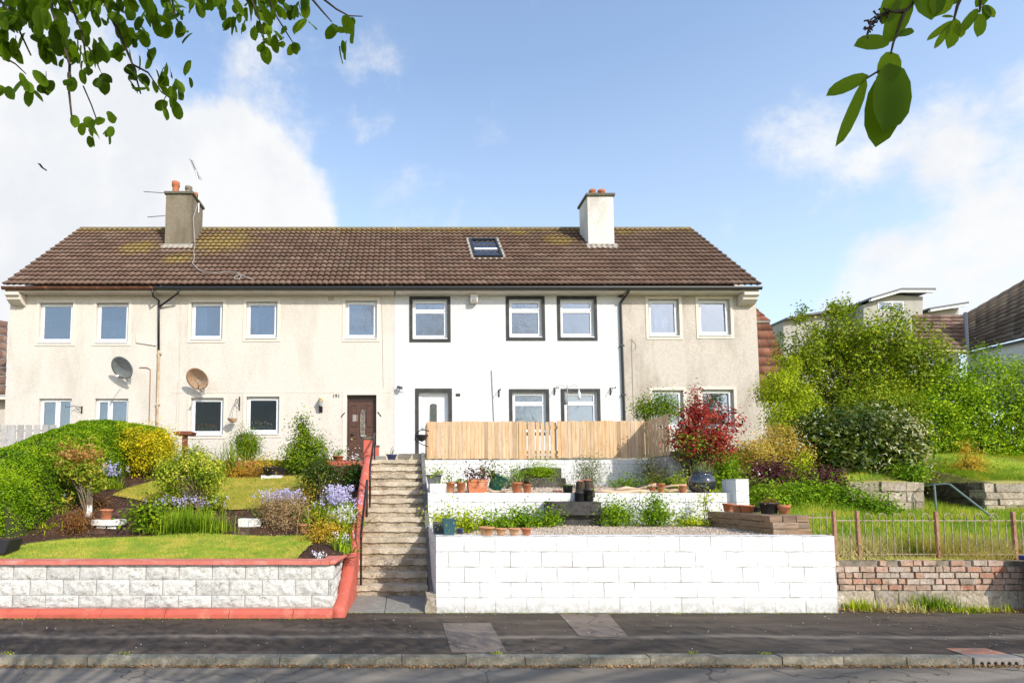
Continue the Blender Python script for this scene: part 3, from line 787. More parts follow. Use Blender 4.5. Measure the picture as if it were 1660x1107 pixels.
def chimney(h, x0, x1, ytop, ybase, dx_back, mat, potsf, Yf):
    """x0..x1 front face px, ytop/ybase px rows"""
    zt = Z_(ytop,Yf); X0 = X_(x0,(ytop+ybase)/2,Yf); X1 = X_(x1,(ytop+ybase)/2,Yf); zb = ZE+(Yf-YE)*RT
    c = MB().nbox(X0,X1,Yf,Yf+dx_back,zb-.25,zt-.10,.12,.006,4).build('chimney', M[mat], h, smooth=False)
    MB().box(X0-.06,X1+.06,Yf-.06,Yf+dx_back+.06,zt-.098,zt).build('cope', M['darkcap'], c, bevel=.012)
    f = MB(); f.prism([(Yf-.32,zb-.32*RT+.075),(Yf-.02,zb-.02*RT+.09),(Yf-.004,zb+.14),(Yf-.02,zb+.14),(Yf-.32,zb-.32*RT+.02)], X0-.10, X1+.10)
    f.build('flashing', M['lead'], c)
    for k,(px, r, hh, yo, mt, st) in enumerate(potsf):
        X = X_(px, ytop-8, Yf+yo)
        b = MB(); prof = [(r*.95,0),(r,.02),(r*.92,.06),(r*.86,hh*.55),(r*.9,hh*.6),(r*1.08,hh*.66),(r*1.08,hh*.98),(r*.85,hh),(r*.8,hh*.8),(.001,hh*.8)]
        b.lathe(prof, (X,Yf+yo,zt-.004), 20); p = b.build('chimney_pot', M[mt], c, smooth=True)
        if st: p['label'] = st
    # mortar fillet on the cope
    b = MB().lathe([(.3,0),(.22,.05),(.1,.07),(.001,.075)], ((X0+X1)/2,Yf+dx_back*.4,zt-.004), 12, 1, .8); b.build('mortar_fillet', M['darkcap'], c, smooth=True)
    return c, (X0,X1,zt,Yf)

RX = [XL, WX[1], WX[2], WX[3], XR]
walls = ['cream','cream','white_rc','cream_dirty']
hinfo = [
 ('cream roughcast end house on the left with the rusty brown gutter', WX[0], WX[1]),
 ('cream roughcast house with a brown front door and harled grey chimney', WX[1], WX[2]),
 ('bright white painted house with black window and door surrounds', WX[2], WX[3]),
 ('weathered beige end house on the right behind the red shrub', WX[3], WX[4])]
OPS = [
 [((63.3,117.5,491,556),dict(surround=('cream_trim',.1))),((155.6,208,491,556),dict(cur=('net',.0,1,0,.62),surround=('cream_trim',.1))),
  ((62,115,646,712),dict(kind='double',cur=('net',0,1,0,1))),((153,207,646,712),dict(kind='double2',cur=('net',0,1,0,1)))],
 [((309.5,361,490,551),dict(cur=('net',.1,.42,0,1),surround=('cream_trim',.1))),((399,449.5,489,549),dict(cur=('net',.08,.35,0,1),surround=('cream_trim',.1))),
  ((560,611,487.5,549.5),dict(cur=('pinkblind',.1,.8,.42,.8),surround=('cream_trim',.1))),
  ((309,362,645,706),dict(glass='glass_dark',surround=('cream_trim',.1))),((399,452.5,643,704),dict(glass='glass_dark',surround=('cream_trim',.1)))],
 [((669,725,486,549.5),dict(kind='transom',surround=('black_trim',.11))),((825.5,878,485.5,547),dict(kind='transom',surround=('black_trim',.11))),
  ((908.5,962.5,485.5,547),dict(kind='transom',surround=('black_trim',.11))),
  ((831,885,636,700),dict(kind='transom',surround=('black_trim',.11))),((915,968,635.5,700),dict(kind='transom',surround=('black_trim',.11)))],
 [((1051.5,1101,485,545.5),dict(cur=('lilac',.3,.7,0,.8),surround=('cream_trim',.1))),((1133,1184,485,544.5),dict(surround=('cream_trim',.1))),
  ((1058,1108,632.5,695),dict(surround=('cream_trim',.1))),((1137,1190,631.5,695),dict(surround=('cream_trim',.1),cur=('net',0,1,0,1)))]]
DOORS = {1:(562,610,640,757), 2:(679,727,636,744)}
H = []
for i,(lab,x0,x1) in enumerate(hinfo):
    h = thing('terraced_house', lab, 'house', ((x0+x1)/2,HY,2.6), None); H.append(h)
    holes = [opening(*o) for o,_ in OPS[i]]
    dr = None
    if i in DOORS:
        dr = list(opening(*DOORS[i])); dr[2] = 2.72 if i==2 else 2.52; dr = tuple(dr); holes.append(dr)
    b = MB(); g = .003
    wall_mesh(b, x0+g, x1-g, GZ-.4, WTOP, holes, HY, .28)
    yb = 2*YR-HY
    b.box(x0+g,x1-g,yb-.28,yb,GZ-.4,WTOP)
    zr2 = ZR-.16; zw = WTOP
    # side walls with gable
    for a in ((x0+g, x0+.28),(x1-.28,x1-g)):
        b.prism([(HY+.281,GZ-.4),(yb-.281,GZ-.4),(yb-.281,zw),(YR,zr2-.1),(HY+.281,zw)], a[0], a[1])
    b.build('wall', M[walls[i]], h)
    inn = MB(); inn.box(x0+.3,x1-.3,HY+.3,yb-.3,5.15,5.35); inn.box(x0+.3,x1-.3,HY+3.6,HY+3.7,GZ,5.15); inn.box(x0+.3,x1-.3,HY+3.6,HY+3.7,5.35,WTOP)
    inn.build('room_partition', M['interior'], h)
    for (o,kw),hp in zip(OPS[i], holes):
        make_window(h, hp, **kw)
    rf = tiles('roof', RX[i]+.002, RX[i+1]-.002, YE, ZE, YR, ZR, M['tile'], h, seed=10+i)
    tiles('rear_roof', RX[i]+.002, RX[i+1]-.002, 2*YR-YE, ZE, YR, ZR, M['tile'], h, seed=20+i, rows=8)
    b = MB(); x = RX[i]+.01
    while x < RX[i+1]-.05:
        e = min(x+.44, RX[i+1]-.004)
        n = 7; pts = [(YR+.13*math.cos(math.pi*k/(n-1)), ZR-.02+.11*math.sin(math.pi*k/(n-1))) for k in range(n)]
        b.prism(pts, x, e-.012); x = e
    b.build('ridge_tiles', M['ridge'], h)
    # fascia, soffit and gutter
    MB().box(RX[i]+.05,RX[i+1]-.05 if i==3 else RX[i+1],YE+.03,YE+.06,ZE-.19,ZE-.03).build('fascia', M['cream_trim'], h)
    MB().box(RX[i]+.05,RX[i+1]-.05 if i==3 else RX[i+1],YE+.06,HY-.002,ZE-.19,ZE-.165).build('soffit', M['cream_trim'], h)
    b = MB(); gz = ZE-.045
    prof = [(YE+.028,gz),(YE+.028,gz-.05),(YE+.0,gz-.085),(YE-.045,gz-.10),(YE-.085,gz-.08),(YE-.10,gz-.04),(YE-.10,gz),(YE-.09,gz),(YE-.088,gz-.04),(YE-.04,gz-.085),(YE+.0,gz-.07),(YE+.018,gz-.04),(YE+.018,gz)]
    b.prism(prof, RX[i]+ (0 if i else .0), RX[i+1]-.001)
    b.build('gutter', M['rust_gutter' if i==0 else 'gutter'], h)
# corbels at the two ends
for i,(xa,xb) in ((0,(X_(8,478,YE),X_(30,478,YE))),(3,(X_(1206,475,YE),X_(1231,475,YE)))):
    b = MB(); b.prism([(YE+.07,ZE-.20),(YE-.02,ZE-.20),(YE-.03,ZE-.30),(YE+.05,ZE-.34),(YE+.07,ZE-.42),(YE+.2,ZE-.52),(HY-.002,ZE-.56),(HY-.002,ZE-.20)], xa, xb)
    b.build('corbel', M['cream_trim'], H[i], bevel=.015)
# doors
def door_brown():
    x0,x1,z0,z1 = holes_b; h = H[1]; y = HY+.16
    b = MB(); b.box(x0+.002,x0+.07,y,y+.08,z0,z1-.003); b.box(x1-.07,x1-.002,y,y+.08,z0,z1-.003); b.box(x0+.07,x1-.07,y,y+.08,z1-.19,z1-.003)
    d = MB(); d.box(x0+.07,x1-.07,y+.02,y+.065,z0+.02,z1-.19)
    dd = d.build('door', M['brown_door'], h); b.build('door_frame', M['brown_dark'], dd, bevel=.006)
    cx = (x0+x1)/2; w = (x1-x0-.14)/2; zt = z1-.19
    p = MB()
    for sx in (-1,1):
        a = cx+sx*w*.62; 
        for (c0,c1) in ((zt-.85,zt-.12),(zt-1.25,zt-1.0),(z0+.12,z0+.62)):
            p.ring(a-w*.24,a+w*.24,c0,c1,.025,y+.005,y+.022)
    p.build('panel_moulding', M['brown_door'], dd, bevel=.006)
    # oval leaded light
    oz = zt-.72; b = MB(); n = 36; rx_, rz_ = .10,.48
    pts = [(cx+.03+rx_*math.copysign(abs(math.cos(t))**.7,math.cos(t)), y+.012, oz+rz_*math.copysign(abs(math.sin(t))**.55,math.sin(t))) for t in [2*math.pi*k/n for k in range(n+1)]]
    b.tube(pts, .014, 6); b.build('light_frame', M['brown_door'], dd, smooth=True)
    g = MB(); g.add([ (q[0],y+.0165,q[2]) for q in pts[:-1]], [tuple(range(n))]); g.build('light_pane', M['smoked'], dd)
    s = MB()
    for k in range(5):
        cz = oz-.36+k*.18
        s.tube([(cx+.03+.05*math.cos(t), y+.008, cz+.06*math.sin(t)) for t in np.linspace(0,2*math.pi,13)], .006, 4)
        s.tube([(cx+.03+.05*math.cos(t)*t/6, y+.006, cz+.05*math.sin(t)*t/6) for t in np.linspace(0,9,18)], .005, 4)
    s.build('scrollwork', M['steel'], dd)
    MB().box(cx-.37*w*2,cx-.37*w*2+.16,y+.008,y+.02,zt-.66,zt-.44).build('notice', plain('grey notice',(.3,.26,.24)), dd)
    k = MB(); k.lathe([(.02,0),(.02,.02),(.001,.02)],(0,0,0)); k = MB(); k.box(x0+.12,x0+.2,y-.015,y+.018,z0+1.0,z0+1.07); k.box(x0+.11,x0+.25,y-.03,y-.015,z0+1.03,z0+1.05); k.build('handle', M['black_metal'], dd, bevel=.006)
    k = MB(); k.nbox(x0+.13,x0+.18,y-.02,y+.018,z0+.86,z0+.91,.02,.001); k.build('knob', M['brass'], dd, smooth=True)
    k = MB(); k.box(cx-.05,cx+.14,y+.002,y+.02,z0+.98,z0+1.03); k.build('letter_plate', M['steel'], dd, bevel=.004)
    k = MB().ring(x0-.14,x1+.14,z0-.2,z1+.11,.138,HY-.012,HY+.02,.01,.11); k.build('door_surround', M['cream_trim'], dd)
    MB().box(x0+.002,x1-.002,HY-.05,y-.002,z0-.15,z0).build('threshold', M['stone_step'], dd)
def door_white():
    x0,x1,z0,z1 = holes_w; h = H[2]; y = HY+.14
    b = MB(); b.ring(x0+.002,x1-.002,z0+.01,z1-.002,.07,y,y+.07,.03,.09)
    d = MB(); d.box(x0+.07,x1-.07,y+.015,y+.06,z0+.04,z1-.092)
    dd = d.build('door', M['upvc'], h, bevel=.004); b.build('door_frame', M['upvc'], dd, bevel=.006)
    cx = (x0+x1)/2; w = .125; zt = z1-.34; zb = zt-.62; n = 9
    arch = [(cx-w,y+.008,zb),(cx+w,y+.008,zb),(cx+w,y+.008,zt-.06)]+[(cx+w*math.cos(t),y+.008,zt-.06+.06*math.sin(t)) for t in np.linspace(0,math.pi,n)[1:-1]]+[(cx-w,y+.008,zt-.06)]
    MB().add(arch, [tuple(range(len(arch)))]).build('door_pane', surf('obscure glass',(.05,.06,.05),(.14,.15,.13),scale=26,rough=.15,bump=.3), dd)
    MB().tube(arch+[arch[0]], .013, 6).build('pane_bead', M['upvc'], dd, smooth=True)
    p = MB(); p.ring(cx-w-.08,cx+w+.08,z0+.25,zb-.2,.02,y+.006,y+.016); p.ring(cx-w-.09,cx+w+.09,zb-.1,zt+.1,.012,y+.009,y+.016); p.build('panel_moulding', M['upvc'], dd, bevel=.004)
    k = MB(); k.box(x0+.1,x0+.13,y-.005,y+.016,z0+.92,z0+1.12); k.box(x0+.1,x0+.22,y-.035,y-.015,z0+1.04,z0+1.06); k.build('handle', M['steel'], dd, bevel=.004)
    # black surround, legs down to the ground
    s = MB(); wd = .12; s.box(x0-wd,x0,HY-.018,HY+.03,z0-.05,z1); s.box(x1,x1+wd,HY-.018,HY+.03,z0-.05,z1); s.box(x0-wd,x1+wd,HY-.018,HY+.03,z1,z1+.13)
    s.build('door_surround', M['black_trim'], dd, bevel=.004)
holes_b = list(opening(*DOORS[1])); holes_b[2] = 2.52
holes_w = list(opening(*DOORS[2])); holes_w[2] = 2.72
door_brown(); door_white()

# chimneys
Yc1 = roofrow(402); Yc2 = roofrow(401)
c1, i1 = chimney(H[1], 268, 310.5, 311, 405, 1.12, 'grey_rc', [
   (285,.135,.50,.22,'terracotta_pot','cracked terracotta chimney pot on a grey base'),(306,.125,.36,.3,'smoked','sooty grey chimney pot'),(318,.13,.34,.75,'terracotta_pot',None),(296,.11,.26,.75,'terracotta_pot',None)], Yc1)
c2, i2 = chimney(H[2], 953, 995, 314, 402, .95, 'white_ch', [
   (960,.12,.30,.3,'terracotta_pot',None),(974.5,.13,.30,.32,'terracotta_pot',None)], Yc2)
# skylight
ys0, ys1 = roofrow(421), roofrow(392)
t = MB(); xa, xb = X_(768,421,ys0), X_(815,421,ys0); L = math.hypot(ys1-ys0,(ys1-ys0)*RT); an = math.atan(RT)
def rp(x, s, h): # roof-space to world
    return (x, ys0+s*math.cos(an)-h*math.sin(an), ZE+(ys0-YE)*RT + s*math.sin(an)+h*math.cos(an))
def rbox(b, x0,x1,s0,s1,h0,h1):
    vs = [rp(x,s,h) for h in (h0,h1) for x,s in ((x0,s0),(x1,s0),(x1,s1),(x0,s1))]
    b.add(vs, [(0,3,2,1),(4,5,6,7),(0,1,5,4),(1,2,6,5),(2,3,7,6),(3,0,4,7)])
b = MB(); rbox(b,xa-.12,xb+.12,-.16,0,.045,.075); rbox(b,xa-.1,xa,0,L,.02,.10); rbox(b,xb,xb+.1,0,L,.02,.10); rbox(b,xa-.1,xb+.1,L,L+.1,.03,.12)
sk = b.build('skylight', M['lead'], H[2])
b = MB(); rbox(b,xa,xa+.08,0,L,.05,.15); rbox(b,xb-.08,xb,0,L,.05,.15); rbox(b,xa+.08,xb-.08,0,.1,.05,.15); rbox(b,xa+.08,xb-.08,L-.1,L,.05,.15); b.build('skylight_frame', M['gutter'], sk, bevel=.01)
b = MB(); rbox(b,xa+.08,xb-.08,.1,L-.1,.085,.095); b.build('skylight_pane', M['glass_sky'], sk)
b = MB(); rbox(b,xa+.08,xb-.08,.1,L-.1,.055,.065); b.build('skylight_dark_back', M['interior'], sk)  # dark sheet below the glass, standing in for the unlit room
b = MB(); rbox(b,xa+.1,xb-.1,L*.40,L*.47,.097,.115); b.build('skylight_bar', M['upvc'], sk)

# downpipes and small wall fittings (parts of their house)
b = MB(); y = HY-.06
b.tube([(X_(248,470,YE),YE-.04,ZE-.1),(X_(248,478,YE),YE+.02,Z_(480,YE)),(X_(257.5,486,y),y,Z_(487,y)),(X_(257.5,500,y),y,Z_(505,y)),(X_(257.5,560,y),y,Z_(568,y))], .034, 10)
b.tube([(X_(289,468,YE),YE-.04,ZE-.1),(X_(289,472,YE),YE+.0,Z_(475,YE)),(X_(259,494,y),y,Z_(497,y))], .034, 10)
dp = b.build('downpipe', M['gutter'], H[0], smooth=True)
b = MB(); b.tube([(X_(257.5,560,y),y,Z_(568,y)),(X_(257.5,600,y),y,Z_(745,y))], .036, 10)
for yy in (573,655): b.box(X_(257.5,600,y)-.055,X_(257.5,600,y)+.055,y-.04,HY,Z_(yy,y)-.03,Z_(yy,y)+.03)
b.build('lower_downpipe', M['pipe_cream'], dp, smooth=False)
b = MB(); X = X_(1013,600,y)
b.tube([(X+.06,YE-.04,ZE-.1),(X+.06,YE+.0,ZE-.2),(X-.08,y,ZE-.45),(X-.08,y,ZE-.7),(X-.05,y,GZ)], .04, 10)
for yy in (480,560,640,690): b.box(X-.13,X-.0,y-.035,HY,Z_(yy,y)-.025,Z_(yy,y)+.025)
b.build('downpipe', M['gutter'], H[3], smooth=False)
b = MB(); y = HY-.02
b.tube([(X_(226,596,y),y,Z_(595.5,y)),(X_(238,596,y),y,Z_(595.5,y)),(X_(244,598,y),y,Z_(599,y)),(X_(244,620,y),y,Z_(720,y))], .013, 6); b.build('conduit', M['rust'], H[0])
b = MB(); b.tube([(X_(221,553,y),y,Z_(545,y)),(X_(221,553,y),y,Z_(555,y)),(X_(253,559,y),y,Z_(560,y))], .02, 6); b.build('overflow_pipe', M['cream_trim'], H[0])
b = MB(); b.tube([(X_(797,600,y),y,Z_(600,y)),(X_(801,680,y),y,Z_(690,y))], .017, 6); b.build('waste_pipe', M['drygrey'], H[2])
b = MB(); b.tube([(X_(1024,549,y),y,Z_(549,y)),(X_(1031,556,y),y,Z_(558,y)),(X_(1031,562,y),y,Z_(566,y)),(X_(1027,568,y),y,Z_(569,y))],.007,5); b.tube([(X_(1024,549,y),y,Z_(549,y)),(X_(1026,620,y),y,Z_(690,y))],.007,5); b.build('cable', M['drygrey'], H[3])
b = MB(); b.tube([(X_(293,480,y),y,Z_(474,y)),(X_(294,560,y),y,Z_(720,y))],.006,5); b.tube([(X_(289,610,y),y,Z_(615,y)),(X_(287,650,y),y,Z_(705,y))],.01,5)
b.tube([(X_(619,550,y),y,Z_(480,y)),(X_(622,560,y),y,Z_(628,y))],.006,5); b.build('cable', M['cream_trim'], H[1])
b = MB(); b.box(WX[1]+.5,WX[2]-.1,HY-.008,HY+.02,Z_(636.5,HY),Z_(635.3,HY)); b.build('string_line', M['cream_trim'], H[1])
MB().box(X_(532,484,HY),X_(542,484,HY),HY-.012,HY+.01,Z_(487,HY),Z_(481,HY)).build('air_vent', surf('vent',(.55,.47,.37),(.4,.33,.25)), H[1])
MB().box(X_(735,484,HY),X_(744,484,HY),HY-.012,HY+.01,Z_(485,HY),Z_(479,HY)).build('air_vent', M['white_rc'], H[2])

# ---- things fixed to the houses
def dish(name, lab, cx, cy, mat, R_=.40, turn=-.35, armside=-1):
    y = HY-.46; c = P(cx,cy,y)
    t = thing(name, lab, 'satellite dish', (c[0],HY,c[2]-.1), 'satellite dishes on the cream walls')
    b = MB(); n = 28; rings = 7; vs=[]; fs=[]
    for j in range(rings+1):
        rr = R_*j/rings
        for k in range(n):
            a = 2*math.pi*k/n; px_, pz = rr*math.cos(a)*1.05, rr*math.sin(a)*.94; d = .085*(rr/R_)**2
            # axis leans right and up
            v = Vector((px_, -d+.08, pz)); v.rotate(__import__('mathutils').Euler((R(28),0,R(turn*57)))); vs.append((c[0]+v.x,y+v.y,c[2]+v.z))
    for j in range(rings):
        for k in range(n): fs.append((j*n+k,j*n+(k+1)%n,(j+1)*n+(k+1)%n,(j+1)*n+k))
    b.add(vs,fs); o = b.build('reflector', M[mat], t, smooth=True); o.modifiers.new('solid','SOLIDIFY').thickness=.012
    a = MB(); tip = P(cx-9 if armside<0 else cx+2, cy+14 if armside<0 else cy+10, y-.36)
    a.tube([(c[0],y+.08,c[2]-R_*.75),((c[0]+tip[0])/2,y-.16,c[2]-R_*.85),(tip[0],tip[1]+.03,tip[2]-.03)], .013, 6); a.build('feed_arm', M['black_metal'] if mat!='rustdish' else M['rust'], t)
    l = MB(); l.tube([(tip[0],tip[1]-.03,tip[2]-.02),(tip[0]+.01,tip[1]+.05,tip[2]+.03)], [.03,.04], 10); l.build('receiver', M['upvc'] if mat!='rustdish' else M['rust'], t)
    m = MB(); m.tube([(c[0],HY-.02,c[2]-.3),(c[0],HY-.3,c[2]-.3),(c[0],y+.1,c[2]-.08)], .02, 8); m.box(c[0]-.08,c[0]+.08,HY-.02,HY-.001,c[2]-.42,c[2]-.18); m.build('wall_bracket', M['steel'], t)
M['greydish'] = surf('grey mesh dish', (.30,.32,.32), (.22,.24,.24), bs=90, fine=.2, rough=.5)
M['rustdish'] = surf('rust stained dish', (.60,.52,.44), (.55,.30,.15), (.65,.58,.5), scale=5, bs=60, fine=.15)
dish('satellite_dish', 'clean grey satellite dish on the far left cream wall', 198, 596, 'greydish')
dish('satellite_dish', 'rust stained beige satellite dish beside the ground floor window', 320, 614, 'rustdish', .39, -.3, 1)

def aerial(lab, p0, p1, Y, mast, n=11, el=.12, group='television aerials on the chimney'):
    a, c = P(*p0,Y), P(*p1,Y)
    t = thing('tv_aerial', lab, 'aerial', mast[0], group)
    b = MB(); b.tube([a,c], .011, 5); 
    b.build('boom', M['black_metal'], t)
    e = MB()
    A, C_ = Vector(a), Vector(c); dr = (C_-A).normalized(); u = dr.cross(Vector((0,1,0))).normalized()
    for k in range(n):
        q = A.lerp(C_, k/(n-1)); w = u*(el*(.35 if k<n-2 else .6)); yv = Vector((0,el,0))
        e.tube([q-w-yv, q+w+yv], .009, 4)
    e.build('elements', M['black_metal'], t)
    m = MB(); m.tube(mast, .012, 6); m.build('mast', M['steel'], t); return t
X0,X1,zt,Yf = i1
aerial('dark ladder-like aerial leaning high above the grey chimney', (310,260), (323,290), Yf+.6, [(X1+.03,Yf+.6,zt-.5),(X1+.03,Yf+.6,zt+.5),P(317,276,Yf+.6)], 10)
aerial('thin aerial pointing left from the top of the grey chimney', (234,311), (266,313), Yf+.4, [(X0-.03,Yf+.4,zt-.3),(X0-.03,Yf+.4,P(266,313,Yf+.4)[2]+.02)], 11, .06)
aerial('thin aerial pointing left lower down the grey chimney', (240,352), (267,350), Yf+.4, [(X0-.03,Yf+.4,zt-1.1),(X0-.03,Yf+.4,P(266,350,Yf+.4)[2]+.02)], 10, .06)
# loose aerial cable lying down the roof
def onroof(x,y):
    Y = roofrow(y); return (X_(x,y,Y), Y-.06, ZE+(Y-YE)*RT+.09)
cab = [onroof(x,y) for x,y in ((317,401),(315,412),(316,424),(313,432),(318,438),(325,444),(334,447),(350,448),(365,446),(377,446),(386,448),(392,453),(389,458),(383,459),(380,456),(385,452),(394,451),(400,455),(412,459))]
b = MB().tube([(X1+.02,Yf+.5,zt-.2),(X1+.02,Yf+.1,zt-1)]+cab, .013, 5)
tag(b.build('aerial_cable', M['drygrey'], None, smooth=True), 'loose pale aerial cable trailing down the tiles from the grey chimney', 'cable')

t = thing('security_light', 'white box floodlight under the eaves of the white house', 'light', P(768,484,HY))
a = P(768,484,HY-.1); b = MB(); b.box(a[0]-.12,a[0]+.12,HY-.22,HY-.03,a[2]-.17,a[2]+.17); b.build('housing', M['cream_trim'], t, bevel=.03)
b = MB(); b.box(a[0]-.06,a[0]+.06,HY-.03,HY-.0005,a[2]-.05,a[2]+.22); b.build('bracket', M['steel'], t); MB().box(a[0]-.08,a[0]+.08,HY-.235,HY-.222,a[2]-.14,a[2]+.03).build('lens', M['greydish'], t, bevel=.01)
t = thing('security_camera', 'small grey security camera on the white wall beside the black door surround', 'camera', P(648,629,HY))
a = P(648,628,HY-.15); b = MB(); b.obox(a,.09,.05,.045,R(-35),0,R(15)); b.build('body', M['greytrough'], t, bevel=.015)
MB().tube([(a[0],HY-.001,a[2]-.06),(a[0],HY-.12,a[2]-.03)],.02,8).build('bracket', M['steel'], t); MB().tube([(a[0]+.08,HY-.16,a[2]+.01),(a[0]+.22,HY-.14,a[2]-.03)],.012,6).build('sensor_arm', M['upvc'], t)
# carriage lantern
a = P(519,655,HY-.16); t = thing('wall_lantern', 'black and brass carriage lantern on the cream wall beside the brown door', 'lantern', (a[0],HY,a[2]))
b = MB().lathe([(.015,.24),(.03,.2),(.09,.12),(.10,.10),(.085,.09)][::-1], a, 8); b.build('lantern_cap', M['brass'], t)
b = MB().lathe([(.045,-.06),(.085,.09)], a, 8); b.build('lantern_glass', M['net'], t)
b = MB().lathe([(.02,-.15),(.045,-.11),(.05,-.06)], a, 8); b.tube([(a[0],HY-.16,a[2]-.13),(a[0]+.02,HY-.1,a[2]-.2),(a[0]+.01,HY-.03,a[2]-.14)],.018,6); b.box(a[0]-.05,a[0]+.06,HY-.03,HY-.0005,a[2]-.25,a[2]-.05); b.build('lantern_bracket', M['black_metal'], t)
# house number
def textmesh(s, size, mat, loc, name, parent=None, ext=.006):
    cu = bpy.data.curves.new('txt','FONT'); cu.body = s; cu.size = size; cu.extrude = ext; cu.align_x='CENTER'; cu.align_y='CENTER'
    o = bpy.data.objects.new('txt', cu); COL.objects.link(o); bpy.context.view_layer.update()
    me = bpy.data.meshes.new_from_object(o); bpy.data.objects.remove(o)
    n = len(me.vertices); co = np.zeros(n*3); me.vertices.foreach_get('co', co); co = co.reshape(-1,3)
    w = np.column_stack([co[:,0]+loc[0], loc[1]-co[:,2], co[:,1]+loc[2]])
    if parent is not None: w = w-wloc(parent)
    me.vertices.foreach_set('co', w.ravel()); me.update(); me.name = name
    return link(name, me, mat, parent)
o = textmesh('191', .17, M['black_metal'], P(545,642,HY-.01), 'house_number'); tag(o, 'dark metal house number on the cream wall left of the brown door', 'number')
a = P(742.5,640,HY-.01); o = MB().box(a[0]-.07,a[0]+.07,HY-.015,HY-.0005,a[2]-.045,a[2]+.045).build('number_plate', M['blackplastic'], None, bevel=.006); tag(o, 'small blank black plate on the white wall right of the white door', 'plate')
# door hooks / plaques each side of brown door
def hook(x,y,lab,px=.0,cat='hook',g=None):
    a = P(x,y,HY-.03); b = MB(); b.box(a[0]-.02,a[0]+.02,HY-.02,HY-.0005,a[2]-.12,a[2]+.12); b.tube([(a[0],HY-.02,a[2]+.08),(a[0]+px*.5,HY-.15,a[2]+.1),(a[0]+px,HY-.3,a[2]+.04),(a[0]+px,HY-.32,a[2]+.1)],.011,5); b.tube([(a[0],HY-.02,a[2]-.1),(a[0]+px*.4,HY-.14,a[2]+.07)],.008,5)
    o = b.build('basket_bracket', M['black_metal']); tag(o, lab, cat, g)
hook(809,637,'black basket bracket on the white wall left of the lower windows',0,'bracket','black brackets on the white wall')
hook(899,634,'black basket bracket between the two lower black-framed windows',.05,'bracket','black brackets on the white wall')
hook(990,634,'black basket bracket right of the lower black-framed windows',.05,'bracket','black brackets on the white wall')
hook(132,664,'black basket bracket on the far left cream wall above the hedge',-.35,'bracket')
for x,y,l,s in ((556,672,'small dark flower ornament left of the brown door',1),(615,671,'small dark flower ornament right of the brown door',-1)):
    a = P(x,y,HY-.02); b = MB()
    for k in range(5): b.obox((a[0]+s*(k-2)*.022,HY-.018,a[2]+(k-2)*.028), .02,.012,.014, 0, 0, k*.7)
    tag(b.build('wall_ornament', M['black_metal'], None, bevel=.004), l, 'ornament')
# hanging baskets
a = P(377,668,HY-.3); t = thing('hanging_basket', 'small wicker hanging basket between the two flower-filled cream house windows', 'basket', (a[0],HY,a[2]))
b = MB(); b.lathe([(.03,-.14),(.10,-.11),(.15,-.03),(.16,.0),(.13,.0),(.001,-.02)], (a[0],HY-.3,a[2]-.2), 14); b.build('bowl', M['drift'], t)
b = MB(); top = (a[0]+.1,HY-.3,a[2]+.42)
for k in range(3): b.tube([(a[0]+.15*math.cos(k*2.1),HY-.3+.15*math.sin(k*2.1),a[2]-.2),top],.004,4)
b.tube([top,(a[0]+.13,HY-.02,a[2]+.45)],.01,5); b.tube([(a[0]+.13,HY-.02,a[2]+.15),(a[0]+.1,HY-.2,a[2]+.44)],.008,5); b.box(a[0]+.115,a[0]+.145,HY-.02,HY-.0005,a[2]+.1,a[2]+.55); b.build('chains', M['black_metal'], t)
a = P(686,705,13.45); t = thing('wall_basket', 'black scrolled basket fixed to the left end of the pallet fence', 'basket', a)
b = MB()
b.lathe([(.02,-.16),(.10,-.12),(.15,-.03),(.17,.0),(.14,.0),(.001,-.02)], (a[0]-.04,13.45,a[2]), 14); b.build('bowl', M['blackplastic'], t, smooth=True)
b = MB(); b.tube([(a[0]+.14,13.45,a[2]+.1),(a[0]-.05,13.42,a[2]+.13),(a[0]-.19,13.45,a[2]+.02),(a[0]-.2,13.45,a[2]-.12),(a[0]-.05,13.45,a[2]-.22),(a[0]+.12,13.45,a[2]-.28)],.014,6); b.build('scroll', M['black_metal'], t)
# window geraniums on the inside sills
def winplant(x0,x1,y,lab,Y=HY+.27,seed=1):
    c = P((x0+x1)/2,y,Y); w = (x1-x0)/2*pxm(Y)
    t = thing('geranium_trough', lab, 'flowers', (c[0],Y,c[2]-.12), 'flower troughs on the window sills')
    MB().box(c[0]-w,c[0]+w,Y-.05,Y+.06,c[2]-.17,c[2]-.07).build('trough', M['blackplastic'], t)
    v,_ = cloud([(c[0],Y,c[2]-.02,w,.06,.08,1)],160,.05,seed); npmesh('leaves', v, 4, M['l_green'], t)
    r = np.random.RandomState(seed); V=[]
    for k in range(7):
        q = (c[0]-w+2*w*(k+.5)/7+r.uniform(-.03,.03), Y-.05, c[2]+r.uniform(-.02,.07)); u = unit(16,r)
        V.append(leaves(np.array(q)+u*.03, unit(16,r), u, np.full(16,.035), np.full(16,.03)))
    npmesh('flowers', np.vstack(V), 4, M['flowerpink' if seed%2 else 'flowerred'], t)
winplant(322,354,690,'red and pink geraniums inside the window under the rusty dish',seed=2)
winplant(407,443,687,'pale pink geraniums inside the window right of the hanging basket',seed=3)

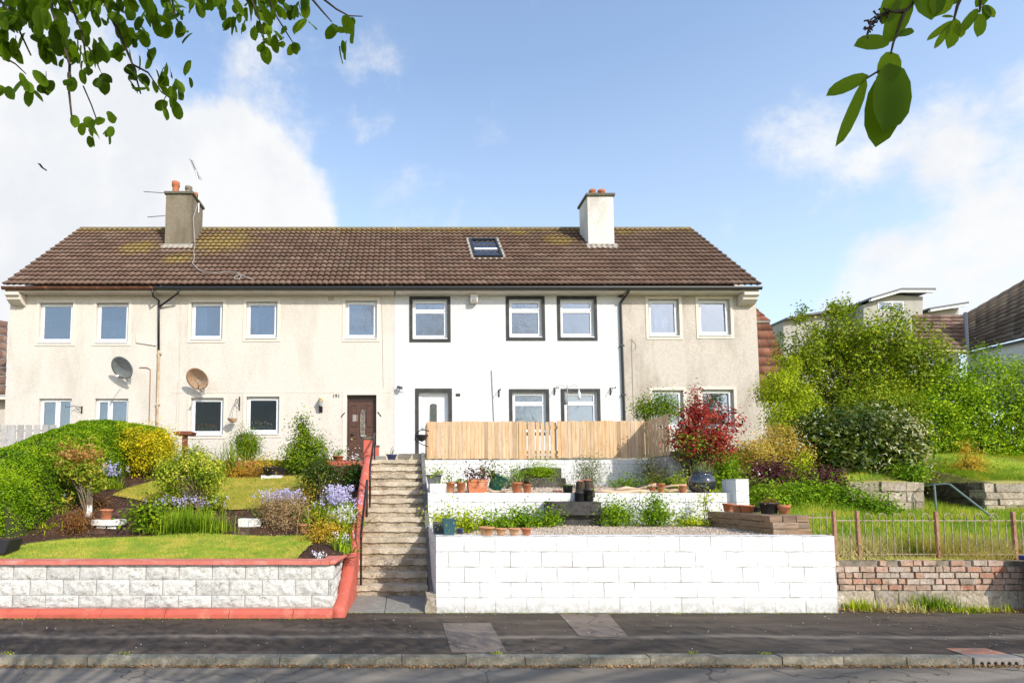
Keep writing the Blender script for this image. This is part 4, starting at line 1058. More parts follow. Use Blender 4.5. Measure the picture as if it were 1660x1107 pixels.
# ---- neighbouring buildings
BPAL = np.array([(.25,.095,.05),(.30,.12,.065),(.21,.08,.045),(.33,.15,.085)])
def simple_roof(name, A, B, C_, D, rows, mat, parent, per=.3, pal=BPAL, seed=1, amp=.02):
    """tiled roof slope: A,B eaves ends, D,C ridge ends (quad)"""
    r = np.random.RandomState(seed); A,B,C_,D = [np.array(q,float) for q in (A,B,C_,D)]
    nrm = np.cross(B-A, D-A); nrm /= np.linalg.norm(nrm)
    if nrm[2] < 0: nrm = -nrm
    W = np.linalg.norm(B-A); n = max(8,int(W/(per/6))); u = np.linspace(0,1,n)[:,None]
    V=[];Fc=[];Cc=[];o=0; ti = np.floor(u[:,0]*W/per).astype(int)
    for k in range(rows):
        cc = pal[r.randint(0,len(pal),ti.max()+1)]*r.uniform(.8,1.2,(ti.max()+1,1))
        for f,hh,pf in ((k/rows+.012,-.02,.5),(k/rows-.005,.045,1),((k+1)/rows,.004,1)):
            p = (A+(D-A)*f)*(1-u)+(B+(C_-B)*f)*u
            hprof = amp*np.sqrt(np.clip(np.sin(np.pi*((u[:,0]*W/per)%1)),0,1))*pf
            V.append(p+nrm*(hh+hprof)[:,None] if np.ndim(hprof) else p); Cc.append(cc[ti])
        i = o+np.arange(n-1); Fc.append(np.column_stack([i,i+1,i+1+n,i+n])); Fc.append(np.column_stack([i+n,i+1+n,i+1+2*n,i+2*n])); o+=3*n
    return npmesh(name,(np.vstack(V),np.vstack(Fc)),4,mat,parent,False,np.vstack(Cc))
# right rear neighbour: steep tiled slope seen past the gable
t = thing('neighbour_house', 'neighbouring house glimpsed past the right gable with steep red brown tiles', 'house', (14.5,25,2.7))
Yn = 24.0
e0, e1 = P(1180,612,Yn), P(1300,640,Yn); 
A = P(1150,640,Yn); B = P(1297,640,Yn); Cc_ = P(1247,523,Yn+2.6); D = P(1150,523,Yn+2.6)
simple_roof('lower_roof', A,B,Cc_,D, 8, M['tile_plain'], t, .33)
A2 = P(1150,521,Yn+2.62); B2 = P(1249,521,Yn+2.62); C2 = P(1212,488,Yn+4.6); D2 = P(1150,488,Yn+4.6)
simple_roof('upper_roof', A2,B2,C2,D2, 4, M['tile_plain'], t, .25, seed=2)
b = MB(); b.tube([P(1150,522,Yn+2.5),P(1248,522,Yn+2.5)], .05, 6); b.build('lead_roll', M['lead'], t)
zb = A[2]; b = MB(); b.box(A[0],P(1285,650,Yn)[0],Yn+.3,Yn+6,2.5,zb); b.build('wall', M['cream'], t)
# left neighbour
t = thing('neighbour_house', 'neighbouring cream house at the far left edge with a low brown roof', 'house', (-14.5,19,2.7))
Yn = 19.2; A = P(-120,641,Yn); B = P(10,641,Yn); C2 = P(13.5,522,Yn+3.4); D2 = P(-120,500,Yn+3.4)
simple_roof('roof', A,B,C2,D2, 9, M['tile'], t, .33, PAL*1.3)
b = MB(); b.box(A[0],X_(9.5,660,Yn+.35),Yn+.35,Yn+7,2.3,A[2]+.05); b.build('wall', M['cream_dirty'], t)
MB().box(A[0],B[0],Yn-.02,Yn+.05,A[2]-.14,A[2]-.03).build('fascia', M['cream_trim'], t)
# far right white house with dark steep roof
t = thing('white_house', 'white house on the right behind the hedge under a steep dark roof', 'house', (22,20,3))
Ya = 19.0
ev0 = P(1570,570,21.0); ev1 = P(1760,525,17.5); rg0 = P(1567,510,21.4); rg1 = P(1780,385,20.5)
rg0 = P(1566,509,22.2)
simple_roof('main_roof', ev0, ev1, rg1, rg0, 13, M['tile_plain'], t, .3, np.array([(.12,.09,.07),(.15,.115,.09),(.18,.14,.105),(.13,.095,.07)]), 5, .03)
b = MB(); b.add([P(1568,572,21.05),P(1760,528,17.55),P(1760,680,17.55),P(1568,660,21.05)],[(3,2,1,0)]); o = b.build('wall', M['white_rc'], t); o.modifiers.new('solid','SOLIDIFY').thickness=.3
b = MB(); b.tube([P(1568,573,20.98),P(1760,529,17.45)], .05, 6); b.build('gutter', M['greytrough'], t)
b = MB(); b.tube([P(1565,508,22.2),P(1569,573,20.9)], .07, 6); b.build('valley_flashing', M['greytrough'], t)
simple_roof('wing_roof', P(1480,566,21.5),P(1569,568,21.0),P(1567,511,24.0),P(1478,511,24.5), 9, M['tile_plain'], t, .3, PAL*1.15, 6, .03)
b = MB(); zz = P(1520,568,21.2)[2]; b.box(P(1470,568,21.6)[0],P(1571,568,21.2)[0],21.6,24,2.6,zz-.05); b.build('wing_wall', M['white_rc'], t)
b = MB(); b.tube([P(1470,569,21.4),P(1569,571,20.95)], .06, 6); b.build('wing_gutter', surf('ochre gutter',(.45,.38,.12),(.35,.3,.1)), t)
# grey flats behind
t = thing('block_of_flats', 'grey modern flats behind the big tree with shallow mono-pitch roofs', 'flats', (28,34,3))
Yq = 34.0
def fl(x0,x1,y0,Y0=Yq,d=5,name='wall'):
    a = P(x0,y0,Y0); c = P(x1,y0,Y0); return a[0],c[0],Y0,Y0+d,2.5,a[2]
M['fibre'] = surf('grey cladding', (.40,.38,.34),(.34,.32,.29), scale=1.5, bump=.1, fine=.06)
b = MB()
def poly_block(pts, Y0, d): 
    v = [P(x,y,Y0) for x,y in pts]; b.prism([(q[0],q[2]) for q in v], Y0, Y0+d, 'y')
poly_block([(1400,640),(1494,640),(1496,481),(1450,478),(1400,494)], Yq, 5)
poly_block([(1494,640),(1552,640),(1554,499),(1499,507)], Yq+.6, 5)
poly_block([(1270,640),(1400,640),(1400,500),(1270,520)], Yq+1, 5)
b.build('wall', M['fibre'], t)
b = MB()
def rfl(p,q,Y0,d=6,th=.12):
    a, c = P(*p,Y0), P(*q,Y0); b.prism([(a[0],a[2]),(c[0],c[2]),(c[0],c[2]+th),(a[0],a[2]+th)], Y0-.5, Y0+d, 'y')
rfl((1402,489),(1450,474.5),Yq); rfl((1450,474.5),(1505,474.5),Yq); rfl((1495,506),(1558,496),Yq+.6); rfl((1268,521),(1402,498),Yq+1)
b.build('roof', M['greytrough'], t)
b = MB()
def rf2(p,q,Y0): 
    a, c = P(*p,Y0), P(*q,Y0); b.prism([(a[0],a[2]-.13),(c[0],c[2]-.13),(c[0],c[2]-.002),(a[0],a[2]-.002)], Y0-.48, Y0-.3, 'y')
rf2((1402,489),(1450,474.5),Yq); rf2((1450,474.5),(1503,474.5),Yq); rf2((1497,505.5),(1556,496.2),Yq+.6); b.build('fascia', M['upvc'], t)
a, c = P(1423,504,Yq), P(1464,489,Yq); b = MB().ring(a[0],c[0],a[2],c[2],.07,Yq-.03,Yq+.05); xm=(a[0]+c[0])/2+.1; b.box(xm-.04,xm+.04,Yq-.03,Yq+.05,a[2]+.07,c[2]-.07)
w = b.build('window', M['upvc'], t); MB().box(a[0]+.07,c[0]-.07,Yq-.01,Yq-.005,a[2]+.07,c[2]-.07).build('pane', M['glass_sky'], w)

# ------------------------------------------------------------------ front walls, steps, terraces
M['riser'] = surf('grimy step riser', (.58,.49,.37),(.42,.34,.24),(.17,.13,.09),scale=4.5,bs=26,bump=1,bd=.02,fine=.45)
T0, T1 = G(630,966,0)[1], 12.6; NS = 14; ZTOP = 2.43
def sx(Y):  f = (Y-T0)/(T1-T0); return (-.735+.065*f, .435+.10*f)
def stepz(Y): return 0 if Y < T0 else min(ZTOP, (int((Y-T0)/((T1-T0)/(NS-1)))+1)*ZTOP/NS)
t = thing('front_steps', 'flight of worn concrete steps between the red wall and the white walls', 'steps', (-.15,T0,0))
run = (T1-T0)/(NS-1)
for i in range(NS):
    Y = T0+i*run; z1 = (i+1)*ZTOP/NS; a, c = sx(Y); jj = random.uniform(-.012,.012)
    b = MB(); b.nbox(a-.02,c+.005,Y-.02+jj,Y+(run+.06 if i<NS-1 else 1.45),z1-.085,z1,.035,.016,7,seed=i*3.3)
    so_ = b.build('step', M['stone_step'], t, smooth=True)
    b = MB(); b.nbox(a-.015,c+.002,Y+.012+jj,Y+run+.05,z1-.18,z1-.087,.04,.012,11,seed=i*5.1)
    b.build('riser', M['riser'], so_, smooth=True)
b = MB(); b.prism([(8.25,-.05),(8.25,.10),(T0,.30),(T1,ZTOP+.16),(13.3,ZTOP+.16),(13.3,ZTOP-.5),(T1,ZTOP-.4),(T0+.2,-.05)], .455, .535)
b.build('stair_string', surf('dark grey render string', (.20,.19,.18),(.12,.11,.10),scale=4,bs=30,bump=.6), t)  # dark grey strip along the right edge of the steps
b = MB(); b.nbox(-.84,-.235,8.02,T0,-.05,.012,.1,.002); b.nbox(-.225,.46,8.02,T0,-.05,.014,.1,.002)
tag(b.build('paving_slabs', M['slab']), kind='structure')
tag(MB().nbox(.36,.50,8.0,8.2,0,.27,.04,.03,9).build('gate_stone', M['oldstone'], None, smooth=True), 'rough little sandstone stump at the foot of the white wall', 'stone')
# platform / path in front of the doors
b = MB(); b.nbox(-.39,.64,14.0,14.6,2.3,2.66,.08,.012,6,seed=3); tag(b.build('path_edge', M['stone_step'], smooth=True), kind='structure')
tag(MB().box(-.39,6.6,14.6,17.995,1.9,2.655).build('front_path', M['slab']), kind='structure')
tag(MB().box(.545,6.6,13.62,14.59,1.9,2.42).build('yard_path', M['slab']), kind='structure')
tag(MB().box(-.87,.54,T1+1.35,13.995,1.9,2.42).build('landing_slab', M['slab']), kind='structure')
tag(MB().box(-.86,-.40,13.996,17.99,1.9,2.60).build('side_path', M['slab']), kind='structure')

t = thing('block_wall', 'low grey rock faced block wall with salmon red coping along the left garden', 'wall', (-6,7.8,0))
b = MB(); rr = random.Random(5)
rows = [(.13,.295),(.295,.505),(.505,.715)]
def rockblock(b, x0,x1,z0,z1, Y, seed, ax='x', fixed=0):
    nx, nz_ = 14, 7; vs=[]
    for j in range(nz_+1):
        for i in range(nx+1):
            u, v = i/nx, j/nz_; e = min(u,1-u)*4; g = min(v,1-v)*3.2; m = min(1,e)*min(1,g)
            q = mn.noise(Vector((u*5+seed*7.7, v*2.6+seed, seed*.3)))*.016 + mn.noise(Vector((u*16+seed*3, v*9, seed)))*.009
            d = (m**.5)*.013 + q*.9*min(1,m*2)
            if ax=='x': vs.append((x0+(x1-x0)*u, Y-d, z0+(z1-z0)*v))
            else: vs.append((fixed+d*1, x0+(x1-x0)*u, z0+(z1-z0)*v))
    w = nx+1; b.add(vs, [(j*w+i,j*w+i+1,(j+1)*w+i+1,(j+1)*w+i) for j in range(nz_) for i in range(nx)])
for k,(z0,z1) in enumerate(rows):
    x = -9.0 - (.22 if k%2 else 0)
    while x < -.94:
        e = min(x+.452,-.93)
        if e-x > .05: rockblock(b, x+.003, e-.003, z0+.003, z1-.003, 7.76, rr.uniform(0,50))
        x += .457
    y = 7.78
    while y < 8.85:
        rockblock(b, y+.005, min(y+.452,8.86)-.005, z0+.005, z1-.005, 0, rr.uniform(0,50), 'y', -.935+(y-7.78)*.0); y += .457
b.build('facing_blocks', M['rockface'], t, smooth=False)
b = MB(); b.box(-9.2,-.94,7.763,7.93,0,.714); b.box(-1.1,-.938,7.931,8.9,0,.714); b.build('wall_core', surf('mortar',(.42,.40,.37),(.2,.19,.17)), t)
b = MB(); x = -9.2
while x < -.98:
    e = min(x+1.35,-.98); b.nbox(x+.002,e-.002,7.70,7.97,.716,.768,.09,.004,3,seed=x); x = e
b.prism([(-.98,7.70),(-.90,7.74),(-.80,8.9),(-1.08,8.9),(-1.1,7.97),(-.98,7.97)], .716,.768,'z')
b.build('coping', M['red_cope'], t, bevel=.012)
b = MB(); x = -9.3
while x < -.95:
    e = min(x+.87,-.93); y0 = 7.665
    b.prism([(y0,0),(y0,.06),(y0+.03,.065),(y0+.045,.108),(y0+.09,.118),(y0+.12,.118),(y0+.12,0)], x+.003, e-.003); x += .87
b.build('red_base_kerb', M['red_paint'], t, bevel=.005)

t = thing('red_stair_wall', 'salmon red rounded masonry wall climbing beside the steps to a capped pier', 'wall', (-.83,9,0))
def redseg(pts, w, x0, x1=None):
    b = MB(); seg = 8; vs=[]; n = len(pts)
    for (Y,z,zb,xc) in pts:
        vs.append((xc-w/2,Y,zb))
        for k in range(seg+1):
            a = math.pi*k/seg; vs.append((xc-w/2*math.cos(a), Y, z-w*.35+w*.35*math.sin(a)))
        vs.append((xc+w/2,Y,zb))
    m = seg+3; fs=[]
    for i in range(n-1):
        for k in range(m-1): fs.append((i*m+k,(i+1)*m+k,(i+1)*m+k+1,i*m+k+1))
    fs.append(tuple(range(m))); fs.append(tuple(range((n-1)*m,n*m))[::-1]); b.add(vs,fs); return b
redseg([(7.72,.14,-.02,-.86),(7.8,.17,-.02,-.86),(8.1,.22,-.02,-.85),(8.6,.45,-.02,-.83),(9.1,.74,-.02,-.82),(9.8,1.04,.1,-.825),(10.25,1.26,.3,-.83),(10.32,1.20,.3,-.83)],.19,0).build('lower_wall', M['red_paint'], t, smooth=True, bevel=0)
redseg([(10.33,1.22,.3,-.80),(10.4,1.30,.3,-.80),(11.4,1.86,.8,-.78),(12.4,2.44,1.4,-.76),(12.72,2.55,1.6,-.76)],.17,0).build('upper_wall', M['red_paint'], t, smooth=True)
b = MB(); b.nbox(-.86,-.66,12.73,12.95,1.6,2.90,.1,.003); p = b.build('pier', M['red_paint'], t, bevel=.01)
MB().box(-.885,-.635,12.71,12.97,2.902,2.96).build('pier_cap', M['darkcap'], p, bevel=.012)
t = thing('gate_pier', 'small red pier with a dark cap beside the brown front door', 'pier', (-.7,16,2.4))
MB().nbox(-.80,-.64,16,16.2,2.3,2.99,.1,.003).build('shaft', M['red_paint'], t); MB().box(-.82,-.62,15.98,16.22,2.992,3.04).build('cap', M['darkcap'], t, bevel=.01)
t = thing('red_planter_wall', 'long low red brick planter edge in front of the cream house', 'wall', (-3,14.2,2.3))
b = MB(); b.nbox(-4.7,-.88,14.15,14.32,2.2,2.485,.15,.004); b.build('edge', M['red_paint'], t, bevel=.01)
b = MB(); b.nbox(-1.62,-.94,12.6,12.75,1.6,2.18,.08,.02); tag(b.build('brown_retaining_slab', M['soil'], smooth=True), 'brown stone slab retaining the bed beside the red wall', 'slab')

# handrails on the steps
def rail(lab, pts_top, feet, g='black handrails beside the steps'):
    t = thing('handrail', lab, 'handrail', feet[0][0], g)
    b = MB(); b.tube(pts_top, .021, 8); b.build('rail', M['black_metal'], t, smooth=True)
    for f in feet:
        MB().tube(f, .018, 8).build('post', M['black_metal'], t)
rail('black handrail on the lower steps', [(-.66,9.28,.92),(-.665,9.35,1.02),(-.67,10.9,1.93),(-.67,11.02,1.93),(-.67,11.04,1.84)], [[(-.66,9.28,.16),(-.66,9.28,.92)],[(-.67,11.0,1.2),(-.67,11.0,1.92)]])
rail('tall black handrail on the upper steps', [(-.62,11.12,1.50),(-.62,11.14,2.20),(-.615,12.85,3.05),(-.615,12.95,3.06)], [[(-.62,11.12,1.3),(-.62,11.12,1.55)],[(-.615,12.9,2.4),(-.615,12.9,3.05)]])

# white block walls
up = lambda Y: 1.66+ (Y-10.9)*.07
t = thing('white_block_wall', 'tall white painted block wall fronting the lower gravel terrace', 'wall', (3,8,0))
b = MB(); b.nbox(.50,6.19,8.0,8.21,-.02,1.085,.12,.0035,1.5); b.box(.505,.70,8.212,10.69,-.02,1.08); b.box(6.0,6.185,8.212,10.6,-.02,1.05); b.build('wall', M['white_block'], t, bevel=.006)
b = MB(); b.box(.43,.5045,8.2,8.24,0,1.0); 
t = thing('terrace_wall', 'white painted wall of the upper terrace with a pier at each end', 'wall', (3,10.7,1))
b = MB(); b.nbox(.52,6.42,10.70,10.88,.9,1.685,.15,.004,1.5); b.box(.53,.70,10.882,13.48,.9,1.70); b.build('wall', M['white_block'], t, bevel=.006)
MB().nbox(.56,.86,10.695,11.4,1.686,1.865,.1,.004).build('end_pier', M['white_block'], t, bevel=.006)
MB().nbox(6.36,6.60,10.56,11.02,.9,1.95,.1,.004).build('end_pier', M['white_block'], t, bevel=.006)
t = thing('fence_base_wall', 'white painted wall beneath the pallet wood fence', 'wall', (3,13.5,1.6))
b = MB(); b.nbox(.56,6.5,13.5,13.68,1.4,2.475,.15,.004,1.5); b.build('wall', M['white_block'], t, bevel=.006)
MB().nbox(6.02,6.5,12.4,13.49,1.4,2.6,.15,.01,2).build('return_wall', surf('grubby white render',(.6,.58,.58),(.35,.33,.34),(.7,.68,.66),scale=3,bs=40,bump=.6), t, bevel=.02)
sheet('lower_gravel', .69,6.05,8.2,10.72,.06, lambda X,Y: 1.055+(Y-8.3)*.012+0*X, M['graveltop'], .4)
sheet('upper_gravel', .69,6.5,10.87,13.52,.06, lambda X,Y: up(Y)+0*X, M['graveltop'], .4)
def pebbles(name, x0,x1,y0,y1,zf,n,s,seed,lab):
    r = np.random.RandomState(seed); c = np.column_stack([r.uniform(x0,x1,n),r.uniform(y0,y1,n)]); c = np.column_stack([c, zf(c[:,0],c[:,1])+nz2(c[:,0],c[:,1],.4)+s*.2])
    sc = r.uniform(.5,1.3,(n,1))*s; q = unit(n,r)
    dirs = np.array([(1,0,0),(0,1,0),(-1,0,0),(0,-1,0),(0,0,.7),(0,0,-.7)],float)
    V = c[:,None,:]+dirs[None]*sc[:,:,None]*(1+.35*r.normal(size=(n,6,1)))
    f = np.array([(0,1,4),(1,2,4),(2,3,4),(3,0,4),(1,0,5),(2,1,5),(3,2,5),(0,3,5)])
    Fc = (f[None]+6*np.arange(n)[:,None,None]).reshape(-1,3)
    o = npmesh(name,(V.reshape(-1,3),Fc),3,M['pebble']); tag(o, lab, 'gravel', kind='stuff')
M['pebble'] = leafmat('pebbles', [(.34,.27,.20),(.56,.47,.37),(.44,.33,.25),(.68,.6,.5)], trans=0, rough=.9)
pebbles('gravel_stones', .7,6.0,8.2,10.7, lambda X,Y: 1.055+(Y-8.3)*.012, 9000,.016,3,'pale brown gravel stones over the lower terrace')
pebbles('gravel_stones', .7,6.4,10.9,13.4, lambda X,Y: up(Y), 8000,.018,4,'pale brown gravel stones over the upper terrace')
r = np.random.RandomState(12)
c = np.column_stack([r.uniform(-8,-.9,6000), r.uniform(8,14,6000)]); q = ~(inpoly(c[:,0],c[:,1],lawn1)|inpoly(c[:,0],c[:,1],lawn2)); c = c[q]; n = len(c)
c = np.column_stack([c, zl(c[:,1])+nz2(c[:,0],c[:,1])+.01])
o = npmesh('bark_mulch', leaves(c, unit(n,r)*[1,1,.3], unit(n,r)*.5+[0,0,1], r.uniform(.02,.06,n), r.uniform(.01,.03,n)), 4, leafmat('mulch', [(.06,.028,.016),(.16,.08,.05),(.3,.18,.12),(.1,.05,.03)], trans=0))
tag(o, 'crumbly brown soil and bark bits in the left garden beds', 'soil', kind='stuff')

# pallet wood fence
t = thing('pallet_fence', 'fence of upright pallet wood boards standing on the white wall', 'fence', (3.5,13.55,2.48))
def boards(x0, x1, zb, zt, Y, seed, gaps=False, Y2=None):
    b = MB(); r = random.Random(seed); x = x0
    while x < x1-.02:
        w = r.uniform(.075,.10); e = min(x+w, x1); dz = r.uniform(-.012,.012); f = (x-x0)/max(1e-6,(x1-x0))
        yy = Y+(0 if Y2 is None else (Y2-Y)*f)+r.uniform(-.004,.004)
        b.box(x+.0015,e-.003,yy,yy+.022,zb+r.uniform(-.01,.01),zt+dz)
        x = e+(r.uniform(.022,.035) if gaps and r.random()<.8 else 0)
    return b
zb, zt = 2.50, Z_(683.5,13.53)
xa, xb, xc, xd = X_(694,715,13.53), X_(903,715,13.53), X_(1044,715,13.53), X_(840,715,13.53)
boards(xa,xd,zb,zt,13.5,1).build('panel', M['pallet'], t)
boards(xd+.01,xb-.08,zb,zt,13.5,2,True).build('panel', M['pallet'], t)
boards(xb,xc,zb+.02,zt+.012,13.47,3).build('panel', M['pallet'], t)
b = MB(); r_ = random.Random(8); n = 8; E0 = (xc+.005,13.47); E1 = (X_(1085,700,12.3),12.3)
for k in range(n):
    f0, f1 = k/n, (k+1)/n-.012; 
    p0 = (E0[0]+(E1[0]-E0[0])*f0, E0[1]+(E1[1]-E0[1])*f0); p1 = (E0[0]+(E1[0]-E0[0])*f1, E0[1]+(E1[1]-E0[1])*f1)
    za = zt+.01+f0*.02; zbb = zb+.02
    b.add([(*p0,zbb),(*p1,zbb),(*p1,za),(*p0,za),(p0[0]+.01,p0[1]+.02,zbb),(p1[0]+.01,p1[1]+.02,zbb),(p1[0]+.01,p1[1]+.02,za),(p0[0]+.01,p0[1]+.02,za)],[(0,1,2,3),(7,6,5,4),(3,2,6,7),(0,4,5,1),(1,5,6,2),(0,3,7,4)])
b.build('return_panel', M['pallet'], t)
MB().box(xb-.075,xb-.005,13.54,13.6,zb,zt-.01).build('post', M['pallet'], t)
MB().box(xa,xa+.07,13.545,13.61,zb,zt-.05).build('post', M['pallet'], t); MB().box(xd-.02,xd+.05,13.545,13.61,zb,zt-.05).build('post', M['pallet'], t)
for z in (zb+.12, zt-.18):
    MB().box(xa+.1,xc,13.524,13.5395,z,z+.08).build('rail', M['pallet'], t)
b = MB(); b.box(xa-.03,xa-.006,13.52,14.5,zb,zt); b.build('end_board', M['pallet'], t)

# brick wall and iron railings on the right
t = thing('brick_wall', 'old crumbling brick retaining wall over rough stone base below the railings', 'wall', (9,8.3,0))
BM = None
def brickmat():
    m, nt, out = newmat('old salmon brick'); N = NT(nt); p = pos(N)
    ri = N.n('ShaderNodeNewGeometry').outputs['Random Per Island']
    col = N.ramp(ri, [(0,(.42,.16,.09)),(.15,(.46,.27,.19)),(.42,(.50,.36,.28)),(.6,(.40,.27,.20)),(.78,(.52,.43,.35)),(1,(.34,.29,.24))])
    f = N.noise(p, 9, 6, .7); col = N.mix(N.math('MULTIPLY', N.maprange(f,.5,.7), .75), col, (.55,.48,.40))
    g = N.noise(p, 3, 5, .7); col = N.mix(N.math('MULTIPLY', N.maprange(g,.48,.68), .8), col, (.17,.13,.09))
    h = N.noise(p, 45, 3, .7); col = N.mix(1, col, N.ramp(h,[(.3,.6),(.6,1.0)]), 'MULTIPLY')
    b = N.n('ShaderNodeBsdfPrincipled', {'Base Color':col,'Roughness':.95,'Specular IOR Level':.1,'Normal':N.bump(h,.7,.008)}); N.l(b.outputs[0], out.inputs[0]); return m
M['brick'] = brickmat()
q = random.Random(11); b = MB(); z = .27; k = 0
while z < .70:
    x = 6.22 - (.11 if k%2 else 0)
    while x < 14:
        w = q.choice([.215,.225,.205,.105,.19,.13]); 
        if not (z > .58 and q.random()<.35):
            dy = q.uniform(-.014,.012); b.nbox(max(x,6.2)+.006,x+w-.008,8.28+dy,8.42,z+.004+q.uniform(-.004,.004),z+.076,.05,.009,14,seed=x)
        x += w+.008
    z += .088; k += 1
b.build('bricks', M['brick'], t, smooth=False)
b = MB(); x = 6.2
while x < 14:
    w = q.uniform(.3,.6); b.nbox(x+.004,x+w-.006,8.27+q.uniform(-.02,.01),8.42,-.02,.262,.07,.014,7,seed=x); x += w
b.build('base_stones', M['oldstone'], t, smooth=True)
MB().box(6.2,14,8.31,8.44,-.02,.69).build('mortar_core', surf('old mortar',(.30,.25,.19),(.12,.10,.07),scale=6,bs=30,bump=.8), t)
def railing(lab, X0, X1, Yr, zb, zbar, zh, hoops=True, group='iron railing panels above the brick wall', posts=(True,True), zp=0, phase=0):
    t = thing('iron_railing', lab, 'railing', (X0,Yr,zb), group)
    n = max(1,int(round((X1-X0)/.113))); s = (X1-X0)/n
    b = MB(); c = MB(); i = 1
    for j in range(1,n):
        x = X0+j*s; b.tube([(x+random.uniform(-.006,.006),Yr,zb-.06),(x,Yr,zbar+(0 if hoops else .06))], .0075, 5)
    if hoops:
        for j in range(1+phase,n-1,2):
            xa_, xb_ = X0+j*s, X0+(j+1)*s; m = (xa_+xb_)/2
            MB().tube([(m-(s/2)*math.cos(a), Yr, zbar+(zh-zbar)*(.35+.65*math.sin(a)) if 0<a<math.pi else zbar) for a in np.linspace(0,math.pi,9)], .0085, 5).build('hoop', M['oldiron'], t, smooth=True)
    b.build('bars', M['oldiron'], t)
    MB().box(X0,X1,Yr-.006,Yr+.006,zbar-.012,zbar+.004).build('top_rail', M['oldiron'], t)
    MB().box(X0,X1,Yr-.006,Yr+.006,zb,zb+.016).build('bottom_rail', M['oldiron'], t)
    for k, xx in enumerate((X0,X1)):
        if posts[k]: MB().nbox(xx-.02,xx+.02,Yr-.022,Yr+.022,zb-.1,zh+.03+zp,.04,.004,20,seed=xx).build('post', M['rust'], t)
Yr_ = 8.46; xs = [X_(p,865,Yr_) for p in (1353,1391,1519,1644,1770)]
zb0, zbar0, zh0 = Z_(899,Yr_), Z_(843,Yr_), Z_(832,Yr_)
railing('short rusty railing panel nearest the white wall', xs[0],xs[1],Yr_,zb0,zbar0,zh0,False,posts=(True,True),zp=.01)
railing('hooped rusty railing panel in the middle of the brick wall', xs[1],xs[2],Yr_,zb0,zbar0,zh0,True,posts=(False,True))
railing('hooped rusty railing panel in front of the stone recess', xs[2],xs[3],Yr_,zb0,zbar0,zh0,True,posts=(False,True))
railing('railing panel running off the right edge of the photo', xs[3],xs[4],Yr_,zb0,zbar0,zh0,True,posts=(False,True))
railing('plain dark railing beside the timber stack', X_(1285,845,8.9), X_(1351,845,8.9), 8.9, 1.02, Z_(838,8.9), Z_(832,8.9), False, posts=(False,False))

def stonewall(name, lab, x0,x1,Y,z0,z1,mat,seed,th=.3,cat='wall',ax='x',group=None,hs=(.12,.2)):
    q = random.Random(seed); b = MB(); z = z0
    while z < z1-.03:
        h = min(q.uniform(*hs), z1-z); x = x0
        while x < x1-.02:
            w = min(q.uniform(.22,.6), x1-x); d = q.uniform(-.03,.02)
            if ax=='x': b.nbox(x+.004,x+w-.006,Y+d,Y+th,z+.004,z+h-.005,.08,.016,7,seed=x+z*3)
            else: b.nbox(Y+d,Y+th,x+.004,x+w-.006,z+.004,z+h-.005,.08,.016,7,seed=x+z*3)
            x += w
        z += h
    o = b.build(name, M[mat], None, smooth=True); return tag(o, lab, cat, group)
stonewall('stone_wall','old sandstone wall beneath the white-flowered laurel',X_(1372,800,12.2),X_(1498,800,12.2),12.2,1.1,Z_(781,12.2),'oldstone',3,.35,hs=(.16,.26))
stonewall('stone_wall','pale layered stone wall right of the dark recess',X_(1597,800,12.2),15.5,12.2,1.1,Z_(781,12.2),'oldstone',5,.35)
stonewall('recess_wall','shade-coloured stone wall at the back of the garden recess',11.3,13.0,13.75,1.2,2.22,'shadestone',7,.3)
stonewall('recess_wall','shade-coloured side wall on the left of the garden recess',12.5,14.1,11.25,1.1,1.95,'shadestone',8,.25,ax='y')
stonewall('recess_wall','shade-coloured side wall on the right of the garden recess',12.25,14.1,12.80,1.1,1.92,'shadestone',9,.25,ax='y')
t = thing('handrail', 'bent grey green metal handrail in front of the stone recess', 'handrail', P(1514,830,11.9))
b = MB(); b.tube([P(1500,786,12.1),P(1515,785.5,11.9),P(1532,784,11.8),P(1540,785,11.75),P(1603,834,11.2),P(1625,850,11.0)], .019, 8); b.build('rail', M['greyblue'], t, smooth=True)
MB().tube([P(1514.5,786,11.9),P(1518,830,11.9)], .018, 8).build('post', M['greyblue'], t)

# dark bin at the right edge
t = thing('wheelie_bin', 'dark wheeled bin with a blue lid at the right edge before the brick wall', 'bin', (X_(1690,950,7.9),7.9,0))
bx = X_(1657,950,8.2); b = MB()
b.prism([(bx+.06,0.04),(bx+.5,.04),(bx+.56,.72),(bx,.72)], 7.65, 8.15, 'y'); b.build('body', M['blackplastic'], t, bevel=.02)
b = MB(); b.prism([(7.60,.722),(8.2,.722),(8.2,.79),(7.9,.785),(7.6,.75)], bx-.03, bx+.6); b.build('lid', plain('blue plastic',(.015,.04,.22),.4), t, bevel=.015)
for s in (.1,.42): MB().tube([(bx+s,8.2,.1),(bx+s+.05,8.2,.1)], .1, 16).build('wheel', M['blackplastic'], t)
# dark planter at left edge
t = thing('black_planter', 'black plastic planter at the far left edge of the soil bed', 'planter', G(2,893,.85)); a = G(2,893,.85)
b = MB(); b.prism([(a[0]-.3,a[2]-.05),(a[0]+.04,a[2]-.05),(a[0]+.12,a[2]+.16),(a[0]-.4,a[2]+.16)], a[1], a[1]+.3, 'y'); b.build('body', M['blackplastic'], t, bevel=.01)
MB().box(a[0]-.38,a[0]+.1,a[1]+.02,a[1]+.28,a[2]+.161,a[2]+.17).build('soil', M['soil'], t)

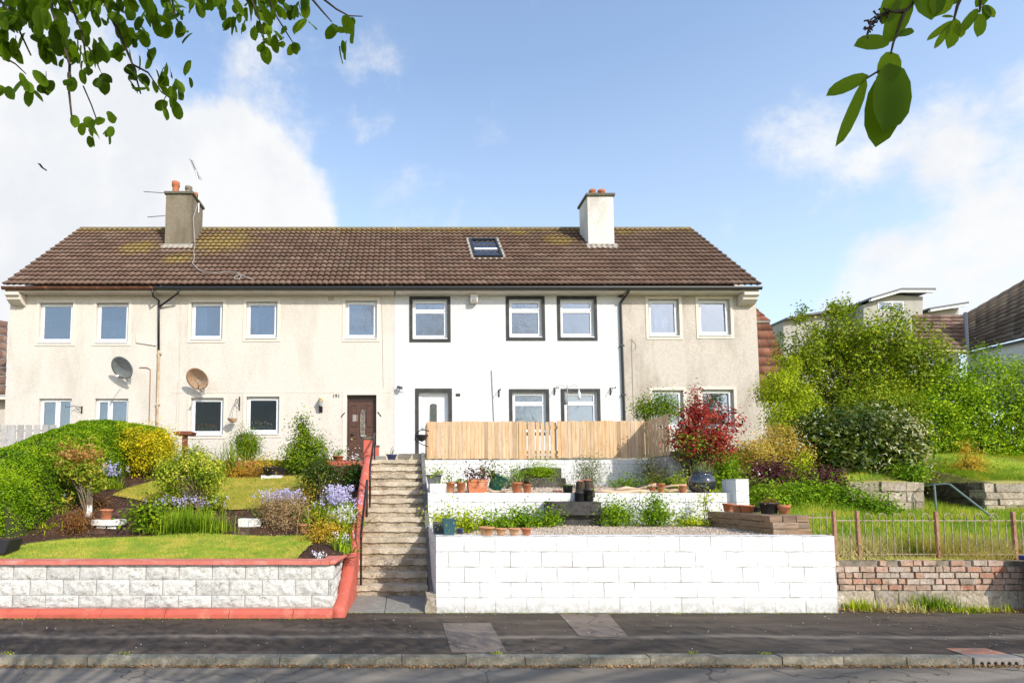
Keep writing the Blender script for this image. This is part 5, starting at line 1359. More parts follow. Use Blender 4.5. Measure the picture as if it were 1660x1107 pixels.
# picket fence behind the hedge
t = thing('picket_fence', 'silvery grey picket fence behind the hedge at the left', 'fence', (-11,16.2,2.6)); Yp = 16.2
b = MB()
for k, px in enumerate((-22,-10,2,13,28,41,55,68,81)):
    w = 9.5 if k!=3 else 12; b.box(X_(px,700,Yp),X_(px+w,700,Yp),Yp,Yp+.025,2.5,Z_(688.5,Yp))
b.build('pickets', M['drygrey'], t)
for yy in (696,712): MB().box(X_(-22,700,Yp),X_(90,700,Yp),Yp+.027,Yp+.06,Z_(yy+3,Yp),Z_(yy,Yp)).build('rail', M['drygrey'], t)
# bird table
t = thing('bird_table', 'red brown wooden bird table top between the golden shrub and the window', 'bird table', P(300,735,14.5)); a = P(300,704,14.5)
b = MB(); b.prism([(a[0]-.26,a[2]+.045),(a[0]-.22,a[2]-.03),(a[0]+.22,a[2]-.03),(a[0]+.26,a[2]+.045),(a[0]+.2,a[2]+.07),(a[0]-.2,a[2]+.07)], 14.35, 14.65, 'y'); b.build('table_top', M['redbrown'], t, bevel=.008)
MB().box(a[0]-.055,a[0]+.055,14.45,14.56,2.4,a[2]-.031).build('post', M['redbrown'], t)
# bird feeder pole
Yf_ = 14.6; a = P(922,690,Yf_); zt_ = Z_(623,Yf_)
t = thing('bird_feeder_pole', 'slim grey feeder pole with curved arms behind the pallet fence', 'feeder pole', (a[0],Yf_,2.42))
MB().tube([(a[0],Yf_,2.4),(a[0]-.02,Yf_,zt_)], .013, 8).build('pole', M['drygrey'], t)
for s in (-1,1):
    b = MB(); b.tube([(a[0]-.02+s*.30*u_, Yf_, zt_-.12+.10*math.sin(u_*2.6)) for u_ in np.linspace(0,1,9)], .008, 5); b.build('arm', M['drygrey'], t, smooth=True)
for px_, y0_, y1_ in ((917,640,656),(939,636,647)):
    c0, c1 = P(px_,y0_,Yf_), P(px_,y1_,Yf_); MB().lathe([(.02,0),(.04,.01),(.045,(c0[2]-c1[2])*.7),(.03,c0[2]-c1[2]),(.004,c0[2]-c1[2]+.1)], c1, 12).build('feeder', M['greydish'] if px_<930 else M['upvc'], t, smooth=True)

# sleepers
t = thing('timber_stack', 'stack of weathered timber sleepers on the lower terrace carrying flower pots', 'sleepers', (5.9,9.3,1.05))
q = random.Random(3)
for k in range(3):
    z = 1.062+k*.098; b = MB()
    for j in range(3):
        x0 = 5.60+j*.2+(2-k)*.012; b.nbox(x0,x0+.19,8.46+q.uniform(-.03,.03)+(2-k)*-.0,10.2+q.uniform(-.04,.04),z,z+.092,.09,.006,5,seed=k*7+j)
    b.build('sleeper_layer', M['sleeper'], t)
# black blocks
t = thing('black_block_step', 'stack of two black painted concrete blocks against the white terrace wall', 'blocks', (3.25,10.4,1.07))
MB().nbox(X_(901,845,10.3),X_(973,845,10.3),10.25,10.685,1.06,1.285,.06,.012).build('lower_block', M['blackblock'], t, bevel=.01)
MB().nbox(X_(893,825,10.2),X_(972,825,10.2),10.13,10.69,1.287,1.525,.06,.012,seed=4).build('upper_block', M['blackblock'], t, bevel=.015)
t = thing('mossy_stone', 'dark grey stone blocks on the upper terrace partly topped with green moss', 'stone', P(885,788,12.9))
a0, a1 = X_(857,780,12.9), X_(917,780,12.9); MB().nbox(a0,a1,12.9,13.4,1.78,2.02,.08,.012).build('lower_block', M['greyblock'], t, bevel=.012)
a2, a3 = X_(850,765,13.1), X_(910,765,13.1); MB().nbox(a2,a3,13.1,13.45,2.022,2.26,.08,.012).build('upper_block', M['greyblock'], t, bevel=.012)
v,_ = cloud([blob(853,898,757,771,12.98,.14)], 3500, .035, 5, depth=.15, rough=.12); npmesh('moss', v, 4, M['l_moss'], t)

# ------------------------------------------------------------------ pots and small things
def upz(Y): return 1.686 if Y < 10.88 else up(Y)+.005
def loz(Y): return 1.088 if Y < 8.21 else 1.06+(Y-8.3)*.012
def pot(x0,x1,h,Y,z,lab,mat='terracotta',plant=None,name='flower_pot',cat='flower pot',taper=.72,rim=.16,group=None,soil=True,seed=1,lean=(0,0),lie=None,squash=1):
    w = (x1-x0)/2*pxm(Y); cx = X_((x0+x1)/2, 800, Y); hh = h*pxm(Y)
    t = thing(name, lab, cat, (cx,Y,z), group)
    pr = [(w*taper*.9,0),(w*taper,.005),(w*(taper+(1-taper)*.8)*.94,hh*(1-rim)),(w,hh*(1-rim)+.002),(w,hh-.004),(w*.97,hh),(w*.88,hh),(w*.86,hh*.86),(.001,hh*.86)]
    MB().lathe(pr,(cx,Y,z),22,1,squash,lean).build('pot', M[mat], t, smooth=False, bevel=0).data.polygons.foreach_set('use_smooth',[len(p.vertices)==4 for p in t.children[0].data.polygons])
    if soil: MB().lathe([(w*.87,0),(w*.5,.008),(.001,.01)],(cx+lean[0]*hh*.88,Y,z+hh*.88),16,1,squash).build('soil', M['soil'], t)
    if plant:
        px0,px1,py0,n,sz,pm = plant
        bl = [blob(px0,px1,py0,py0+(h0 if (h0:=max(6,(Z_(py0,Y)-z-hh*.8)/pxm(Y))) else 6),Y,min(.16,w*1.3))]
        v,cc = cloud(bl,n,sz,seed,depth=.35); npmesh('leaves', v, 4, M[pm], t)
        stems((cx,Y,z+hh*.8),[tuple(c) for c in cc[:7]],.006,.002).build('stems', M['bark'], t)
    return t
# upper terrace
pot(723,738,17,10.83,upz(10.8),'terracotta pot with a spindly plant, leftmost on the upper white wall',plant=(715,745,762,90,.045,'l_photgreen'),seed=2,group='terracotta pots on the terraces')
pot(740,755,17,10.83,upz(10.8),'terracotta pot with a leafy plant touching the big rectangular planter',plant=(737,757,775,130,.05,'l_green'),seed=3,group='terracotta pots on the terraces')
a0,a1 = X_(757,790,10.98),X_(790,790,10.98); Yb=10.98; z=up(11)
t = thing('rectangular_planter','large rectangular terracotta planter holding a dark red plant','planter',((a0+a1)/2,Yb,z))
hh = 23*pxm(Yb); b = MB(); c_=(a0+a1)/2; w=(a1-a0)/2
vs=[]; 
for (ww,dd,zz) in ((w*.86,.10,0),(w*.98,.13,hh*.8)): vs += [(c_-ww,Yb-dd,z+zz),(c_+ww,Yb-dd,z+zz),(c_+ww,Yb+dd,z+zz),(c_-ww,Yb+dd,z+zz)]
b.add(vs,[(0,3,2,1),(4,5,6,7),(0,1,5,4),(1,2,6,5),(2,3,7,6),(3,0,4,7)]); b.box(c_-w,c_+w,Yb-.14,Yb+.14,z+hh*.8+.001,z+hh); b.build('body', M['terracotta'], t, bevel=.006)
MB().box(c_-w*.9,c_+w*.9,Yb-.12,Yb+.12,z+hh+.001,z+hh+.008).build('soil', M['soil'], t)
v,_ = cloud([blob(752,772,758,778,Yb,.12),blob(768,800,760,780,Yb+.05,.12)],420,.06,8); npmesh('leaves', v, 4, M['l_purple'], t)
v,_ = cloud([blob(775,808,758,776,Yb+.15,.12)],260,.06,9); npmesh('green_leaves', v, 4, M['l_green'], t)
# tilted green bucket
a = P(803,795,11.3); t = thing('green_bucket','green plastic sack-like bucket tipped over on the upper terrace','bucket',(a[0],11.3,up(11.3)))
pr = [(.001,0),(.11,.0),(.13,.02),(.155,.16),(.16,.2),(.19,.30),(.20,.31),(.185,.31),(.15,.2),(.12,.04),(.001,.03)]
b = MB(); b.lathe(pr,tuple(t.location),20,1,.8); o = b.build('body', M['greenplastic'], t, smooth=True); o.rotation_euler=(R(12),R(22),R(10)); o.location=(-.03,0,.06)
t = thing('slate_pile','pile of pale broken slates lying on the upper white wall','slates',P(803,802,10.9))
q = random.Random(2)
for k in range(6):
    a = (X_(785+k*8+q.uniform(-3,3),800,10.95),10.95+q.uniform(-.08,.1),upz(10.95)+.012+k%3*.02); MB().obox(a,.13+q.uniform(-.04,.04),.09,.009,q.uniform(-.5,.5),q.uniform(-.08,.08),q.uniform(-.12,.12)).build('slate', M['drift'], t, bevel=.003)
pot(829,847,17,10.85,upz(10.8),'terracotta pot with a rosette plant, left of the pair by the mossy stone',plant=(826,852,772,150,.04,'l_rosemary'),seed=4,group='terracotta pots on the terraces')
pot(847.5,862,14,10.85,upz(10.8),'smaller terracotta pot with a brownish plant, right of the pair by the mossy stone',plant=(845,862,775,120,.04,'l_purple'),seed=5,group='terracotta pots on the terraces')
pot(912,929,14,11.0,up(11),'black plastic pot of low greenery left of the charred logs','blackplastic',plant=(908,934,783,170,.04,'l_green'),seed=6,taper=.8)
pot(1065,1078,15,10.85,upz(10.8),'terracotta pot holding a wiry purple plant among the driftwood',plant=(1052,1080,758,260,.03,'l_purple'),seed=7,group='terracotta pots on the terraces')
pot(1052,1064,13,11.7,up(11.7),'terracotta pot half hidden behind the driftwood',seed=8,group='terracotta pots on the terraces')
pot(1102,1113,14,10.95,up(10.95),'small terracotta pot beside the shiny black urn',seed=9,group='terracotta pots on the terraces')
pot(1029,1046,4,11.6,up(11.6),'flat red terracotta saucer on the gravel behind the driftwood',name='plant_saucer',cat='saucer',taper=.8,soil=False)
pot(896,912,3.5,11.4,up(11.4),'flat orange saucer on the gravel beside the mossy stone',name='plant_saucer',cat='saucer',taper=.8,soil=False)
a = (X_(703.5,780,11.15),11.15,1.867); t = thing('grey_trough','dark grey trough of trailing greenery on the left white pier','planter',a)
w = 11.5*pxm(11.15); b = MB(); b.prism([(a[0]-w*.8,a[2]),(a[0]+w*.8,a[2]),(a[0]+w,a[2]+.15),(a[0]-w,a[2]+.15)],11.03,11.27,'y'); b.box(a[0]-w*1.1,a[0]+w*1.1,11.0,11.3,a[2]+.151,a[2]+.18); b.build('body', M['greytrough'], t, bevel=.006)
v,_ = cloud([blob(700,722,762,772,11.15,.12)],260,.05,11); npmesh('leaves', v, 4, M['l_lime'], t)
# driftwood
def log(lab, pts, r, seed, g='driftwood logs on the upper white wall'):
    q = random.Random(seed); b = MB(); P2=[P(x,y,Y) for x,y,Y in pts]; b.tube(P2,[r*q.uniform(.7,1.15) for _ in P2],8); o = b.build('driftwood_log', M['drift'], None, smooth=True); tag(o, lab, 'driftwood', g); return o
zz = 0
log('long bleached driftwood log lying flat left of the purple potted plant',[(962,797.5,10.95),(980,797,10.95),(1000,799,10.93),(1020,797,10.93),(1035,796,10.95),(1052,797,10.93)],.045,1)
log('crooked driftwood branch propped behind the long log',[(997,795,11.1),(1015,791,11.1),(1035,793,11.1),(1050,788,11.15),(1064,786,11.1)],.038,2)
log('short driftwood log between the purple plant and the black urn',[(1070,793,11.0),(1085,796,11.0),(1098,794.5,11.0),(1112,797,11.0)],.042,3)
log('thin driftwood branch raised against the small terracotta pot',[(1074,790,11.15),(1090,787,11.15),(1112,786,11.2)],.028,4)
# charred logs and black pots on the block
zt_ = 1.53; X0_=X_(943,800,10.4)
for (x0,x1,h,Y,zb_,lab,s) in ((931,948,30,10.62,1.54,'charred hollow log standing behind the black pots on the block',1),(948,965,27,10.58,1.6,'rusty brown charred log at the right on the black block',2)):
    cx = X_((x0+x1)/2,800,Y); w=(x1-x0)/2*pxm(Y); b = MB(); 
    b.lathe([(w*.9,0),(w,.05),(w*.92,h*pxm(Y)*.6),(w*1.02,h*pxm(Y)),(w*.7,h*pxm(Y)+.01),(.001,h*pxm(Y)-.02)],(cx,Y,zb_-.0),11,1,1,(.12*(1 if s==1 else -1),0)); t = thing('charred_log',lab,'log',(cx,Y,zb_),'charred logs on the black block'); b.build('bark', M['bark'], t); MB().lathe([(w*.9,0),(w*.5,.02),(.001,.015)],(cx+.12*(1 if s==1 else -1)*h*pxm(Y),Y,zb_+h*pxm(Y)+.004),11).build('cut_top', M['terracotta_pot'], t)
pot(931,947,15,10.28,1.528,'small black plastic pot on the black block, left of the taller one','blackplastic',seed=10,taper=.85)
pot(945,962,20,10.34,1.528,'taller black plastic pot on the black block','blackplastic',seed=10,taper=.88)
# urn
a = (X_(1137,780,11.2),11.2,up(11.2)); t = thing('black_urn','big shiny black glazed urn planted with pale grass','urn',a)
s = 21.5*pxm(11.2); hh=34*pxm(11.2)
MB().lathe([(s*.55,0),(s*.6,.01),(s*.85,hh*.18),(s,hh*.45),(s*.97,hh*.62),(s*.8,hh*.8),(s*.66,hh*.86),(s*.66,hh*.93),(s*.76,hh*.97),(s*.76,hh),(s*.62,hh),(s*.58,hh*.9),(.001,hh*.9)],a,36).build('jar', M['glazed'], t, smooth=True)
v,f = strap((a[0],a[1],a[2]+hh*.88),(s*.3,s*.3),190,.24,.010,.5,5,.5); npmesh('grass', (v,f), 4, M['l_rosemary'], t)
# pots on sleepers (top z 1.36)
zs = 1.358
def sp_(x0,x1,h,Y,lab,mat='terracotta',**k): return pot(x0,x1,h,Y,zs,lab,mat,group=k.pop('group','terracotta pots on the timber stack'),**k)
sp_(1171,1188,13,9.95,'empty terracotta pot, leftmost on the timber stack')
sp_(1186,1204,12,9.6,'empty terracotta pot, second from the left on the timber stack',seed=2)
sp_(1200,1221,12,9.4,'wide terracotta pot, third from the left on the timber stack',seed=3)
sp_(1217,1232,9,9.6,'low black pot of dark leaves between terracotta pots on the timber stack','blackplastic',plant=(1215,1234,818,90,.035,'l_dark'),group=None)
sp_(1260,1279,14,9.0,'terracotta pot with a thick rim, rightmost on the timber stack',rim=.35)
pot(1230,1261,17,9.1,zs,'long black plastic trough of dry brown stems on the timber stack','blackplastic',name='black_trough',cat='planter',squash=.6,taper=.8,plant=(1238,1256,808,170,.035,'l_brownheath'))
# lower terrace
G4='shallow terracotta bowls along the white wall top'
for k,(x0,x1,lab,m) in enumerate(((775,801,'widest shallow terracotta bowl, leftmost of four on the lower wall top','terracotta_pale'),(802,821,'shallow terracotta bowl, second of four on the lower wall top','terracotta_pale'),(823,842,'shallow ochre bowl, third of four on the lower wall top','terracotta_pale'),(843.5,861,'shallow brown bowl, rightmost of four on the lower wall top','terracotta'))):
    pot(x0,x1,13 if k==0 else 11,8.12,1.088,lab,m,name='terracotta_bowl',cat='bowl',taper=.6,rim=.2,group=G4,seed=k)
a = (X_(712,860,8.55),8.55,loz(8.5)); t = thing('ribbed_planter','dark ribbed plastic planter of lime leaves at the left end of the lower terrace','planter',a)
w=10*pxm(8.5); b = MB(); b.prism([(a[0]-w*.85,a[2]),(a[0]+w*.85,a[2]),(a[0]+w,a[2]+.19),(a[0]-w,a[2]+.19)],8.42,8.7,'y')
for k in range(9): x=a[0]-w*.8+k*w*.2; b.box(x,x+w*.07,8.405,8.4195,a[2]+.01,a[2]+.17)
b.build('body', M['greytrough'], t); v,_=cloud([blob(698,732,832,848,8.55,.13)],420,.045,21); npmesh('leaves', v, 4, M['l_lime'], t)
a = (X_(728,860,8.14),8.14,1.088); w=11*pxm(8.14); hh=26*pxm(8.14); t = thing('square_green_planter','tall square blue green planter at the corner of the lower white wall','planter',a)
b = MB(); vs=[]
for (ww,zz) in ((w*.72,0),(w*.97,hh*.92)): vs += [(a[0]-ww,8.14-ww*.7,a[2]+zz),(a[0]+ww,8.14-ww*.7,a[2]+zz),(a[0]+ww,8.14+ww*.7,a[2]+zz),(a[0]-ww,8.14+ww*.7,a[2]+zz)]
b.add(vs,[(0,3,2,1),(4,5,6,7),(0,1,5,4),(1,2,6,5),(2,3,7,6),(3,0,4,7)]); b.box(a[0]-w,a[0]+w,8.14-w*.72,8.14+w*.72,a[2]+hh*.92+.001,a[2]+hh); b.build('body', M['tealplastic'], t, bevel=.005)
v,_=cloud([blob(712,742,836,847,8.18,.1)],240,.045,22); npmesh('leaves', v, 4, M['l_lime'], t)
pot(740,751,9,8.6,loz(8.6),'little dark blue pot between the green planter and the weeds','blueglaze')
# left garden pots
def gl(x,y): X,Y = lxy(x,y); return X,Y,float(zl(Y))
def potl(x0,x1,y,h,lab,mat='terracotta',up_=0,**k):
    X,Y,z = gl((x0+x1)/2,y); return pot(x0,x1,h,Y,z+up_,lab,mat,**k)
X,Y,z = gl(174,856)
tag(MB().nbox(X-.27,X+.25,Y-.05,Y+.2,z+.05,z+.15,.06,.006).build('white_slab', M['whitestone'], None, smooth=True, bevel=.008),'white slab propped on stones under the left terracotta pot','slab')
tag(MB().nbox(X-.2,X-.03,Y-.0,Y+.12,z-.03,z+.045,.05,.01).build('prop_stone', M['whitestone'], None),'small stone propping the left side of the white slab','stone')
tag(MB().nbox(X+.0,X+.16,Y-.0,Y+.12,z-.03,z+.045,.05,.01,seed=3).build('prop_stone', M['whitestone'], None),'small stone propping the right side of the white slab','stone')
pot(163,184,16,Y+.08,z+.152,'terracotta pot standing on the white slab in the left garden')
X,Y,z = gl(404,853); tag(MB().nbox(X-.2,X+.2,Y,Y+.14,z-.02,z+.13,.05,.012,9).build('white_stone', M['whitestone'], None, smooth=True),'rough white stone block lying in the soil between the two lawns','stone')
X,Y,z = gl(440,778); tag(MB().nbox(X-.24,X+.24,Y,Y+.15,z-.02,z+.11,.06,.006).build('white_block', M['whitestone'], None, smooth=True),'white block under the black planter above the upper lawn','block')
pot(425,448,13,Y+.1,z+.112,'black tub of yellow flowers standing on the white block','blackplastic',plant=(416,447,747,320,.045,'l_yellowlow'),taper=.8)
X,Y,z = gl(292,779); tag(MB().nbox(X-.2,X+.2,Y-.2,Y,z+.02,z+.10,.05,.012,9).build('white_stone', M['whitestone'], None, smooth=True),'flat pale stone seen behind the variegated shrub','stone')
t = potl(484,503,864,14,'terracotta pot in a rusty wire holder at the back edge of the lower lawn','terracotta_pale',plant=(478,508,832,120,.05,'l_green'))
x0_ = t.location
b = MB()
for s in (-.11,.11): b.tube([(x0_[0]+s,x0_[1]-.08,x0_[2]-.03),(x0_[0]+s*.9,x0_[1]-.08,x0_[2]+.2),(x0_[0]+s*.6,x0_[1],x0_[2]+.42)],.008,5)
b.tube([(x0_[0]-.13,x0_[1]-.09,x0_[2]+.17),(x0_[0]+.13,x0_[1]-.09,x0_[2]+.17)],.006,5); b.build('wire_holder', M['rust'], t)
pot(626,644,10,13.2,2.437,'dark blue glazed bowl with a bare twig on the top step','blueglaze',plant=(632,640,720,12,.03,'l_lime'),name='blue_bowl',cat='bowl',taper=.6)
pot(538,557,8,14.24,2.487,'low red pot with a bright green tuft on the red planter edge','terracotta',plant=(539,558,728,160,.06,'l_bright'))

# ------------------------------------------------------------------ plants of the left garden
t = thing('privet_hedge', 'large clipped bright green hedge bulging along the left side of the garden', 'hedge', (-7.6,12,1.4))
r = np.random.RandomState(41)
HT = ([9.5,10.25,11.1,12.0,13.3,15.8],[2.15,2.45,2.74,3.08,3.44,3.56])
def hedge_pts(n, sc=1.0, grid=None):
    if grid is None: Y = r.uniform(9.35,15.8,n); ph = r.uniform(-.12,1.0,n)*np.pi*.98
    else: Y, ph = grid
    hw = .80+.04*np.sin(Y*3); top = np.interp(Y,*HT); z0 = zl(Y)
    hw = hw*np.sqrt(np.clip(1-np.clip((9.95-Y)/.62,0,1)**2.4,0,1))+.02
    top = z0+(top-z0)*(1-.35*np.clip((9.9-Y)/.6,0,1)**2)
    cz = z0+.05; hh = (top-cz)
    e = .62
    cx, cs = np.cos(ph), np.sin(ph)
    X = -7.28+ sc*hw*np.sign(cx)*np.abs(cx)**e; Z = cz+sc*hh*np.sign(cs)*np.abs(cs)**(.75)
    u = np.column_stack([cx, np.where(Y<9.9,-.8,-.05), np.maximum(cs,-.2)*.9]); u /= np.linalg.norm(u,axis=1,keepdims=True)
    return np.column_stack([X,Y,Z]), u
n = 95000; c,u = hedge_pts(n)
c = c - u*np.abs(r.normal(size=(n,1)))*.06 + u*(.025*np.sin(c[:,0]*9+c[:,2]*7)*np.cos(c[:,1]*8+c[:,2]*5))[:,None]
# rounded front end
nf = 26000; a = r.uniform(0,2*np.pi,nf); rr_ = np.sqrt(r.uniform(0,1,nf)); fx = -7.28+.80*rr_*np.cos(a); fz = .95+ .60+ .62*rr_*np.sin(a)
cf = np.column_stack([fx, 9.42+.30*rr_**3-np.abs(r.normal(size=nf))*-.05, fz]); uf = np.tile([0,-1,.15],(nf,1))
c = np.vstack([c,cf]); u = np.vstack([u,uf]); n = len(c)
nr = u*.8+r.normal(size=(n,3))*.45; nr /= np.linalg.norm(nr,axis=1,keepdims=True); d = r.normal(size=(n,3))+u*.6+[0,0,.35]
npmesh('foliage', leaves(c,d,nr,.040*r.uniform(.7,1.3,n),.024*r.uniform(.8,1.2,n)), 4, M['l_privet'], t)
gy_, gp_ = np.meshgrid(np.linspace(9.5,15.6,40), np.linspace(-.12,1,26)*np.pi); V,_ = hedge_pts(0,.92,(gy_.ravel(),gp_.ravel()))
i = np.arange(39)[None,:]+40*np.arange(25)[:,None]; i = i.ravel(); npmesh('twigs', (V,np.column_stack([i,i+1,i+41,i+40])), 4, surf('dark hedge core',(.03,.045,.012),(.05,.05,.02),scale=8), t, True)  # solid dark core under the leaves, coloured as the shade inside the hedge

def lb(x,y): X,Y,z = gl(x,y); return (X,Y,z)
shrub('golden_shrub','rounded golden yellow shrub at the right end of the hedge','shrub',(X_(245,765,13.2),13.2,2.05),
  [blob(192,250,693,742,13.2,.5),blob(228,290,695,745,13.2,.5),blob(215,282,722,768,13.1,.45)],9000,.055,'l_golden',14,seed=3,depth=.22,rough=.16)
b0 = (X_(143,840,10.5),10.5,float(zl(10.5)))
t = shrub('pieris_bush','small multi-stemmed bush with orange red new tips on pale branches','bush',b0,
  [blob(96,135,742,778,10.5,.24),blob(125,168,745,782,10.5,.24),blob(104,122,790,812,10.5,.08,.3),blob(140,172,780,796,10.5,.1,.4)],1500,.085,'l_pieris',16,'barkpale',.018,seed=4,depth=.4,clump=.8,csz=.07,aspect=.42,
  extra=('red_tips',[blob(100,138,727,746,10.5,.24),blob(122,166,726,746,10.5,.24)],600,.075,'l_pieristop',dict(depth=.3,aspect=.4)))
bb = MB(); bb.tube([b0,(b0[0]+.01,b0[1],b0[2]+.22)],[.07,.05],9); bb.build('trunk', M['whitestone'], t, smooth=True)
shrub('variegated_shrub','broad pale variegated shrub with bare twigs between the two lawns','shrub',(X_(325,835,10.8),10.8,1.36),
  [blob(250,300,745,800,10.8,.32),blob(285,345,727,775,10.8,.38),blob(315,364,740,800,10.8,.32),blob(250,290,790,822,10.8,.2,.7),blob(335,362,795,830,10.7,.2,.5)],13000,.05,'l_varieg',60,'barkpale',.012,seed=5,depth=.32,rough=.28,csz=.1)
def clump(name,lab,cat,x,y,sprd,n,L,W,mat='l_strap',seed=1,droop=.6,lean=.45,fl=None,group=None,Yf=None):
    X,Y,z = gl(x,y) if Yf is None else Yf
    t = thing(name,lab,cat,(X,Y,z),group); v,f = strap((X,Y,z-.02),sprd,n,L,W,droop,seed,lean); npmesh('leaves',(v,f),4,M[mat],t)
    if fl:
        nn,h0,h1,sz,fm,fs = fl; npmesh('flowers', flowers((X,Y,z),fs,nn,h0,h1,sz,seed,10), 4, M[fm], t)
    return t
BG = 'clumps of bluebells in the left garden'
clump('grass_clump','tall bright green grassy clump in front of the variegated shrub','grass clump',305,862,(.33,.10),1100,.44,.012,'l_strap',3,.7,.5)
clump('spiky_clump','fountain of spiky green leaves left of the clipped topiary','leafy clump',372,768,(.16,.1),130,.85,.02,'l_photgreen',4,.35,.5)
shrub('broad_leaf_plant','low dark broad-leaved plant between the white slab and the grassy clump','plant',lb(238,858),[blob(214,262,818,856,9.9,.22)],700,.09,'l_green',8,seed=6,depth=.45)
clump('bluebells','bluebells crowded under the variegated shrub','bluebells',300,838,(.3,.1),160,.3,.016,'l_strap',8,.6,.5,(40,.28,.42,.028,'lavender',(.32,.08)),BG)
clump('bluebells','lavender bluebells growing behind the small orange-tipped bush','bluebells',178,792,(.15,.1),150,.32,.02,'l_strap',9,.6,.5,(34,.36,.62,.034,'lavender',(.13,.07)),BG)
clump('bluebells','few pale bluebells against the foot of the hedge','bluebells',88,832,(.12,.08),90,.26,.016,'l_strap',10,.7,.5,(14,.2,.38,.03,'lavender',(.12,.06)),BG)
clump('bluebells','bluebells standing behind the beige heather mound','bluebells',455,838,(.3,.10),180,.34,.014,'l_strap',11,.4,.35,(110,.36,.54,.032,'lavender',(.20,.08)),BG)
clump('bluebells','big clump of lavender bluebells against the red wall','bluebells',551,850,(.15,.26),520,.46,.028,'l_strap',12,.75,.5,(110,.40,.74,.036,'lavender',(.14,.2)),BG)
clump('white_bluebells','white bluebells in front of the lavender ones by the red wall','bluebells',553,868,(.14,.12),160,.34,.026,'l_strap',13,.8,.5,(50,.32,.54,.03,'whitepetal',(.13,.1)))
clump('strap_leaf_plant','strap-leaved clump at the foot of the red stair wall','plant',560,893,(.07,.08),70,.34,.028,'l_strap',14,.8,.7,(9,.2,.34,.03,'whitepetal',(.08,.06)))
clump('white_flowers','small white flowers in the soil corner beside the coping','flowers',521,905,(.05,.04),20,.1,.012,'l_strap',15,.8,.7,(12,.03,.14,.035,'whitepetal',(.07,.04)))
clump('strappy_tuft','pale leafy tuft at the foot of the hedge beside the lawn','plant',78,858,(.12,.06),70,.22,.02,'l_lime',16,.8,.9)
clump('strappy_tuft','yellowing tuft at the far left edge of the soil','plant',6,897,(.1,.05),50,.14,.02,'l_lime',17,.8,.9)
shrub('heather_mound','beige brown heather mound at the back of the lower lawn','heather',lb(460,858),[blob(420,465,806,850,10.15,.25),blob(450,503,808,852,10.15,.25),blob(440,495,835,860,10.0,.2,.6)],10000,.04,'l_heath',30,seed=7,depth=.25,rough=.14,aspect=.3,up=1.2)
shrub('brown_heather','rusty brown heather clump left of the white slab','heather',lb(122,863),[blob(98,150,826,862,9.8,.2)],2200,.05,'l_brownheath',26,seed=8,depth=.5,aspect=.22,up=1.6)
shrub('brown_heather','thin rusty stems behind the terracotta pot','heather',lb(165,820),[blob(140,185,798,826,10.9,.2)],500,.05,'l_brownheath',20,seed=9,depth=.6,aspect=.2,up=1.2)
shrub('yellow_shrub','small bright yellow shrub near the corner of the red wall','shrub',lb(528,880),[blob(505,556,846,882,9.25,.2),blob(500,520,850,890,9.2,.12,.5)],2400,.045,'l_yellowlow',12,seed=10,depth=.3,aspect=.35)
shrub('orange_groundcover','low orange yellow groundcover at the top of the upper lawn','groundcover',lb(396,774),[blob(364,400,756,776,13.2,.2),blob(392,428,753,775,13.2,.2)],2600,.045,'l_orangelow',0,seed=11,depth=.25,aspect=.4)
t = shrub('topiary_bush','clipped box topiary on a thin stem in front of the ground floor window','topiary',(X_(400,768,14.7),14.7,2.5),[blob(383,417,701,732,14.7,.26),blob(384,416,715,746,14.7,.24)],7500,.045,'l_green',5,sr=.02,seed=12,depth=.14,rough=.08)
shrub('spire_shrub','leafy green shrub with a tall thin spire before the cream wall','shrub',(X_(497,770,13.4),13.4,2.2),
  [blob(460,510,712,768,13.4,.4),blob(490,534,708,765,13.4,.36),blob(478,508,690,725,13.4,.2,.8),blob(480,498,672,705,13.4,.1,.9)],7000,.065,'l_green',24,seed=13,depth=.32,rough=.3)
shrub('round_shrub','dark glossy shrub standing right of the upper lawn','shrub',lb(518,828),[blob(492,544,745,790,11.5,.32),blob(492,544,775,826,11.4,.3)],6500,.055,'l_laurel',20,seed=14,depth=.3,rough=.16)
shrub('yellow_trailing_plant','yellowish foliage trailing below the dark glossy shrub','plant',lb(505,800),[blob(484,520,790,815,11.2,.15)],500,.05,'l_yellowlow',6,seed=15,depth=.4)
shrub('fern','dark fern with a few white flowers beside the red wall top','fern',(X_(577,800,12.2),12.2,1.8),[blob(562,594,752,800,12.4,.2)],1300,.07,'l_dark',12,seed=16,depth=.4,extra=('flowers',[blob(568,592,756,785,12.3,.2)],40,.04,'whitepetal',{}))
shrub('pink_flowers','spindly pale pink flowers on the red planter edge before the brown door','flowers',(X_(572,748,14.22),14.22,2.49),[blob(563,582,738,748,14.22,.06)],120,.05,'whitepetal',8,seed=17,depth=.5)
shrub('edge_plant','yellow green leaves along the red planter edge near the topiary','plant',(X_(440,750,14.0),14.0,2.3),[blob(400,480,744,756,14.1,.1)],700,.06,'l_lime',6,seed=18,depth=.4)
shrub('ferny_weed','sprawling green weed at the foot of the round shrub','plant',lb(535,845),[blob(500,540,820,850,10.3,.2)],700,.06,'l_lime',10,seed=19,depth=.5)

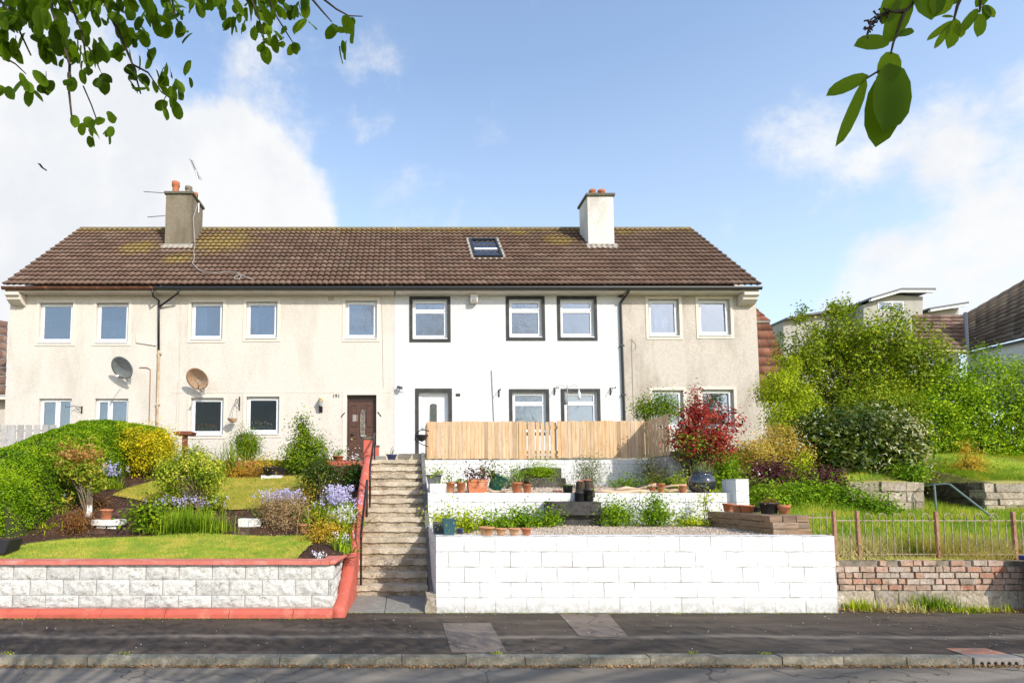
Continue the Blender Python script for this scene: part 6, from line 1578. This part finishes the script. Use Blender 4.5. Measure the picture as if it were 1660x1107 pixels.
# ------------------------------------------------------------------ plants of the terraces
WG='green plants along the foot of the white terrace wall'
def weed(x0,x1,y0,y1,Y,lab,n,seed,mat='l_bright',sz=.055,**k):
    z = loz(Y) if Y < 10.6 else up(Y); b0 = (X_((x0+x1)/2,y1,Y),Y,z); cz = Z_(y0,Y)
    h = max(.06,(cz-z)/2); bl=(b0[0],Y,z+h,(x1-x0)/2*pxm(Y),min(.22,(x1-x0)/2*pxm(Y)),h,1)
    return shrub(k.pop('name','leafy_plant'),lab,'plant',b0,[bl]+k.pop('more',[]),n,sz,mat,k.pop('stem',8),'bark',.006,k.pop('group',WG),seed,depth=k.pop('depth',.42),**k)
weed(738,775,836,868,8.9,'frothy lime green plant next to the little dark blue pot',1200,31,'l_lime',.05)
weed(772,802,842,866,9.3,'low dark green plant behind the widest bowl',900,32)
weed(800,832,838,862,9.7,'bushy green plant behind the second bowl',1050,33)
weed(828,864,833,862,9.9,'fullest green plant behind the third and fourth bowls',1500,34)
weed(860,882,842,858,10.0,'small green plant between the bushy row and the black blocks',525,35)
weed(878,906,834,858,10.0,'green plant touching the left of the black blocks',900,36)
weed(963,1030,816,856,10.25,'spreading plant touching the right of the black blocks',2250,37)
weed(1036,1092,820,856,10.2,'pointed green plant in the middle of the terrace wall',2250,38,more=[blob(1052,1076,798,830,10.2,.1,.8)])
weed(1092,1152,840,856,10.2,'low weeds at the foot of the wall left of the timber stack',1200,39,'l_lime',.05)
weed(1130,1158,770,845,10.4,'tall thin wispy weed before the right white pier',225,40,'l_lime',.05,group=None,depth=.6,stem=14)
weed(925,985,736,790,12.5,'airy grey green rosemary bush against the white wall',2250,41,'l_rosemary',.06,aspect=.22,up=.9,group=None,name='rosemary_bush',stem=24,csz=.12,clump=.75)
weed(1030,1075,738,788,12.7,'thin upright shrub below the right end of the fence',1350,42,'l_rosemary',.06,aspect=.25,up=1.2,group=None,stem=20)
weed(1040,1090,772,790,12.2,'dark low plant behind the driftwood',1050,43,'l_green',.05,group=None)
weed(985,1045,776,790,12.6,'low green fringe at the foot of the white fence wall',900,44,'l_bright',.05,group=None)
weed(1085,1118,770,792,12.0,'lime green plant left of the black urn',675,45,'l_lime',.05,group=None)
weed(828,850,757,785,12.9,'feathery green plant left of the mossy stone',1050,46,'l_bright',.05,group=None,up=1)
weed(813,832,772,795,12.4,'small dark grey plant right of the green bucket',300,47,'l_rosemary',.05,group=None)
weed(1148,1200,735,785,12.4,'lush green foliage under the red shrub beside the urn',2250,48,'l_bright',.07,group=None)
clump('bare_stems','bare arching stems leaning against the fence end','stems',1050,740,(.05,.05),30,.9,.012,'l_heath',49,.25,.5,Yf=(X_(1060,760,12.6),12.6,1.8))

t = shrub('photinia_bush','open red leaved bush standing right of the pallet fence','bush',(X_(1122,795,12.1),12.1,1.75),
  [blob(1086,1150,668,745,12.1,.5),blob(1125,1196,680,750,12.1,.5),blob(1100,1160,645,700,12.1,.4),blob(1112,1142,622,668,12.1,.14,.6),blob(1150,1185,655,690,12.1,.2,.5),blob(1170,1206,668,700,12.1,.12,.4)],4300,.10,'l_photinia',55,'bark',.022,seed=51,depth=.6,rough=.3,clump=.75,csz=.11,aspect=.32,
  extra=('green_leaves',[blob(1085,1180,695,765,12.1,.5)],1100,.085,'l_photgreen',dict(depth=.5,aspect=.4)))
shrub('garden_shrub','green shrub poking up behind the right end of the fence','shrub',(X_(1060,700,14.6),14.6,2.45),[blob(1025,1065,645,685,14.6,.35),blob(1050,1100,636,690,14.6,.4)],3200,.065,'l_green',16,seed=52,depth=.35,rough=.28)
G5='orange tinted shrubs below the right gable'
shrub('orange_shrub','taller amber shrub beside the corner of the beige house','shrub',(X_(1262,775,13.8),13.8,2.1),[blob(1232,1290,690,740,13.8,.45),blob(1245,1312,715,765,13.7,.45)],6000,.055,'l_orange',16,seed=53,group=G5,depth=.3,rough=.25)
shrub('orange_shrub','lower orange and green shrub right of the red bush','shrub',(X_(1225,785,13.2),13.2,1.95),[blob(1190,1250,712,765,13.2,.45)],4200,.055,'l_orange',14,seed=54,group=G5,depth=.3,rough=.25)
shrub('yellow_spire_plant','pale yellow green drooping plant left of the laurel','plant',(X_(1305,790,12.9),12.9,1.8),[blob(1292,1318,728,785,12.9,.15),blob(1275,1300,745,790,12.9,.15)],1400,.06,'l_lime',12,seed=55,depth=.4)
G6='purple leaved plants on the bank'
shrub('purple_plant','maroon leaved plants with pink flowers behind the white pier','plant',(X_(1250,800,12.4),12.4,1.65),[blob(1212,1262,748,790,12.4,.3),blob(1245,1290,752,792,12.4,.3)],2400,.065,'l_purple',18,seed=56,group=G6,depth=.45,extra=('flowers',[blob(1215,1260,760,785,12.25,.25)],60,.05,'flowerpink',{}))
shrub('purple_plant','maroon leaved clump below the laurel','plant',(X_(1335,800,12.2),12.2,1.55),[blob(1300,1372,757,800,12.2,.35)],2400,.065,'l_purple',18,seed=57,group=G6,depth=.45)
v,_ = cloud([blob(1205,1275,785,838,11.2,.4),blob(1255,1335,780,835,11.4,.4),blob(1315,1395,785,835,11.3,.4),blob(1380,1450,805,835,11.0,.35)],11000,.065,58,depth=.4,rough=.3)
tag(npmesh('green_ground_cover', v, 4, M['l_bright']),'mass of bright green weeds covering the bank behind the timber stack','ground cover',kind='stuff')
t = shrub('laurel_bush','huge dark glossy laurel speckled with cream flower spikes','laurel',(X_(1385,790,13.9),13.9,1.95),
  [blob(1284,1360,672,760,13.9,.8),blob(1320,1420,657,740,13.9,.9),blob(1390,1490,665,750,13.9,.9),blob(1310,1400,705,782,13.7,.8),blob(1385,1478,715,786,13.7,.8)],13000,.12,'l_laurel',30,seed=59,depth=.2,rough=.18,aspect=.42,csz=.16,
  extra=('flower_spikes',[blob(1360,1488,668,782,13.6,.98)],1500,.10,'l_laurelflower',dict(depth=.06,rough=.15,aspect=.28,up=1.5)))
bb = MB(); 
for k in range(7): bb.tube([(X_(1385,790,13.9)+random.uniform(-.4,.4),13.9,1.9),(X_(1385,730,13.9)+random.uniform(-1.2,1.2),13.9+random.uniform(-.4,.3),3.0)],[.06,.03],7)
bb.build('trunks', M['bark'], t)
shrub('bank_shrub','yellow green leafy shrub growing against the right neighbour roof','shrub',(X_(1285,720,16),16,2.6),
  [blob(1232,1290,598,668,16,.7),blob(1268,1330,628,690,15.8,.6),blob(1240,1305,650,712,15.6,.6),blob(1262,1300,572,625,16.2,.3,.6)],11000,.075,'l_lime',26,seed=60,depth=.35,rough=.3,csz=.11,clump=.75)
t = shrub('apple_tree','broad loose olive green tree in front of the grey flats','tree',(X_(1398,735,18.2),18.2,2.85),
  [blob(1272,1345,530,640,18.2,1.1),blob(1320,1400,500,610,18.2,1.2),blob(1340,1380,478,520,18.2,.5,.6),blob(1385,1470,510,620,18.2,1.2),blob(1450,1532,535,640,18.0,1.1),
   blob(1330,1440,580,690,18.0,1.2),blob(1420,1500,600,660,17.8,1.0),blob(1284,1310,495,540,18.2,.3,.4),blob(1430,1462,488,530,18.2,.3,.4)],30000,.11,'l_olive',90,'bark',.05,seed=61,depth=.38,rough=.32,clump=.8,csz=.13)
b0 = (X_(1398,735,18.2),18.2,2.7); bb = MB()
for (x,y,Y) in ((1310,590,18.2),(1355,540,18.4),(1400,530,18.0),(1450,560,18.3),(1500,600,18.0),(1375,600,17.8)): 
    e = P(x,y,Y); bb.tube([b0,(b0[0]*.7+e[0]*.3,18.2,b0[2]+.9),e],[.13,.08,.025],8)
bb.build('trunk', M['bark'], t, smooth=True)
hb = [blob(1400,1520,690,760,16.9,.8),blob(1500,1640,690,757,16.9,.8),blob(1620,1780,690,757,16.9,.8),blob(1440,1540,640,735,17.0,.9),blob(1490,1590,600,730,17.2,1.0),blob(1560,1665,570,730,17.2,1.1),blob(1640,1760,568,735,17.0,1.1),blob(1500,1580,585,690,17.3,.9),blob(1720,1850,585,735,17.0,1.1),blob(1380,1470,655,720,16.5,.7)]
t = shrub('garden_hedge','tall rough green hedge across the top of the grass bank at the right','hedge',(X_(1600,735,17),17,2.9),hb,60000,.09,'l_hedge',60,'bark',.03,seed=62,depth=.2,rough=.24,csz=.12,clump=.8)
shrub('olive_scrub','dull olive scrub between the laurel top and the tall tree','shrub',(X_(1430,700,16),16,2.7),[blob(1385,1500,632,690,15.8,.6)],5000,.08,'l_olive',20,seed=63,depth=.35,rough=.3,up=1)
shrub('golden_conifer','small feathery golden conifer on the grass bank','conifer',(X_(1566,778,13.6),13.6,2.15),[blob(1548,1590,735,776,13.6,.25),blob(1555,1578,712,745,13.6,.12,.8),blob(1575,1598,738,765,13.6,.12,.6)],2200,.07,'l_yellowlow',20,seed=64,depth=.45,aspect=.22,up=1.4)
shrub('hanging_ivy','green shoots hanging over the stone wall below the laurel','plant',(X_(1480,780,12.6),12.6,1.95),[blob(1450,1502,752,785,12.6,.3)],1300,.07,'l_bright',8,seed=65,depth=.4,up=-.3)
clump('grass_tuft','tuft of bright grass at the foot of the brick wall','grass',1,1,(.16,.05),260,.28,.012,'l_strap',66,.5,.4,Yf=(G(1515,990,0)[0],8.17,0),group='grass tufts at the foot of the brick wall')
clump('grass_tuft','leafy weeds nearest the white wall at the foot of the brick wall','grass',1,1,(.12,.04),160,.22,.014,'l_lime',67,.6,.5,Yf=(G(1400,990,0)[0],8.16,0),group='grass tufts at the foot of the brick wall')
clump('grass_tuft','sprawling weeds before the shaded right part of the brick wall','grass',1,1,(.3,.05),330,.15,.014,'l_lime',68,.8,.8,Yf=(G(1575,992,0)[0],8.1,0),group='grass tufts at the foot of the brick wall')
clump('grass_tuft','yellow green tuft left of the tallest one below the bricks','grass',1,1,(.2,.05),240,.18,.013,'l_drygrass',69,.8,.7,Yf=(G(1465,990,0)[0],8.12,0),group='grass tufts at the foot of the brick wall')
n=2600; r=np.random.RandomState(9); c=np.column_stack([r.uniform(6.3,12,n),8.2-np.abs(r.normal(size=n))*.09,np.full(n,.01)+r.uniform(0,.02,n)])
tag(npmesh('wall_litter', leaves(c,unit(n,r)*[1,1,.3],unit(n,r)*.4+[0,0,1],r.uniform(.02,.05,n),r.uniform(.008,.02,n)),4,M['litter']),'brown dead stalks and leaves along the foot of the brick wall','leaf litter',kind='stuff')
c=np.column_stack([r.uniform(-9,6.2,1500),np.zeros(1500),np.full(1500,.01)]); c[:,1]=np.where(c[:,0]<-.9,7.64,np.where(c[:,0]<.4,8.0,7.98))-np.abs(r.normal(size=1500))*.03
tag(npmesh('edge_moss', leaves(c,unit(1500,r),unit(1500,r)*.4+[0,0,1],np.full(1500,.02),np.full(1500,.014)),4,M['l_olive']),'thin line of moss and grit where the footpath meets the walls','moss',kind='stuff')

kx = r.uniform(-7,8,10); c = np.vstack([np.column_stack([x+r.normal(size=26)*.035, KY-.02+r.normal(size=26)*.025, .015+np.abs(r.normal(size=26))*.012]) for x in kx]); n=len(c)
tag(npmesh('kerb_weeds', leaves(c,unit(n,r)+[0,0,.6],unit(n,r)+[0,-.3,.3],r.uniform(.01,.028,n),np.full(n,.010)),4,M['l_lime']),'tiny weeds growing in the joints of the kerb','weeds',kind='stuff')
# bird high in the sky
a = P(70,273,24); t = thing('flying_bird','tiny dark bird gliding in front of the big white cloud','bird',a)
b = MB(); b.tube([(a[0]-.12,a[1]-.05,a[2]+.06),(a[0],a[1],a[2]),(a[0]+.1,a[1]+.03,a[2]-.06),(a[0]+.16,a[1]+.04,a[2]-.1)],[.01,.035,.03,.008],8); b.build('body', M['blackplastic'], t, smooth=True)
for s in (-1,1):
    MB().add([(a[0]-.05,a[1],a[2]+.02),(a[0]+.05,a[1],a[2]-.02),(a[0]+.02,a[1]+s*.22,a[2]+.08),(a[0]-.08,a[1]+s*.3,a[2]+.06)],[(0,1,2,3)]).build('wing', M['blackplastic'], t)

# ------------------------------------------------------------------ overhanging street tree
def ovate(c, d, nrm, L, W, curl=.15):
    n = len(c); d = d/np.linalg.norm(d,axis=1,keepdims=True); s = np.cross(d,nrm); s /= np.linalg.norm(s,axis=1,keepdims=True)+1e-9; m = np.cross(s,d)
    L = np.asarray(L).reshape(-1,1); W = np.asarray(W).reshape(-1,1)
    prof = [(0,0),(.12,.27),(.30,.44),(.52,.5),(.74,.46),(.90,.30),(1,0)]
    rows=[]
    for f,w in prof: rows.append(c+d*L*f-m*L*curl*f*f)
    V = [rows[0]]; 
    V += [rows[k]-s*W*prof[k][1]+m*W*.10 for k in range(1,6)]; V.append(rows[6]); V += [rows[k]+s*W*prof[k][1]+m*W*.10 for k in range(5,0,-1)]; V += [rows[k] for k in range(1,6)]
    V = np.stack(V,1); K = V.shape[1]   # 0 base,1-5 left,6 tip,7-11 right (k=5..1),12-16 mid
    mid = lambda k: 11+k
    fs=[]
    lf = lambda k: k; rt = lambda k: 12-k
    fs += [(0,mid(1),lf(1),lf(1)),(0,rt(1),mid(1),mid(1))]
    quads=[]
    for k in range(1,5): quads += [(lf(k),mid(k),mid(k+1),lf(k+1)),(mid(k),rt(k),rt(k+1),mid(k+1))]
    tris=[(0,mid(1),lf(1)),(0,rt(1),mid(1)),(lf(5),mid(5),6),(mid(5),rt(5),6)]
    T = tris+[(a,b_,c_) for a,b_,c_,e in quads]+[(a,c_,e) for a,b_,c_,e in quads]
    Fc = (np.array(T)[None]+K*np.arange(n)[:,None,None]).reshape(-1,3)
    return V.reshape(-1,3), Fc
def cluster(r, c, rad, n, L, down=1.0):
    """leaves hanging round a point"""
    p = c + r.normal(size=(n,3))*rad*.5; d = r.normal(size=(n,3))*.55+np.array([0,0,-down]); nr = unit(n,r)*.8+np.array([0,-.5,.3])
    return p, d, nr, L*r.uniform(.65,1.2,n)
t = thing('street_tree','leafy street tree overhanging the top of the view with hanging green leaves','tree',(1.6,-3.6,0))
r = np.random.RandomState(77); Cc=[];Dd=[];Nn=[];Ll=[]; YT = 2.05
CL = [(15,20,34),(22,50,32),(50,30,34),(70,20,30),(60,62,28),(82,85,24),(8,68,20),(48,132,18),(75,138,17),(12,152,12),(52,150,10),(112,15,26),(125,40,22),(92,50,24),(132,85,24),(128,118,20),(150,80,24),(165,132,12),(120,140,12),(138,210,19),(165,205,16),(145,228,12),(178,215,10),
 (182,22,22),(200,40,22),(200,92,22),(225,55,22),(245,25,22),(250,92,14),(222,135,20),(240,152,14),(268,125,24),(292,152,18),(278,175,15),(300,128,12),(285,50,18),(278,20,16),(300,20,10),(305,60,8),(320,8,16),(350,10,14),(380,30,20),(408,12,22),(400,45,12),(425,40,24),(440,15,20),(450,55,22),(432,80,14),(475,20,20),(495,18,16),(478,78,12),(500,45,8),(545,55,15),(552,80,10),(570,48,8),
 (30,-10,30),(90,-15,30),(150,-5,30),(210,-10,30),(270,-10,30),(330,-15,26),(390,-10,26),(450,-10,26),(500,-12,16)]
for x,y,rad in CL:
    c = np.array(P(x,y-8,YT+r.uniform(-.15,.2))); m = max(3,int((rad/7.0)**2*.9))
    p,d,nr,L = cluster(r,c,rad*pxm(YT)*.85,m,.063); Cc.append(p);Dd.append(d);Nn.append(nr);Ll.append(L)
# rest of the crown over and behind the photographer: out of frame, throws the dappled shade
q = random.Random(21); tops=[]
while len(tops) < 170:
    z = q.uniform(3.4,6.4); Xs = q.uniform(-8,9); Ys = q.gauss(6.65,.55)
    if q.random() > (.95 if Xs < 1 else .42): continue
    Y = Ys-1.26*z; X = Xs+.88*z
    if Ys > 7.35 or Y > 2.6 or z < 1.85+.93*max(0,Y)+(.25 if X < -.6 else .85): continue
    if abs(X) < 1.0 and abs(Y) < 1.0: continue
    tops.append((X,Y,z))
for c in tops:
    p,d,nr,L = cluster(r,np.array(c),.42,34,.075,.3); Cc.append(p);Dd.append(d);Nn.append(nr);Ll.append(L)
Cc=np.vstack(Cc);Dd=np.vstack(Dd);Nn=np.vstack(Nn);Ll=np.concatenate(Ll)
npmesh('leaves', ovate(Cc,Dd,Nn,Ll,Ll*.62), 3, M['l_overhang'], t, True)
b = MB(); S = lambda pts, Y=YT: [P(x,y,Y) for x,y in pts]
def br(pts, r0, r1): n=len(pts); b.tube(pts,[r0+(r1-r0)*i/(n-1) for i in range(n)],6)
br(S([(40,-120),(70,-40),(86,20),(100,62),(113,105),(112,150),(116,188),(126,203)]),.009,.0025)
br(S([(60,-120),(100,-20),(122,25),(134,56),(140,100)]),.008,.003)
br(S([(120,-120),(165,-10),(180,28),(197,62),(215,105),(228,152)]),.010,.003)
br(S([(135,140),(148,170),(156,192),(165,200)]),.003,.002)
br(S([(-60,60),(0,90),(25,104),(42,120)]),.005,.002); br(S([(-60,-60),(0,0),(22,30),(50,90)]),.007,.003)
br(S([(215,105),(240,118),(262,150),(285,165)]),.004,.002)
br(S([(440,-120),(500,-8),(522,18),(538,36)]),.006,.002); br(S([(470,-120),(523,-2),(545,15),(565,26),(588,27)]),.005,.0015)
br(S([(260,-120),(275,-20),(285,30),(300,50)]),.007,.002); br(S([(350,-120),(400,-20),(420,30),(430,70)]),.007,.002); br(S([(390,-120),(430,-10),(450,30),(475,70)]),.006,.002)
b.build('twigs', M['bark'], t, smooth=True)
b = MB(); hub = (1.6,-3.4,3.9); b.tube([(1.6,-3.6,-.1),(1.6,-3.6,.3),(1.65,-3.55,2),hub],[.3,.22,.19,.17],14); b.build('trunk', M['bark'], t, smooth=True)
b = MB(); anchors = [P(40,-120,YT),P(120,-120,YT),P(260,-120,YT),P(350,-120,YT),P(440,-120,YT),P(-60,-60,YT)]
for c in tops[::2]+anchors:
    m = tuple(hub[i]*.45+c[i]*.55 for i in range(3)); m=(m[0],m[1],max(m[2],hub[2]-.1)+.5); b.tube([hub,m,c],[.05,.028,.008],5)
b.build('limbs', M['bark'], t)
# near sprig hanging at the right (same tree)
YS = .62
def L_(x0,y0,x1,y1,w,face=(0,-1,.3),Y=YS): 
    a,c = np.array(P(x0,y0,Y)),np.array(P(x1,y1,Y)); return a,c-a,np.array(face,float),np.linalg.norm(c-a)*1.0,w*pxm(Y)
SPR = [L_(1444,84,1436,134,40,(0,-1,.05)),L_(1442,102,1444,208,72,(.1,-1,.05)),L_(1430,122,1428,232,56,(-.1,-1,.1),YS+.012),L_(1408,122,1344,150,26,(.3,-1,.3)),L_(1404,124,1366,232,24,(.3,-1,.1)),
 L_(1442,70,1388,70,34,(0,-1,.2)),L_(1474,-12,1440,66,40,(.2,-1,.1)),L_(1450,-14,1434,36,34,(.2,-1,.1)),L_(1454,60,1484,46,14,(0,-1,.1)),L_(1488,-28,1516,28,60,(0,-1,.1)),L_(1530,-20,1520,24,40,(0,-1,.1)),
 L_(1546,28,1528,26,8),L_(1549,30,1541,76,24,(0,-1,.1)),L_(1552,38,1560,60,18,(0,-1,.1)),L_(1545,34,1506,62,12,(.1,-1,.3)),L_(1540,40,1518,76,12,(.1,-1,.2)),L_(1585,14,1558,52,16,(0,-1,.2)),L_(1590,12,1616,26,22,(0,-1,.2)),L_(1588,22,1588,58,22,(0,-1,.1)),L_(1594,8,1602,32,18,(0,-1,.1)),L_(1600,-12,1584,10,18),L_(1560,-18,1545,6,18)]
c=np.array([s[0] for s in SPR]);d=np.array([s[1] for s in SPR]);nr=np.array([s[2] for s in SPR]);L=np.array([s[3] for s in SPR]);W_=np.array([s[4] for s in SPR])
npmesh('sprig_leaves', ovate(c,d,nr,L,W_,.10), 3, M['l_overhang'], t, True)
b = MB(); S2=lambda pts:[P(x,y,YS) for x,y in pts]
br(S2([(1560,-200),(1510,-40),(1478,8),(1466,20),(1456,48),(1448,70),(1444,88)]),.0028,.0009); br(S2([(1466,18),(1448,20),(1430,24),(1412,38),(1406,56)]),.0022,.0012); br(S2([(1438,112),(1420,118),(1404,128)]),.0012,.0012)
br(S2([(1610,-200),(1570,-30),(1552,10),(1546,34)]),.003,.001); br(S2([(1570,-30),(1590,0),(1588,20)]),.002,.001)
# withered flower cluster
for k in range(60):
    f = r.uniform(0,1); x,y = 1448-42*f+r.normal()*4, 20+34*f*f+r.normal()*4; p0=P(x,y,YS+r.uniform(-.006,.006)); b.tube([p0,(p0[0]-.003+r.normal()*.002,p0[1]+r.normal()*.002,p0[2]+r.normal()*.003)],[.0005,.0013],4)
a1 = P(1560,-200,YS); b.tube([hub,(2.2,-1.5,4.6),(1.5,0.2,3.4),a1],[.04,.03,.015,.0045],6); b.tube([hub,(2.4,-1.5,4.6),(1.6,0.2,3.4),P(1610,-200,YS)],[.03,.02,.01,.003],6)
b.build('sprig_twigs', M['bark'], t, smooth=True)
SKYMUL=(3.7,3.45,3.25); HAZEC=(8.3,9.3,9.9); CLOUDC=(9.7,9.8,9.9); EXPO=0.0

# ------------------------------------------------------------------ sky, sun, camera
W = bpy.data.worlds.new('World'); SC.world = W; W.use_nodes = True
nt = W.node_tree; nt.nodes.clear(); N = NT(nt)
AZ, EL = R(35), R(33)            # sun behind the camera, to the right
sunv = Vector((math.sin(AZ)*math.cos(EL), -math.cos(AZ)*math.cos(EL), math.sin(EL)))
sky = N.n('ShaderNodeTexSky'); sky.sky_type = 'NISHITA'; sky.sun_disc = False; sky.sun_elevation = EL
sky.sun_rotation = math.atan2(sunv.x, sunv.y); sky.air_density = 1.0; sky.dust_density = .6; sky.ozone_density = 1.0
tc = N.n('ShaderNodeTexCoord').outputs['Generated']
dv = N.n('ShaderNodeVectorMath', {0:tc}, operation='NORMALIZE').outputs['Vector']
def pdir(x,y):
    v = Vector(P(x,y,1.0))-Vector((0,0,CH)); return tuple(v.normalized())
n1 = N.noise(dv, 3.2, 10, .62, .3)
n2 = N.noise(dv, 9, 8, .65, .2)
acc = None
for (x,y,r,w) in ((120,400,.42,1.0),(360,330,.22,1.0),(470,400,.13,.9),(60,230,.2,.8),(430,170,.17,.5),(300,90,.22,.42),(590,150,.12,.34),
                  (1570,190,.13,.52),(1420,300,.2,.42),(1660,260,.18,.5),(1640,400,.15,.66),(1440,470,.14,.7),(1540,480,.14,.7),(1290,225,.12,.46),(1230,330,.12,.3),(870,70,.06,.26),(930,190,.3,.2),(760,330,.26,.22),(1120,400,.3,.24),(1060,120,.16,.2),(700,420,.2,.16)):
    d = N.n('ShaderNodeVectorMath', {0:dv,1:pdir(x,y)}, operation='DISTANCE').outputs['Value']
    q = N.math('MULTIPLY', N.maprange(d, r, r*.35, 0, 1, True), w)
    acc = q if acc is None else N.math('MAXIMUM', acc, q)
sz = N.n('ShaderNodeSeparateXYZ', {0:dv}).outputs
back = N.math('MULTIPLY', N.maprange(sz[1], 0, -.4), .33)      # broken cloud behind the camera too
acc = N.math('MAXIMUM', acc, back)
nn = N.math('ADD', N.math('MULTIPLY', N.math('SUBTRACT', n1, .5), 2.1), N.math('MULTIPLY', N.math('SUBTRACT', n2, .5), .9))
dens = N.maprange(N.math('ADD', acc, nn), .30, .80, 0, 1, True)
dens = N.math('MULTIPLY', dens, N.maprange(acc, 0.02, .3))
haze = N.math('MULTIPLY', N.maprange(sz[2], .62, 0, 0, 1), .55)
skyc = N.mix(1, sky.outputs[0], SKYMUL, 'MULTIPLY')
skyc = N.mix(haze, skyc, HAZEC)
cc_ = N.mix(N.maprange(N.noise(dv, 6, 8, .6), .38, .58), (8.6,8.85,9.3), CLOUDC)
skyc = N.mix(dens, skyc, cc_)
bg = N.n('ShaderNodeBackground', {'Color':skyc,'Strength':.1}); o = N.n('ShaderNodeOutputWorld'); N.l(bg.outputs[0], o.inputs[0])
sl = bpy.data.lights.new('sun','SUN'); sl.energy = 4.7; sl.angle = R(.5); sl.color = (1,.945,.85)
so = bpy.data.objects.new('sun', sl); COL.objects.link(so); so.rotation_euler = sunv.to_track_quat('Z','Y').to_euler()
ca = bpy.data.cameras.new('camera'); ca.sensor_width = 36; ca.lens = F/1660*36
ca.shift_x = (830-PX)/1660; ca.shift_y = (PY-553.5)/1660; ca.clip_start = .05; ca.clip_end = 2000
co = bpy.data.objects.new('camera', ca); COL.objects.link(co); co.location = (0,0,CH); co.rotation_euler = (R(90)+PIT,0,0)
SC.camera = co
vs = SC.view_settings; vs.view_transform = 'Standard'; vs.look = 'None'; vs.gamma = 1; vs.use_curve_mapping = False; vs.exposure = EXPO
